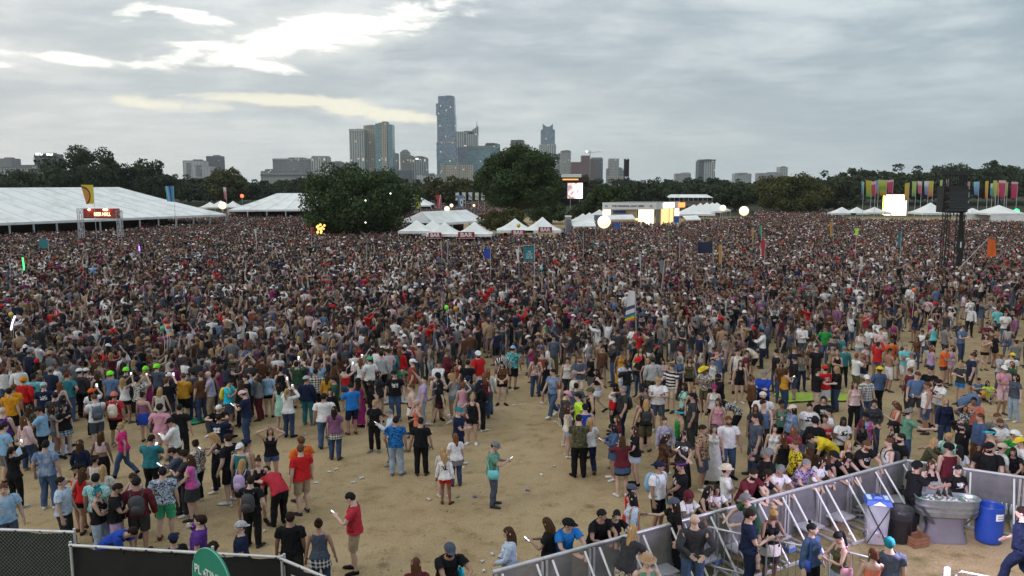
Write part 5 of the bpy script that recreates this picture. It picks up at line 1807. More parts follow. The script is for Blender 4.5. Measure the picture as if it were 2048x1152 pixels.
def pride_flag():
 mt = flag_mat('rainbow_hem_flag', lambda nt, u, v: ramp(nt, mth(nt, 'ADD', v, mth(nt, 'MULTIPLY', u, .12)), (0, (.5, .03, .03)), (.06, (.6, .2, .02)), (.12, (.6, .45, .03)), (.18, (.04, .25, .06)), (.24, (.03, .08, .35)), (.30, (.6, .6, .62)), (.44, (.05, .06, .12)), (.56, (.62, .6, .62)), interp='CONSTANT'))
 cloth_flag('crowd_flag', 'big white flag with a rainbow hem hanging over the right crowd', 1270, 583, 642, 1257, 37, mt, .9, 'flags held up in the crowd', hem=1.5, tilt=.05)


pride_flag()


def text_flag():
 D = 58
 t = at(1069, 490, D)
 root = empty('lettered_flag', (t.x, D, 0), 0, 'teal square flag with three lines of white lettering in mid crowd', 'flag')
 a, b = at(1047, 494, D), at(1070, 521, D)
 w, h = b.x - a.x, a.z - b.z
 MB().tube([(0, 0, .9), (0, 0, t.z + .1)], .03, 6).build('pole', ALU, root)
 MB().tube([(0, 0, t.z), (a.x - t.x - .7, 0, t.z - .12)], .018, 5).build('cross_pole', ALU, root)
 zc = (a.z + b.z) / 2
 MB().box(((a.x + b.x) / 2 - t.x, 0, zc), (w, .015, h)).build('cloth', mat('teal_flag_cloth', (.02, .17, .2), .8), root)
 for s, dz in (('WE', .13), ('CRAZY', -.06), ('2018', -.28)):
  text('lettering', s, h * .24, LETW, root, ((a.x + b.x) / 2 - t.x, -.014, zc + dz * h), width=w * (.3 if s == 'WE' else .56))


text_flag()


def shirt_totem():
 D = 74
 p = at(1714, 457, D)
 root = empty('shirt_totem', (p.x, D, 0), 0, 'neon yellow shirt shape on a pole above the right crowd', 'totem')
 w = 9 * D / FPX
 MB().add([(x * w, y, p.z - z * w) for y in (-.02, .02) for x, z in ((-.5, 0), (.5, 0), (.5, .5), (.3, .5), (.3, 1.5), (-.3, 1.5), (-.3, .5), (-.5, .5))], [(0, 1, 2, 3, 4, 5, 6, 7), (15, 14, 13, 12, 11, 10, 9, 8)] + [(i, (i + 1) % 8, 8 + (i + 1) % 8, 8 + i) for i in range(8)]).build('shirt', mat('neon_card', COL['neon'], .7), root)
 MB().tube([(0, .04, .9), (0, .04, p.z)], .025, 6).build('pole', ALU, root)


shirt_totem()


def light_totem(label, pts, D, m, r=.05):
 b = at(*pts[-1], D)
 root = empty('light_totem', (b.x, D, 0), 0, label, 'totem', 'lit totems in the crowd')
 q = [at(x, y, D) for x, y in pts]
 MB().tube([(p.x - b.x, 0, p.z) for p in q], r, 6).build('light_tube', m, root)
 MB().tube([(0, 0, .9), (0, 0, q[-1].z)], .02, 6).build('pole', ALU, root)


light_totem('green glowing stick totem at far left of the crowd', [(45, 515), (47, 528), (48, 540)], 62, glow('green_stick', (.05, 1, .2), 1.6))
light_totem('looped pale blue light totem left of the green stick', [(8, 552), (18, 548), (21, 536), (19, 525)], 60, mat('pale_blue_tube', (.45, .55, .65), .5))
light_totem('small violet light stick before the big marquee', [(278, 492), (279, 502)], 70, glow('violet_stick', (.35, .15, 1), 2.5))
light_totem('violet and white light stick at the left edge of the crowd', [(30, 632), (25, 645), (22, 660)], 38, glow('white_violet_stick', (.7, .65, 1), 1.8), .04)


def balloon(label, px, py, D, r_px, c, grp='loose party balloons'):
 p = at(px, py, D)
 r = r_px * D / FPX
 root = empty('balloon', (p.x, D, 0), 0, label, 'balloon', grp)
 MB().ball((0, 0, p.z), r, 14, sz=1.12).build('skin', mat('balloon_' + c, COL[c], .3), root)
 MB().tube([(0, 0, p.z - r * 1.1), (.05, .03, p.z - r * 1.1 - .5), (0, 0, max(1.2, p.z - 1.5))], .008, 5).build('string', LETW, root)


for a in (('yellow balloon floating in front of the third bar sign', 1037, 451, 96, 4, 'yellow'), ('crimson balloon in the left crowd', 331, 642, 34, 5, 'crimson'), ('green balloon beside the crimson one', 325, 657, 33, 5, 'seagreen'), ('orange balloon under the crimson one', 336, 653, 33.5, 4.5, 'orange'), ('yellow balloon near the left edge of the crowd', 22, 629, 36, 4.5, 'yellow'), ('lime balloon in the middle of the crowd', 893, 615, 37, 4.5, 'lime'), ('orange balloon right of the lime one', 911, 617, 37, 4.5, 'amber'), ('teal balloon under the lettered flag', 1083, 537, 50, 3.5, 'aqua'), ('coral balloon in mid crowd below the narrow white pennant', 1216, 545, 50, 3, 'coral'), ('orange balloon over the right crowd', 1828, 580, 42, 4, 'orange')):
 balloon(*a)


def inflatable():
 D = 56
 p = at(186, 540, D)
 root = empty('inflatable_star', (p.x, D, 0), 0, 'pale blue star shaped inflatable held up in the left crowd', 'inflatable')
 m = MB()
 r = 9 * D / FPX
 for k in range(5):
  a = math.pi / 2 + k * 2 * math.pi / 5
  m.tube([(0, 0, p.z), (math.cos(a) * r, 0, p.z + math.sin(a) * r)], [r * .42, r * .14], 8)
 m.build('skin', mat('pale_blue_vinyl', (.2, .32, .52), .35), root)
 MB().tube([(0, .05, .9), (0, .05, p.z)], .02, 6).build('pole', ALU, root)


inflatable()
# ------------------------------------------------------------------ people: cloth, skin, hair materials (colour comes from each object)
def obj_color(nt):
 return nd(nt, 'ShaderNodeObjectInfo').outputs['Color']


def skin_mat():
 m, nt, b = principled('skin')
 a = nd(nt, 'ShaderNodeAttribute', {'attribute_name': 'rest'}).outputs['Vector']
 c = obj_color(nt)
 n = nd(nt, 'ShaderNodeTexNoise', None, Vector=a, Scale=14.0, Detail=3.0).outputs['Fac']
 c = nd(nt, 'ShaderNodeVectorMath', {'operation': 'SCALE'}, i0=c, Scale=nd(nt, 'ShaderNodeMapRange', None, Value=n, To_Min=.86, To_Max=1.14).outputs[0]).outputs[0]

 def spot(col, p, s, r0, r1, c):
  v = nd(nt, 'ShaderNodeVectorMath', {'operation': 'SUBTRACT'}, i0=a, i1=p).outputs[0]
  v = nd(nt, 'ShaderNodeVectorMath', {'operation': 'MULTIPLY'}, i0=v, i1=s).outputs[0]
  d = nd(nt, 'ShaderNodeVectorMath', {'operation': 'LENGTH'}, i0=v).outputs['Value']
  f = nd(nt, 'ShaderNodeMapRange', None, Value=d, From_Min=r0, From_Max=r1, To_Min=1.0, To_Max=0.0).outputs[0]
  return mixc(nt, f, c, col)
 for s in (-1, 1):
  c = spot((.03, .02, .016), (s * .032, .092, 1.645), (1, .5, 1.5), .009, .016, c)
  c = spot((.06, .035, .022), (s * .033, .09, 1.671), (.55, .4, 2.2), .009, .014, c)
 c = spot((.30, .085, .075), (0, .1, 1.574), (.6, .4, 2.0), .010, .018, c)
 nt.links.new(c, b.inputs['Base Color'])
 b.inputs['Roughness'].default_value = .55
 return m


def cloth_mat(kind):
 m, nt, b = principled('cloth_' + kind)
 oi = nd(nt, 'ShaderNodeObjectInfo')
 c, al, rnd = oi.outputs['Color'], oi.outputs['Alpha'], oi.outputs['Random']
 a = nd(nt, 'ShaderNodeAttribute', {'attribute_name': 'rest'}).outputs['Vector']
 sp = nd(nt, 'ShaderNodeSeparateXYZ', None, Vector=a)
 x, y, z = sp.outputs
 # the second colour of a pattern runs from black (alpha 0) to white (alpha 1)
 sec = mixc(nt, al, (.012, .012, .014), (.62, .6, .58))
 seed = nd(nt, 'ShaderNodeVectorMath', {'operation': 'ADD'}, i0=a, i1=nd(nt, 'ShaderNodeCombineXYZ', None, X=mth(nt, 'MULTIPLY', rnd, 20.0)).outputs[0]).outputs[0]
 if kind == 'plaid':
  xs = mth(nt, 'LESS_THAN', mth(nt, 'FRACT', mth(nt, 'MULTIPLY', mth(nt, 'ADD', x, mth(nt, 'MULTIPLY', y, .6)), 12.0)), .42)
  zs = mth(nt, 'LESS_THAN', mth(nt, 'FRACT', mth(nt, 'MULTIPLY', z, 12.0)), .42)
  c = mixc(nt, mth(nt, 'MULTIPLY', mth(nt, 'ADD', xs, zs), .5), c, sec)
 elif kind == 'stripe':
  c = mixc(nt, mth(nt, 'LESS_THAN', mth(nt, 'FRACT', mth(nt, 'MULTIPLY', x, 14.0)), .5), c, sec)
 elif kind == 'hoop':
  c = mixc(nt, mth(nt, 'LESS_THAN', mth(nt, 'FRACT', mth(nt, 'MULTIPLY', z, 9.0)), .5), c, sec)
 elif kind == 'floral':
  n = nd(nt, 'ShaderNodeTexNoise', None, Vector=seed, Scale=26.0, Detail=3.0, Roughness=.55, Distortion=1.2).outputs['Fac']
  c = mixc(nt, ramp(nt, n, (.50, 0.), (.55, 1.)), c, sec)
 elif kind == 'camo':
  n = nd(nt, 'ShaderNodeTexNoise', None, Vector=seed, Scale=16.0, Detail=2.0, Distortion=.8).outputs['Fac']
  k = ramp(nt, n, (.40, (.025, .025, .018)), (.45, (.10, .095, .05)), (.53, (.055, .06, .03)), (.60, (.16, .14, .09)), interp='CONSTANT')
  c = mixc(nt, .8, c, k)
 elif kind == 'tiedye':
  n = nd(nt, 'ShaderNodeTexNoise', None, Vector=a, Scale=4.0, Detail=2.0).outputs['Fac']
  t = mth(nt, 'FRACT', mth(nt, 'ADD', mth(nt, 'MULTIPLY', x, 2.4), mth(nt, 'MULTIPLY', n, .9)))
  c = ramp(nt, t, (0, (.5, .07, .28)), (.3, (.55, .12, .35)), (.5, (.18, .3, .5)), (.65, (.25, .5, .42)), (.8, (.55, .5, .2)), (1, (.5, .07, .28)))
 elif kind == 'print':      # a blotchy graphic on the chest and another on the back
  n = nd(nt, 'ShaderNodeTexNoise', None, Vector=seed, Scale=20.0, Detail=2.0).outputs['Fac']
  box = mth(nt, 'MULTIPLY', mth(nt, 'LESS_THAN', mth(nt, 'ABSOLUTE', x), .085), mth(nt, 'LESS_THAN', mth(nt, 'ABSOLUTE', mth(nt, 'SUBTRACT', z, 1.27)), .07))
  c = mixc(nt, mth(nt, 'MULTIPLY', box, ramp(nt, n, (.44, 0.), (.5, 1.))), c, sec)
 elif kind == 'split':      # upper half pale, lower half coloured
  c = mixc(nt, mth(nt, 'GREATER_THAN', z, 1.2), c, sec)
 elif kind == 'fade':
  n = nd(nt, 'ShaderNodeTexNoise', None, Vector=seed, Scale=7.0, Detail=4.0).outputs['Fac']
  c = mixc(nt, ramp(nt, n, (.4, 0.), (.65, .45)), c, (.5, .55, .6))
 n = nd(nt, 'ShaderNodeTexNoise', None, Vector=seed, Scale=9.0, Detail=4.0, Roughness=.6).outputs['Fac']
 c = nd(nt, 'ShaderNodeVectorMath', {'operation': 'SCALE'}, i0=c, Scale=nd(nt, 'ShaderNodeMapRange', None, Value=n, From_Min=.3, From_Max=.7, To_Min=.84, To_Max=1.12).outputs[0]).outputs[0]
 nt.links.new(c, b.inputs['Base Color'])
 b.inputs['Roughness'].default_value = .9
 b.inputs['Specular IOR Level'].default_value = .1
 st = nd(nt, 'ShaderNodeMapping', None, Vector=seed, Scale=(1.0, 1.0, .45))
 w = nd(nt, 'ShaderNodeTexNoise', None, Vector=st.outputs[0], Scale=15.0, Detail=2.0, Distortion=1.0).outputs['Fac']
 bp = nd(nt, 'ShaderNodeBump', None, Height=w, Strength=.9, Distance=.05)
 nt.links.new(bp.outputs[0], b.inputs['Normal'])
 return m


def hair_mat():
 m, nt, b = principled('hair')
 a = nd(nt, 'ShaderNodeAttribute', {'attribute_name': 'rest'}).outputs['Vector']
 mp = nd(nt, 'ShaderNodeMapping', None, Vector=a, Scale=(60, 60, 7))
 n = nd(nt, 'ShaderNodeTexNoise', None, Vector=mp.outputs[0], Scale=1.0, Detail=2.0).outputs['Fac']
 c = nd(nt, 'ShaderNodeVectorMath', {'operation': 'SCALE'}, i0=obj_color(nt), Scale=nd(nt, 'ShaderNodeMapRange', None, Value=n, From_Min=.3, From_Max=.7, To_Min=.55, To_Max=1.5).outputs[0]).outputs[0]
 nt.links.new(c, b.inputs['Base Color'])
 b.inputs['Roughness'].default_value = .75
 b.inputs['Specular IOR Level'].default_value = .12
 bp = nd(nt, 'ShaderNodeBump', None, Height=n, Strength=.5, Distance=.01)
 nt.links.new(bp.outputs[0], b.inputs['Normal'])
 return m


SKINM, HAIRM = skin_mat(), hair_mat()
CLOTH = {k: cloth_mat(k) for k in ('plain', 'plaid', 'stripe', 'hoop', 'floral', 'camo', 'tiedye', 'print', 'split', 'fade')}
YAW = {'N': 0, 'NW': 45, 'W': 90, 'SW': 135, 'S': 180, 'SE': -135, 'E': -90, 'NE': -45, 'B': -150}
TOPS = ('tee', 'long', 'tank', 'crop', 'dress', 'strap', 'bare', 'jacket', 'romper')
BOTS = ('shorts', 'hot', 'pants', 'skirt', 'maxi', 'mini', 'wrap')
HAIRS = dict(hs='short', hl='long', hw='longwavy', ho='bob', hb='bun', ht='topbun', hp='pony', hc='curly', h0='bald')
HATS = ('cap', 'capback', 'visor', 'straw', 'fedora', 'cowboy', 'beanie', 'band', 'bow')
TOPW = dict(tee='t-shirt', long='long-sleeved top', tank='tank top', crop='crop top', dress='dress', strap='strapless top', bare='bare chest', jacket='jacket', romper='romper')
BOTW = dict(shorts='shorts', hot='short shorts', pants='trousers', skirt='skirt', maxi='long skirt', mini='mini skirt', wrap='')
HATW = dict(cap='cap', capback='backwards cap', visor='visor', straw='straw hat', fedora='brimmed hat', cowboy='cowboy hat', beanie='knit hat', band='headband', bow='hair bow')
PATW = dict(plaid='plaid', stripe='striped', hoop='hooped', floral='patterned', camo='camouflage', tiedye='tie-dye', print='printed', split='two-tone', fade='faded')
POSEW = dict(phone='looking down at a phone', phone1='checking a phone', film='filming with both arms up', film1='filming with one raised arm', up='with both arms up', up1='with one arm up', hips='with hands on hips', hips1='with a hand on hip', cross='with folded arms', hhead='with hands on head', cup='holding a drink', drink='drinking', walk='walking', lean='leaning on the barricade', bend='bending over', sit='sitting on the ground', hug='reaching round a friend', talk='with one forearm raised', front='with hands clasped low', clap='clapping', reach='reaching out', back='with hands behind the back', kneel='crouching')
YAWW = dict(N='seen from behind', S='facing the fence', W='turned left', E='turned right', NW='seen from behind', NE='seen from behind', SW='facing the fence', SE='facing the fence', B='')
PEOPLE = []      # dicts, for labels and spacing
PHONE_B, PHONE_S = mat('phone_case', (.015, .015, .018), .4), glow('phone_screen', (.92, .96, 1.0), .8)
CANM = mat('drink_can_white', (.5, .52, .55), .35, .2, 20.0, .3)


def cname(c):
 return CNAME.get(c, c)


def parse(line):
 t = line.split()
 p = dict(x=float(t[0]), y=float(t[1]), H=float(t[2]), sex=t[3], yaw=t[4], pose=t[5], top=None, bot=None, hair=('short', 'dark'), hat=None, sk=None, extra=set(), wrap=None, say=None, beard=None, shoe=None, z=0.0)
 for k in t[6:]:
  a = k.split(':')
  if a[0] in TOPS:
   p['top'] = a
  elif a[0] == 'wrap':
   p['wrap'] = a
  elif a[0] in BOTS:
   p['bot'] = a
  elif a[0] in HAIRS:
   p['hair'] = (HAIRS[a[0]], a[1] if len(a) > 1 else 'dark')
  elif a[0] in HATS:
   p['hat'] = (a[0], a[1])
  elif a[0] == 'sk':
   p['sk'] = int(a[1])
  elif a[0] == 'beard':
   p['beard'] = a[1]
  elif a[0] == 'shoe':
   p['shoe'] = a[1]
  elif a[0] == 'say':
   p['say'] = a[1].replace('_', ' ')
  elif a[0] == 'z':
   p['z'] = float(a[1])
  else:
   p['extra'].add(k)
 if p['hair'][0] == 'bald':
  p['hair'] = (None, None)
 return p


def build_person(p, lod, rs):
 sex = p['sex']
 T = TPL[sex, lod]
 H = p['H']
 pos = p['pos']
 k = H / 1.75
 wide = 1.2 if 'wide' in p['extra'] else (1.10 if sex == 'm' else 1.06) + rs.normal(0, .035)
 yaw = R(YAW[p['yaw']] + (rs.normal(0, 9) if p['yaw'] != 'B' else rs.normal(0, 5)))
 M, Mt, hands = pose_mats(T.J, p['pose'], rs, rs.normal(0, 4), p.get('look', rs.normal(0, 14)))
 sk = SKIN[p['sk']] if p['sk'] is not None else SKIN[rs.choice(4, p=[.42, .36, .16, .06])]
 V = lbs(T.V, T.W, M)
 if p['pose'] in ('sit', 'kneel'):
  V0 = V[:, 2].min()
 else:
  V0 = 0.0
 me = fast_mesh('person', V, T.F, SKINM, T.V)
 root = link('person', me, None, (pos.x, pos.y, p['z'] - V0 * k), yaw)
 root.scale = (k * wide, k * wide, k)
 root.color = (*sk, 1)

 def add(name, src, m, col, alpha=1.0):
  P, F, rest, Wt = src
  o = link(name, fast_mesh(name, lbs(P, Wt, M), F, m, rest), root)
  o.color = (*col, alpha)
  return o

 def cloth(name, kind, spec):
  c = COL[spec[1]]
  pat = spec[2] if len(spec) > 2 else 'plain'
  alpha = {'k': 0.0, 'w': 1.0, 'g': .3}[spec[3]] if len(spec) > 3 else (1.0 if sum(c) < .35 else 0.0)
  return add(name, kind, CLOTH[pat], c, alpha)
 top, bot = p['top'], p['bot']
 if bot:
  nm = {'pants': 'trousers', 'hot': 'shorts', 'maxi': 'skirt', 'mini': 'skirt'}.get(bot[0], bot[0])
  cloth(nm, TPL[sex, bot[0]] if bot[0] in ('skirt', 'maxi', 'mini') else T.garment(bot[0]), bot)
 if top and top[0] != 'bare':
  kind = {'jacket': 'long', 'romper': 'tank'}.get(top[0], top[0])
  nm = {'long': 'long_sleeved_top', 'tee': 't_shirt', 'tank': 'tank_top', 'crop': 'crop_top', 'strap': 'strapless_top'}.get(top[0], top[0])
  cloth(nm, T.garment(kind), top)
  if top[0] == 'dress' and not bot:
   cloth('skirt', TPL[sex, 'maxi' if 'maxidress' in p['extra'] else 'skirt'], top)
  if top[0] == 'romper':
   cloth('shorts', T.garment('hot'), top)
 if p['wrap']:
  cloth('tied_shirt', TPL[sex, 'wrap'], p['wrap'])
 if 'nofeet' not in p['extra']:
  sc = COL[p['shoe']] if p['shoe'] else COL[['black', 'charcoal', 'offwhite', 'brown', 'grey', 'offwhite'][rs.integers(6)]]
  for s in T.garment('shoe'):
   add('shoe', s, CLOTH['plain'], sc)
 if p['hair'][0]:
  add('hair', HAIR[p['hair'][0], int(rs.integers(3))], HAIRM, COL[p['hair'][1]])
 if p['beard']:
  add('beard', T.garment('beard'), HAIRM, COL[p['beard']])
 if p['hat']:
  add(HATW[p['hat'][0]].split()[-1] if p['hat'][0] != 'bow' else 'hair_bow', HAT[p['hat'][0]], CLOTH['plain'], COL[p['hat'][1]])
 p['root'], p['Mt'], p['hands'], p['k'] = root, Mt, hands, k
 return root


def held_point(p, which):
 Mw = p['root'].matrix_basis.copy()
 Mw = Matrix.Translation(p['root'].location) @ Matrix.Rotation(p['root'].rotation_euler.z, 4, 'Z') @ Matrix.Diagonal((*p['root'].scale, 1))
 pt, d = p['hands'][which]
 return Mw @ pt, (Mw.to_3x3() @ d).normalized()


def short_desc(p):
 t = p['top']
 pat = PATW.get(t[2], '') + ' ' if t and len(t) > 2 and t[2] in PATW else ''
 s = (pat + (cname(t[1]) + ' ' if t[0] != 'bare' else '') + TOPW[t[0]])
 return s


def label_candidates(p):
 top = short_desc(p)
 count = sum(short_desc(q) == top for q in PEOPLE)
 art = 'an ' if top[0] in 'aeiou' else 'a '
 bare = p['top'][0] == 'bare'
 pt = PATW[p['bot'][2]] + ' ' if p['bot'] and len(p['bot']) > 2 else ''
 bw = f"{pt}{cname(p['bot'][1])} {BOTW[p['bot'][0]]}" if p['bot'] else ''
 head = f"shirtless person in {bw}" if bare else f"person in {art}{top}"
 full = head if bare or not bw else f"{head} and {bw}"
 act = POSEW.get(p['pose'], '')
 hat = f"{cname(p['hat'][1])} {HATW[p['hat'][0]]}" if p['hat'] else ''
 hair = 'bald head' if p['hair'][0] is None else {'long': 'long', 'longwavy': 'wavy', 'short': 'short', 'bob': 'chin-length', 'bun': 'bunned', 'topbun': 'top-knotted', 'pony': 'ponytailed', 'curly': 'curly'}[p['hair'][0]] + ' ' + cname(p['hair'][1]).replace('dark', 'dark brown') + ' hair'
 feat = hat or hair
 out = []
 if p['say']:
  out += [f"{full} {act} {p['say']}", f"{full} {p['say']}", f"{head} {p['say']}"]
 if count == 1 and act:
  out.append(f"{full} {act}")
 if count == 1:
  out.append(f"{full}, {feat}")
 rare = lambda q: sum(short_desc(r) == short_desc(q) for r in PEOPLE)
 near = sorted((q for q in PEOPLE if q is not p and short_desc(q) != top and q['top'][0] != 'bare'), key=lambda q: (q['pos'] - p['pos']).length * (.6 + .4 * min(5, rare(q))))[:6]
 for q in near:
  dx, dy = p['pos'].x - q['pos'].x, p['pos'].y - q['pos'].y
  rel = ('right of' if dx > 0 else 'left of') if abs(dx) > abs(dy) * .6 else ('behind' if dy > 0 else 'in front of')
  qd = short_desc(q)
  out += [f"{full} {act} {rel} the {qd}", f"{head} {act}, {feat}, {rel} the {qd}", f"{head}, {feat}, {rel} the {qd}", f"{head} {act} {rel} the {qd}"]
 res = []
 for t in out:
  t = ' '.join(t.replace(' ,', ',').split()).strip(' ,')
  if 4 <= len(t.split()) <= 16:
   res.append(t)
 short = [t for t in res if len(t.split()) <= 14]
 return short + res


USED = set()


def give_labels():
 for p in PEOPLE:
  c = label_candidates(p)
  lab = next((s for s in c if s not in USED), c[0] if c else 'person in the crowd')
  USED.add(lab)
  tag(p['root'], lab, 'person', 'people at the festival')


def give_props():
 """phones, cups and bags: each a thing of its own, held or worn"""
 def at_person(name, p, which, lab, cat, group):
  pt, d = held_point(p, which)
  root = empty(name, pt, 0, lab, cat, group)
  root.rotation_euler = d.to_track_quat('Y', 'Z').to_euler()
  return root
 for p in PEOPLE:
  tail = p['root']['label']
  w = tail.split()
  if len(w) > 13 and tail.count(',') == 2:
   q = tail.split(', ')
   tail = q[0] + ' ' + q[2]
  w = tail.split()[:12]
  while w[-1].strip(',') in ('the', 'a', 'an', 'of', 'and', 'in', 'left', 'right', 'front', 'behind', 'with', 'long', 'short', 'light', 'dark', 'two-tone', 'pale', 'off-white', 'long-sleeved'):
   w.pop()
  tail = ' '.join(w).strip(',')
  if p['pose'] in ('phone', 'phone1', 'film', 'film1') and 'nophone' not in p['extra']:
   which = 'L' if p['pose'] == 'phone1' else 'R'
   r = at_person('phone', p, which, f"phone of {tail}", 'phone', 'phones in hands')
   up = p['pose'].startswith('film')
   inner = 0 if which == 'R' and 'film1' == p['pose'] else (-.06 if which == 'R' else .06)
   b = MB().box((0, 0, 0), (.078, .152, .011))
   s = MB().box((0, 0, .0065), (.07, .14, .003))
   ob = b.build('case', PHONE_B, r)
   os_ = s.build('screen', PHONE_S, r)
   # the screen faces the holder
   yaw = p['root'].rotation_euler.z
   Ry = Matrix.Rotation(yaw, 4, 'Z') @ (Matrix.Rotation(R(88), 4, 'X') if up else Matrix.Rotation(R(38), 4, 'X'))
   r.rotation_euler = Ry.to_euler()
   off = Matrix.Rotation(yaw, 4, 'Z') @ Vector((inner * .8, .03, .05 if up else .03))
   r.location = r.location + off
  if p['pose'] in ('cup', 'drink') and 'nocup' not in p['extra']:
   r = at_person('drink_can', p, 'R', f"drink can of {tail}", 'can', 'drink cans in hands')
   r.rotation_euler = (0, 0, 0)
   MB().lathe([(.001, -.06), (.03, -.06), (.033, -.05), (.033, .05), (.027, .062), (.001, .062)], 12).build('can', CANM, r)
  for e in p['extra']:
   if e.startswith('pack'):
    c = COL[e.split('=')[1]]
    Mw = Matrix.Translation(p['root'].location) @ Matrix.Rotation(p['root'].rotation_euler.z, 4, 'Z') @ Matrix.Diagonal((*p['root'].scale, 1)) @ p['Mt']['chest']
    r = empty('backpack', (0, 0, 0), 0, f"{cname(e.split('=')[1])} backpack on {tail}", 'backpack', 'backpacks')
    r.matrix_basis = Mw
    m = mat('pack_' + e.split('=')[1], c, .7, .15, 8.0)
    b = MB()
    b.lathe([(.02, -.23), (.12, -.22), (.145, -.1), (.15, .05), (.125, .15), (.06, .2), (.01, .205)], 14, 0, (0, -.205, 1.2), 1.0, .62)
    b.build('bag', m, r)
    MB().lathe([(.01, -.13), (.09, -.12), (.1, -.02), (.07, .05), (.01, .06)], 10, 0, (0, -.285, 1.15), 1.0, .45).build('pocket', m, r)
    for s in (-1, 1):
     MB().tube([(s * .1, -.14, 1.36), (s * .115, -.03, 1.475), (s * .115, .09, 1.42), (s * .125, .13, 1.3), (s * .14, .05, 1.15), (s * .12, -.13, 1.05)], .016, 6).build('strap', m, r)
   if e.startswith('bag'):
    c = COL[e.split('=')[1]]
    Mw = Matrix.Translation(p['root'].location) @ Matrix.Rotation(p['root'].rotation_euler.z, 4, 'Z') @ Matrix.Diagonal((*p['root'].scale, 1)) @ p['Mt']['pelvis']
    r = empty('shoulder_bag', (0, 0, 0), 0, f"{cname(e.split('=')[1])} bag of {tail}", 'bag', 'shoulder bags')
    r.matrix_basis = Mw
    m = mat('bag_' + e.split('=')[1], c, .6, .15, 8.0)
    s = -1 if 'bagL' in e else 1
    MB().lathe([(.02, -.13), (.12, -.12), (.14, -.02), (.12, .1), (.05, .12)], 12, 0, (s * .235, .02, .96), .42, 1.0).build('bag', m, r)
    MB().tube([(s * .225, -.08, 1.06), (s * .17, -.11, 1.25), (s * .12, -.05, 1.47), (s * .14, .08, 1.42), (s * .2, .12, 1.2), (s * .235, .1, 1.06)], .011, 6).build('strap', m, r)
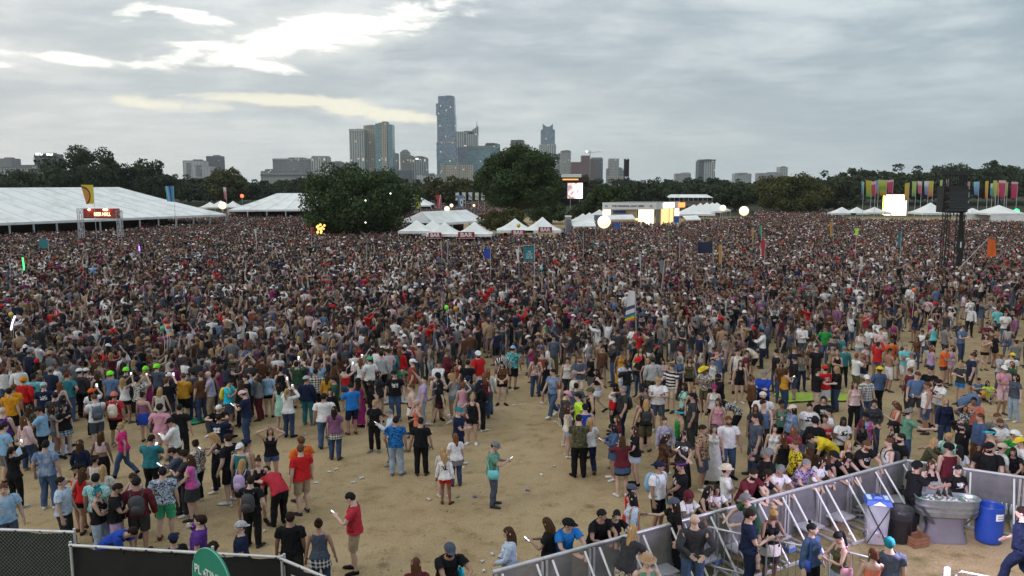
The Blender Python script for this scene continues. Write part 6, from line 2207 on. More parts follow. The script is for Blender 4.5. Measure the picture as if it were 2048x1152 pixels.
LIST = '''
707 985 1.80 m W phone1 tee:crimson shorts:khaki hs:black shoe:black sk:0 say:alone_on_open_dirt
985 880 1.76 m E phone tee:sage pants:slate hs:dark cap:grey shoe:charcoal bagR=aqua
889 905 1.42 f N stand long:white:print:k hot:red hl:blonde shoe:brown say:smaller_of_two_children
886 894 1.40 f N front long:offwhite hot:navy hl:blonde say:half_hidden_behind_the_other_child
911 866 1.52 f N stand tee:white pants:jeans wrap:grey hl:ginger shoe:brown
917 812 1.80 m E cross tee:navy shorts:navy cap:teal hs:brown
944 788 1.66 f S hips1 tank:black hot:black hb:blonde bagR=maroon shoe:white
790 833 1.76 m N stand tee:azure:floral:k pants:lightdenim hs:dark shoe:grey
842 834 1.74 m N stand tee:black pants:black hs:dark shoe:brown
603 888 1.84 m NW stand tee:red shorts:khaki hs:brown shoe:charcoal sk:0
601 872 1.80 m NW stand tee:orange shorts:brown hs:brown
553 946 1.72 m NW bend tee:crimson pants:black hs:dark
541 853 1.68 f S hhead tank:black hot:denim hl:brown shoe:brown
579 1024 1.78 m N stand tee:black pants:charcoal hs:dark sk:2
637 1037 1.68 f N stand tank:slate wrap:navy:plaid:w pants:jeans hb:dark sk:2
480 1040 1.74 m W stand tee:navy shorts:charcoal hs:brown capback:lightgrey
395 1028 1.74 m W drink tee:purple shorts:charcoal hs:dark wide
346 1062 1.70 m NW stand tee:black shorts:charcoal hs:dark cap:navy
424 1085 1.66 m N stand tee:charcoal shorts:charcoal hc:dark
222 1056 1.70 m E bend tee:royal shorts:charcoal hs:dark
122 954 1.74 m E stand tee:paleblue pants:charcoal hs:black shoe:black
6 966 1.78 m SE stand tee:sky:fade pants:slate hs:brown sk:0
89 880 1.84 m N stand tee:steelblue:fade pants:denim hs:black sk:1
22 892 1.68 f N film long:black pants:black hp:dark shoe:white
48 832 1.66 f N stand long:palepink pants:jeans hl:brown shoe:tan
82 812 1.78 m W phone tee:sky pants:black hs:dark
160 879 1.66 f N stand long:navy mini:black hl:hairbrown
198 862 1.66 f N stand crop:palepink wrap:black pants:black hl:hairbrown
244 842 1.66 f W walk tee:hotpink pants:denim hb:blonde
298 870 1.74 m N phone tee:teal pants:black hs:dark
155 926 1.66 f W cup tank:red hot:maroon hp:dark cap:black
167 936 1.66 f N stand tank:red hot:black hl:hairbrown
188 908 1.66 f N stand tank:offwhite hot:black hb:dark band:charcoal
204 930 1.66 f N stand long:offwhite skirt:cream hl:blonde
192 946 1.76 m N stand tee:aqua:floral:w pants:charcoal hs:black
193 972 1.66 f E cross tank:black pants:lightdenim ho:bluegreen bow:teal bagL=seagreen
228 966 1.74 m E phone tee:black:print shorts:lilac hs:dark sk:2
267 942 1.6 f S phone tank:palepink hot:charcoal hl:hairbrown
272 954 1.80 m N stand long:maroon shorts:charcoal hs:black pack=charcoal sk:2
325 932 1.80 m N stand tee:paleblue:floral:k shorts:seagreen hs:black sk:0 shoe:brown
381 909 1.70 f W front tee:pink:tiedye skirt:charcoal hl:hairbrown
370 900 1.72 m W phone tee:charcoal pants:charcoal hc:dark
353 893 1.76 m W phone tee:slate pants:charcoal hs:dark
388 880 1.70 f NW stand tee:brown:floral pants:black hb:dark
431 864 1.68 f W phone tank:black pants:black hl:blonde
457 868 1.86 m W cup tee:black:print:w shorts:black hs:dark sk:0 shoe:white
481 884 1.70 m N stand tank:teal shorts:royal hs:blonde capback:white
494 876 1.76 m NE stand tank:offwhite shorts:slate hs:dark capback:navy
482 918 1.66 f N stand long:charcoal hot:black hl:blonde pack=lilac shoe:white
501 951 1.72 m N stand tee:black pants:black hs:dark pack=charcoal
516 914 1.68 f SE talk romper:black hb:hairbrown shoe:black
438 830 1.74 m N sit tee:navy:print:w shorts:navy hs:dark say:showing_a_number_on_the_back
436 808 1.74 m S sit tee:black pants:charcoal hs:dark capback:white
458 794 1.64 f W sit dress:rust hl:hairbrown wide
320 806 1.80 m N stand tee:pink shorts:palepink hs:dark wide bagL=charcoal
347 832 1.74 m W phone long:white pants:charcoal hs:dark cap:black
361 808 1.74 m N stand tee:black pants:black hs:black
285 784 1.68 f N stand strap:mauve mini:royal hb:dark
295 750 1.66 f W stand dress:berry hp:dark
317 774 1.64 f N stand tank:offwhite hot:denim hw:blonde
334 754 1.74 m N film1 tee:black shorts:charcoal hs:brown
364 746 1.78 m N front long:mustard shorts:black hs:brown
384 740 1.80 m NW stand long:slate pants:jeans hs:black
402 743 1.82 m NW stand tee:brown pants:jeans hs:brown
419 742 1.80 m W front tee:lavender pants:khaki h0
455 757 1.74 m E phone tee:cyan shorts:slate hs:black pack=yellow
480 760 1.68 f N stand tank:black pants:black hl:hairbrown
491 778 1.76 m W phone tee:navy pants:jeans hs:dark capback:palepink
491 750 1.74 m W stand tee:black pants:denim hs:black
500 742 1.74 m W stand tee:sky pants:maroon hs:dark
516 748 1.68 f W hhead tee:grey pants:maroon hl:hairbrown
536 742 1.70 f N stand tee:sky:fade hot:black hb:dark bagL=tan shoe:black
561 732 1.66 f N stand tank:black hot:black hb:dark bow:red
575 776 1.68 f N film long:white pants:jeans hp:blonde
560 765 1.66 f N film1 dress:mint hl:dark
594 722 1.80 m N film tee:darkgreen shorts:khaki hs:dark
613 750 1.76 m N stand long:navy pants:teal hs:brown cap:lightgrey
632 737 1.76 m N stand tee:offwhite:plaid:k pants:black hs:dark
636 727 1.70 m N up tee:sky pants:black hs:brown
655 746 1.68 f N stand long:mustard pants:black hl:hairbrown
648 786 1.80 m N stand tee:white pants:denim hs:black wide sk:2
660 776 1.66 f S stand long:black pants:black hl:black
668 752 1.76 m W stand tee:darkgreen shorts:khaki hs:dark
668 812 1.68 f N stand tee:mauve wrap:offwhite:plaid:k pants:jeans hl:dark
690 732 1.68 f N film strap:red hot:denim ht:black
703 766 1.78 m NW phone1 tee:azure shorts:navy hs:black sk:2
717 756 1.70 f N stand dress:berry fedora:black hl:dark maxidress sk:3
721 716 1.68 f N film tee:white hot:jeans hl:ginger
738 712 1.82 m NW stand tee:white pants:black hs:dark cap:seagreen
762 702 1.84 m N stand long:lightgrey pants:black hs:dark
781 696 1.78 m N stand long:teal pants:charcoal hs:brown
800 696 1.74 f N stand long:red mini:seagreen hl:ginger
748 800 1.66 f S stand tee:black pants:black hs:blonde
743 758 1.68 f W walk tee:black hot:black hl:dark
789 740 1.80 m S stand tee:black:print:w pants:denim hs:dark cap:black
824 716 1.84 m W cup tee:rust shorts:khaki hs:dark capback:white
845 753 1.76 m W up1 tee:lilac pants:lightdenim hs:dark
823 767 1.78 m W stand bare pants:black wrap:white hs:brown
836 796 1.72 f W walk tank:coral hot:lightdenim h0
782 816 1.74 m W phone1 long:paleblue:fade pants:charcoal hs:grey
757 742 1.70 f E stand tee:charcoal hot:charcoal hl:dark
957 700 1.92 m SE stand tee:red shorts:white cap:white hs:dark wide beard:dark
976 737 1.70 f N stand long:offwhite pants:denim hl:ginger
968 746 1.68 f N stand tank:maroon pants:jeans hl:ginger
957 760 1.78 f NE front long:black pants:black hl:black pack=black wide
1006 700 1.80 m N stand tee:black:stripe:w pants:slate hs:dark
1004 722 1.70 f S front tee:brown hot:black hl:dark shoe:black bagR=white
1025 690 1.80 m N stand tee:aqua:floral:k shorts:black hs:dark cap:sky
893 698 1.82 m E cup long:maroon pants:black hs:brown
876 722 1.72 f S cross long:white pants:charcoal hb:dark
875 741 1.78 m S phone tank:slate pants:khaki hs:dark cap:black
880 757 1.66 f W walk tee:black wrap:maroon:plaid:k hot:maroon hl:black shoe:white
905 746 1.64 f W phone tank:lightgrey hot:lightdenim hl:blonde shoe:white
918 714 1.72 f W stand tank:rust pants:lightdenim hl:dark
934 720 1.74 m N stand tee:black pants:charcoal hs:dark
925 764 1.66 f N film1 tank:pink mini:lightdenim hc:ginger
934 750 1.76 m N stand tee:slate shorts:denim hs:dark capback:navy
1072 708 1.72 f N stand tank:rust:floral:w pants:jeans hl:hairbrown shoe:brown
1092 722 1.68 f N stand dress:black hp:dark shoe:white
1095 702 1.66 f N stand tank:offwhite hot:denim hw:offwhite
1107 736 1.80 m SW walk tee:steelblue:fade pants:denim hs:dark shoe:white
1121 762 1.60 f E stand tank:tan hot:denim hw:ginger
1130 780 1.78 m E phone tee:charcoal shorts:black hs:dark cap:pink
1136 808 1.68 f E stand tank:offwhite hot:lightdenim hl:hairbrown
1135 714 1.70 f S stand tank:offwhite pants:charcoal ho:dark
1130 736 1.64 f W sit tee:slate hot:jeans hl:black
1148 744 1.74 m W stand tee:offwhite shorts:slate hs:grey
1159 712 1.80 m S cross tee:slate shorts:cream hs:brown beard:brown
1183 706 1.78 m W phone1 tee:black shorts:grey hs:dark cap:grey
1196 736 1.68 f W walk crop:black wrap:white mini:lightdenim hl:dark shoe:black
1154 765 1.74 m N stand tee:slate pants:charcoal hs:black
1159 784 1.74 m W walk tee:neon shorts:charcoal hs:dark
1169 806 1.72 m N stand tank:royal shorts:royal hs:dark capback:black
1182 773 1.80 m W stand tank:black pants:black hs:brown cap:olive
1160 830 1.84 m N front tee:olive:camo pants:black hs:dark shoe:black say:with_sunglasses_hung_behind
1179 834 1.66 f N walk tee:white pants:navy hl:blonde
1243 697 1.74 f S stand dress:mustard hb:black sk:3 maxidress
1249 720 1.70 f S phone tee:paleblue hot:paleblue hb:hairbrown shoe:white
1281 694 1.70 f S stand dress:black hl:hairbrown bagR=neon
1296 716 1.72 f S stand tank:black mini:charcoal hl:blonde
1306 712 1.82 m N stand long:lightgrey pants:olive hs:dark cap:charcoal
1344 728 1.80 m SW cup tee:black:hoop:w shorts:beige hs:brown
1360 698 1.82 m W talk tank:aqua shorts:white hs:dark
1326 716 1.62 f S front tank:palepink pants:charcoal hl:dark
1380 713 1.70 f S stand tank:olive hot:black hl:dark
1317 753 1.90 m S phone tee:white shorts:slate hs:blonde sk:0
1288 766 1.66 f S hips crop:grey mini:black cap:black hl:dark
1369 765 1.70 f W stand tee:mint pants:olive hl:dark sk:3 pack=charcoal
1388 773 1.68 f S stand tank:navy pants:charcoal hl:ginger
1385 784 1.80 m W stand tee:charcoal:print:w pants:charcoal hs:dark capback:black
1293 798 1.70 f N stand tank:black shorts:olive hl:blonde pack=black
1285 792 1.68 f N stand tank:tan pants:black hl:dark
1229 765 1.72 f W stand long:red:split:w pants:charcoal hl:dark cap:black
1245 772 1.74 m W drink tee:charcoal pants:navy hs:grey pack=black nocup
1234 830 1.66 f W stand tee:maroon pants:charcoal hl:hairbrown
1229 846 1.66 f W phone jacket:denim mini:denim hl:black shoe:white
1271 852 1.70 f W front tee:black:print:w wrap:paleblue hot:black hl:hairbrown shoe:black
1246 872 1.68 f N hug long:maroon wrap:denim mini:black hl:hairbrown shoe:white
1331 834 1.66 f S stand long:lavender hot:grey hb:hairbrown
1327 867 1.68 f E phone long:brown:floral:k mini:brown:floral:k hw:dark
1366 863 1.68 f S front tee:charcoal:print:w maxi:black hw:dark
1360 816 1.76 m W stand tank:green shorts:charcoal hs:dark visor:cyan
1405 850 1.84 m SE stand tee:tan:floral:k shorts:slate hs:dark
1428 846 1.70 f S stand dress:white maxidress hl:hairbrown band:slate
1459 832 1.82 m S stand tee:white pants:denim hs:brown beard:brown
1317 920 1.80 m SE stand tee:white shorts:black hs:black capback:navy sk:2 pack=sky
1363 920 1.78 m W front tee:black:print:w pants:black hs:dark band:purple sk:2
1360 976 1.66 f E lean tee:white pants:black hl:maroon beanie:maroon
1396 968 1.66 f E lean tank:black pants:black hl:black
1434 972 1.66 f SE lean tee:white:print pants:charcoal hl:black
1262 966 1.72 f E stand tee:red pants:charcoal hs:dark cap:slate
1454 928 1.74 m E cross tee:white pants:charcoal fedora:cream hs:black
1464 912 1.76 m S lean tank:navy pants:charcoal hs:dark
1494 938 1.82 m SE lean tee:maroon pants:charcoal hs:dark beard:dark sk:0
1543 952 1.68 f S lean tee:black pants:black hl:dark
1576 938 1.74 m SE lean tee:white pants:slate hs:dark cap:grey
1617 924 1.74 m E lean tee:lilac:floral:k pants:charcoal hs:grey
1637 916 1.70 f E lean long:white pants:charcoal hl:dark
1655 908 1.66 f N stand tank:tan:floral mini:tan hl:hairbrown
1679 908 1.78 m E lean tee:black pants:black hs:dark cap:black
1702 908 1.66 f S lean tank:black pants:black hl:dark cap:black
1741 888 1.82 m SW lean tee:black:print:w pants:charcoal hs:brown beard:brown
1778 876 1.78 m W talk tank:white shorts:charcoal hs:brown pack=black
1802 867 1.80 m W stand tee:black pants:black hs:dark beard:dark
1696 880 1.66 f S stand tank:mustard hot:denim hl:blonde
1655 870 1.76 m W bend tee:yellow pants:charcoal hs:dark
1620 884 1.72 f N stand long:brown pants:brown hl:hairbrown capback:charcoal
1594 880 1.80 m W stand tee:yellow:floral:k pants:charcoal hs:brown
1570 866 1.70 f N stand tank:black hot:sage hl:auburn
1532 896 1.78 m W film1 tee:black pants:black fedora:grey hs:dark
1514 828 1.84 m W stand tee:slate pants:jeans hs:dark
1550 848 1.68 f S stand tank:white pants:charcoal hl:dark
1586 852 1.70 f N stand tee:crimson pants:charcoal hl:ginger pack=purple
1511 808 1.68 f S stand tee:charcoal pants:charcoal hl:auburn
1526 800 1.76 m S stand tank:steelblue pants:charcoal hs:dark
1527 782 1.80 m S stand tee:white shorts:charcoal hs:dark beard:dark capback:cream
1564 800 1.70 f S cup tank:sage pants:black hc:black sk:3
1585 808 1.70 f W stand long:steelblue:fade pants:charcoal hl:dark cap:cream
1619 806 1.70 f S stand tee:white:print pants:lightdenim hb:dark wide
1649 792 1.72 f S stand tee:black:print:w pants:black ho:black wide
1658 816 1.72 m W stand tee:white:print pants:charcoal hs:black
1652 830 1.66 f S talk strap:red pants:charcoal hp:dark sk:2
1634 834 1.74 f N stand long:black pants:black hc:black
1686 832 1.70 f S front tee:white:print pants:charcoal hl:black sk:4
1725 838 1.66 f S front tank:black wrap:cream hot:lightdenim hl:maroon sk:4
1733 822 1.72 f S stand tee:hotpink:tiedye pants:charcoal hs:dark cap:black sk:3
1748 798 1.74 f S front jacket:charcoal pants:jeans ho:dark
1734 748 1.82 m S stand tee:grey:plaid:w pants:denim hs:dark cap:white
1711 762 1.70 f S stand tank:palepink pants:black hl:hairbrown
1796 802 1.66 f W phone1 tank:coral pants:black hw:auburn bagR=black
1815 816 1.76 m E reach tee:sage pants:denim hs:dark capback:grey
1791 842 1.68 f W stand tank:charcoal pants:charcoal hl:black cowboy:black
1834 742 1.80 m S stand tee:steelblue shorts:charcoal hs:brown cap:brown
1822 736 1.74 m W stand tee:maroon pants:charcoal hs:brown bagR=brown
1855 764 1.78 m W cup tank:white shorts:denim hs:brown
1868 758 1.66 f W stand dress:rust:floral hl:dark
1882 757 1.80 m W phone1 tee:white:print shorts:grey hs:dark beard:dark
1891 795 1.70 f S stand jacket:navy pants:jeans hl:blonde
1935 782 1.74 m E bend long:steelblue shorts:denim hs:dark beanie:mustard
1929 808 1.70 f S hhead tee:charcoal:floral pants:black hl:black
1960 826 1.78 m W stand jacket:denim pants:brown hs:auburn
1926 842 1.78 m W hhead long:black pants:black hs:black cap:charcoal beard:dark
1947 794 1.76 m S stand tee:coral pants:charcoal hs:black
1781 696 1.80 m E cup bare shorts:white hs:dark
1812 688 1.80 m S cup tee:aqua shorts:white hs:grey
1824 703 1.80 m W drink tee:white shorts:grey hs:dark cap:grey beard:dark
1784 676 1.78 m N stand tee:orange shorts:charcoal hs:brown
1758 731 1.74 m N stand tee:denim pants:black hs:black cap:yellow sk:4
1714 706 1.76 m E hug tee:white shorts:olive h0
1728 706 1.66 f W hug tank:navy hot:white hl:ginger
1860 734 1.76 m SW stand tee:black pants:black hs:dark
1865 690 1.70 f E cross tank:lilac hot:jeans hl:ginger
1890 690 1.80 m SE cross tee:orange mini:charcoal hs:black
1905 690 1.70 f W stand tank:lilac hot:white hb:black
1944 706 1.78 m W cup tee:navy shorts:charcoal hs:brown
1924 722 1.72 f W phone tee:charcoal hot:azure hb:blonde
1950 700 1.66 f E hug tank:grey hot:grey hl:dark
1868 646 1.72 f N stand tank:aqua pants:navy hb:dark
1892 650 1.80 m E stand tee:grey pants:charcoal hs:black beard:dark
1925 648 1.80 m S phone tee:steelblue:plaid:w pants:jeans hs:dark cap:charcoal
1942 595 1.84 m N stand tee:white pants:olive hs:dark
1900 612 1.74 m NE film1 tank:white shorts:lightdenim hs:dark cap:lightgrey
1874 616 1.66 f S front dress:black hl:black
1832 622 1.70 f N stand tee:navy hot:slate hl:blonde
2012 622 1.84 m S cup tee:white pants:denim hs:brown wide
1996 614 1.78 m N stand tee:aqua pants:slate hs:black pack=navy
1978 640 1.68 f S talk tank:white pants:slate hl:hairbrown
1972 668 1.66 f S clap tee:tan hot:black hb:dark
1994 664 1.68 f E cup tee:black mini:black hl:blonde
2025 704 1.72 m N stand tee:white:hoop:k shorts:black hs:dark cap:yellow
2032 680 1.60 m N stand tee:grey shorts:charcoal hs:black pack=steelblue
2001 704 1.68 f S cross long:lightgrey pants:slate hl:blonde
2010 729 1.84 m S cup tee:pink:plaid:w shorts:palepink:plaid:w hs:brown cap:white
2024 722 1.68 f W stand tee:darkgreen pants:charcoal hl:auburn
2034 748 1.72 f W cup tee:slate pants:lightdenim hl:dark
1995 826 1.74 m S stand tee:grey shorts:charcoal hs:brown
2000 836 1.78 m S cross tee:white pants:charcoal hs:brown beard:brown
1958 756 1.60 m S sit tee:steelblue shorts:charcoal hs:black
1976 762 1.50 f S sit tee:neon hot:charcoal hs:dark
1570 733 1.68 f E phone tank:mustard pants:jeans hl:hairbrown bagL=black
1605 700 1.70 f S phone dress:grey maxidress hl:dark
1635 690 1.84 m S stand tee:black pants:black hs:dark
1652 730 1.74 m N stand tee:red:print:w skirt:white hs:dark cap:red
1635 736 1.74 m E reach tee:black shorts:beige hs:dark
1674 731 1.72 f W front jacket:black pants:jeans hl:blonde
1589 692 1.76 m S stand tee:navy:floral pants:maroon hs:dark cowboy:brown
1552 700 1.74 m W stand tee:black:print:w pants:jeans hs:dark
1676 700 1.68 f S cross tank:black hot:black hl:blonde
1690 692 1.72 m N stand long:teal pants:black hs:grey
1435 700 1.82 m S film tank:steelblue shorts:white hs:brown
1480 719 1.70 f S stand romper:black hl:auburn
1475 698 1.78 m S stand tank:white shorts:tan hs:dark
1493 700 1.74 m E stand tee:maroon shorts:grey hs:dark
1505 694 1.70 m W bend tank:cream shorts:black hs:brown
1412 731 1.76 m SW phone tee:olive:floral shorts:olive cowboy:yellow hs:dark sk:3
1440 746 1.80 m W phone1 jacket:black pants:charcoal hs:black beard:dark
1428 768 1.66 f S stand tank:white hot:black cap:berry hl:dark
1438 796 1.66 f S stand tank:pink hot:pink hl:hairbrown
1468 800 1.68 f W bend tee:charcoal:floral pants:black hl:black
1505 753 1.70 m E stand long:brown pants:black hs:brown
1529 740 1.80 m SW cross jacket:royal pants:navy hs:dark cap:grey
1650 652 1.80 m S hips tee:green:print pants:denim hs:brown
1605 648 1.80 m S cross long:white shorts:slate hs:dark
1733 622 1.82 m S clap tee:crimson shorts:khaki hs:dark
1740 652 1.80 m W cup tee:white shorts:sage hs:black sk:3
1720 660 1.66 f S phone tank:white mini:lightdenim hl:hairbrown
1685 668 1.76 m W stand long:teal pants:black hs:grey
1762 656 1.78 m S cup tee:palepink:plaid pants:beige hs:brown
1978 882 1.86 m SW stand tee:black pants:black cap:black hs:dark beard:dark wide
2028 896 1.68 f SW lean tee:black pants:charcoal hl:dark
2008 884 1.72 m E stand tee:white pants:charcoal hs:dark cap:beige
1922 890 1.68 f N stand tee:white pants:charcoal hl:black
1901 884 1.78 m N stand tank:maroon shorts:charcoal hs:black beanie:black
1862 878 1.72 f SE lean long:olive pants:charcoal hl:blonde
1900 864 1.74 m W reach tee:mint shorts:charcoal hs:blonde
1984 856 1.76 m W stand tank:red shorts:charcoal hs:dark visor:cyan
2030 858 1.78 m S stand tee:green shorts:charcoal hs:dark cap:white
2042 872 1.76 m W stand tee:white shorts:charcoal hs:dark cap:yellow
17 776 1.80 m N stand tee:amber shorts:black hs:black bagL=teal
27 768 1.76 m N stand tee:amber pants:charcoal hs:brown
46 752 1.78 m N stand long:red pants:charcoal hs:dark beanie:amber
67 747 1.80 m N stand tee:aqua:print pants:denim hs:black
87 763 1.80 m N stand tee:navy:print:w pants:black hs:grey cap:lightgrey
134 744 1.78 m N hips1 tee:teal pants:denim hs:auburn
119 763 1.68 f N stand tank:palepink pants:lightdenim hl:ginger
160 735 1.82 m N stand long:charcoal pants:black hs:dark cap:white
174 734 1.76 m N stand long:crimson:plaid:w pants:charcoal hs:dark cap:offwhite
222 740 1.76 m N stand tee:steelblue pants:charcoal beanie:lime hs:dark
251 733 1.74 m N stand tee:charcoal pants:charcoal beanie:lime hs:dark
291 731 1.70 f N stand tank:white:print pants:charcoal beanie:lime hl:blonde
314 726 1.78 m N stand tee:slate pants:charcoal beanie:lime hs:dark
182 774 1.68 f N film1 tee:white pants:black hl:dark cap:orange
190 788 1.78 m NW phone tee:white shorts:slate hs:brown pack=slate
227 782 1.76 m N stand tee:crimson shorts:black beanie:coral hs:dark pack=cream
276 752 1.76 m N film tee:offwhite:floral:k pants:black hs:black
248 754 1.66 f N film tank:white hot:black hl:blonde
125 808 1.66 f SE stand tee:black hot:jeans wrap:lightdenim:plaid:k hl:black
108 810 1.64 f E hug tee:grey hot:grey hl:dark
58 808 1.68 f N stand long:olive:camo pants:olive hl:hairbrown
3 814 1.78 m N stand tank:purple shorts:black h0 pack=purple
4 846 1.76 m N stand tee:sky shorts:grey hs:dark
109 784 1.74 m N stand tee:charcoal pants:charcoal hs:black
124 790 1.70 f N stand tee:black pants:navy hl:black pack=navy
832 1115 1.66 f N stand tee:maroon pants:charcoal hl:auburn
908 1092 1.80 m E lean tee:black pants:charcoal cap:slate hs:dark beard:dark bagL=cyan
1020 1053 1.70 f W front long:paleblue pants:charcoal hl:hairbrown
1122 1028 1.72 m W lean tee:azure pants:charcoal cap:black hs:black
1098 1034 1.72 f W phone tee:black pants:black hl:hairbrown
1176 1008 1.74 f NE lean tee:charcoal wrap:cream:floral:k pants:navy hl:blonde
1200 1020 1.74 m W lean tee:black pants:charcoal hs:black
1227 1018 1.66 f N lean tee:black pants:charcoal ho:black
1266 984 1.76 f W stand jacket:paleblue pants:jeans hl:black bagL=orange shoe:white
1293 1107 1.62 m S stand tank:sage shorts:olive hs:grey straw:tan
1354 992 1.72 f W reach tee:black pants:black hl:dark cap:slate shoe:offwhite
1391 1026 1.82 m N back jacket:charcoal pants:denim h0 sk:0
1500 1018 1.80 m E cup tee:navy pants:navy hs:dark nocup
1512 992 1.80 m W lean tee:darkgreen pants:khaki cap:grey hs:grey
1543 1015 1.70 f S phone tank:black wrap:offwhite shorts:charcoal hb:blonde
1628 1046 1.70 f SE stand jacket:denim pants:black ht:black bagR=royal
1685 1062 1.68 f W phone tank:olive pants:lightdenim hp:black bagL=pink
1745 1096 1.64 f N talk strap:coral pants:charcoal ho:auburn
1778 1074 1.78 m N stand tee:slate pants:charcoal hs:bluegreen sk:0
1831 920 1.82 m E reach tee:black pants:black beanie:black hs:dark
1862 918 1.72 f S front tank:black pants:black hl:hairbrown
1917 930 1.68 f S stand tee:black:print:w pants:black hs:black
2052 1012 1.84 m NW walk tee:navy pants:navy hs:dark wide say:with_white_lettering_on_the_back
'''
for line in LIST.strip().split('\n'):
 p = parse(line)
 h = p['H']
 if p['pose'] in ('sit', 'kneel'):
  h = p['H'] * .53
 elif p['pose'] == 'bend':
  h = p['H'] * .78
 elif p['pose'] == 'lean':
  h = p['H'] * .95
 if p['hat']:
  h += .03
 p['pos'] = on_z(p['x'], p['y'], h)
 p['pos'].z = 0
 PEOPLE.append(p)
# ------------------------------------------------------------------ barricade round the staff pit
RAIL_Z = 1.2
BA, BB = on_z(985, 1142, RAIL_Z), on_z(1812, 919, RAIL_Z)
BC = on_z(2046, 953, RAIL_Z)
B_DIR = (BB - BA).normalized()
B_IN = Vector((B_DIR.y, -B_DIR.x, 0))          # towards the pit
YAW['B'] = math.degrees(math.atan2(-B_IN.x, B_IN.y))


def sheet_mat():
 m, nt, b = principled('perforated_grey_sheet')
 g = nd(nt, 'ShaderNodeTexCoord')
 n = nd(nt, 'ShaderNodeTexNoise', None, Vector=g.outputs['Object'], Scale=2.5, Detail=5.0, Roughness=.65).outputs['Fac']
 sp = nd(nt, 'ShaderNodeSeparateXYZ', None, Vector=g.outputs['Object'])
 rib = mth(nt, 'SINE', mth(nt, 'MULTIPLY', sp.outputs[0], 26.0))
 nt.links.new(ramp(nt, n, (.3, (.19, .19, .20)), (.5, (.26, .26, .275)), (.7, (.33, .33, .345))), b.inputs['Base Color'])
 b.inputs['Roughness'].default_value = .45
 b.inputs['Metallic'].default_value = .35
 bp = nd(nt, 'ShaderNodeBump', None, Height=mth(nt, 'ADD', mth(nt, 'MULTIPLY', rib, .2), n), Strength=.5, Distance=.02)
 nt.links.new(bp.outputs[0], b.inputs['Normal'])
 b.inputs['Alpha'].default_value = .68
 return m


SHEET = sheet_mat()
RAILM = mat('worn_aluminium_rail', (.50, .50, .52), .4, .15, 7.0, .4)
BRACEM = mat('bright_aluminium_brace', (.66, .66, .68), .35, .08, 6.0, .3)


def barricade(label, p, q, first=False):
 d = q - p
 L = math.hypot(d.x, d.y)
 ang = math.atan2(d.y, d.x)
 root = empty('crowd_barricade', (p.x, p.y, 0), ang, label, 'barricade', 'stage barricade sections round the pit')
 # local x along the rail, local -y into the pit
 MB().box((L / 2, 0, .64), (L - .015, .03, 1.06)).box((L / 2, 0, .08), (L - .02, .06, .08)).build('sheet', SHEET, root)
 MB().tube([(0, 0, RAIL_Z - .02), (L, 0, RAIL_Z - .02)], .036, 10).build('top_rail', RAILM, root)
 for x in (.05, L - .05):
  MB().box((x, -.035, .58), (.05, .045, 1.12)).build('post', RAILM, root)
 for x in (.18, L - .18):
  MB().tube([(x, -.05, RAIL_Z - .08), (x, -.98, .06)], .026, 8).build('brace', BRACEM, root)
  MB().box((x, -.5, .035), (.06, 1.0, .05)).build('foot_bar', RAILM, root)
 MB().box((L / 2, -.24, .33), (L * .52, .42, .04)).build('step_plate', RAILM, root)
 MB().box((L / 2, -.98, .035), (L - .1, .06, .05)).build('cross_bar', RAILM, root)


n1 = max(1, round((BB - BA).length / 1.15))
LB1 = ['barricade section nearest the bottom of the slope, beside the person in pale blue', 'second barricade section up from the person in the pale blue top']
ordn = ['first', 'second', 'third', 'fourth', 'fifth', 'sixth', 'seventh', 'eighth', 'ninth', 'tenth', 'eleventh', 'twelfth', 'thirteenth', 'fourteenth', 'fifteenth', 'sixteenth', 'seventeenth', 'eighteenth']
for i in range(n1):
 p, q = BA.lerp(BB, i / n1), BA.lerp(BB, (i + 1) / n1)
 barricade(f"grey braced barricade section, {ordn[n1 - 1 - i]} from the pit corner along the long side", p, q)
n2 = max(1, round((BC - BB).length / 1.15))
step2 = (BC - BB) / n2
for i in range(n2 + 2):
 barricade(f"grey braced barricade section, {ordn[i]} from the pit corner behind the blue barrel", BB + step2 * i, BB + step2 * (i + 1))


def bike_rack(label, px0, py0, px1, py1, z=1.08):
 p, q = on_z(px0, py0, z), on_z(px1, py1, z)
 d = q - p
 L, ang = math.hypot(d.x, d.y), math.atan2(d.y, d.x)
 root = empty('steel_barrier', (p.x, p.y, 0), ang, label, 'barrier', 'low steel barriers in the pit')
 m = MB()
 r = .02
 m.tube([(0, 0, .22), (0, 0, z - .08), (.08, 0, z), (L - .08, 0, z), (L, 0, z - .08), (L, 0, .22)], r, 8)
 m.tube([(0, 0, .22), (L, 0, .22)], r, 8)
 m.build('frame', RAILM, root)
 n = max(5, int(L / .14))
 for i in range(1, n):
  MB().tube([(L * i / n, 0, .22), (L * i / n, 0, z)], .009, 6).build('bar', DULL, root)
 for x in (.25, L - .25):
  MB().box((x, 0, .025), (.06, .7, .03)).box((x, 0, .13), (.04, .04, .2)).build('foot', RAILM, root)


bike_rack('low steel barrier between the bald person and the person in navy', 1410, 1052, 1492, 1070)
bike_rack('low steel barrier behind the person in the denim jacket', 1534, 1078, 1640, 1098)
bike_rack('low steel barrier right of the ponytailed person', 1660, 1096, 1752, 1118)


def tread(label, px, py, c):
 p = on_z(px, py, 0)
 root = empty('water_pack', (p.x, p.y, 0), R(30), label, 'bottle pack', 'packs of bottled water')
 for i in range(3):
  for j in range(2):
   MB().lathe([(.001, 0), (.034, .005), (.034, .15), (.014, .2), (.014, .22), (.001, .225)], 8, 0, (i * .075 - .075, j * .075, 0)).build('bottle', c, root)
 MB().box((0, .037, .06), (.235, .16, .10)).build('wrap', mat('blue_shrink_wrap', (.10, .18, .42), .3, .2, 9.0), root)


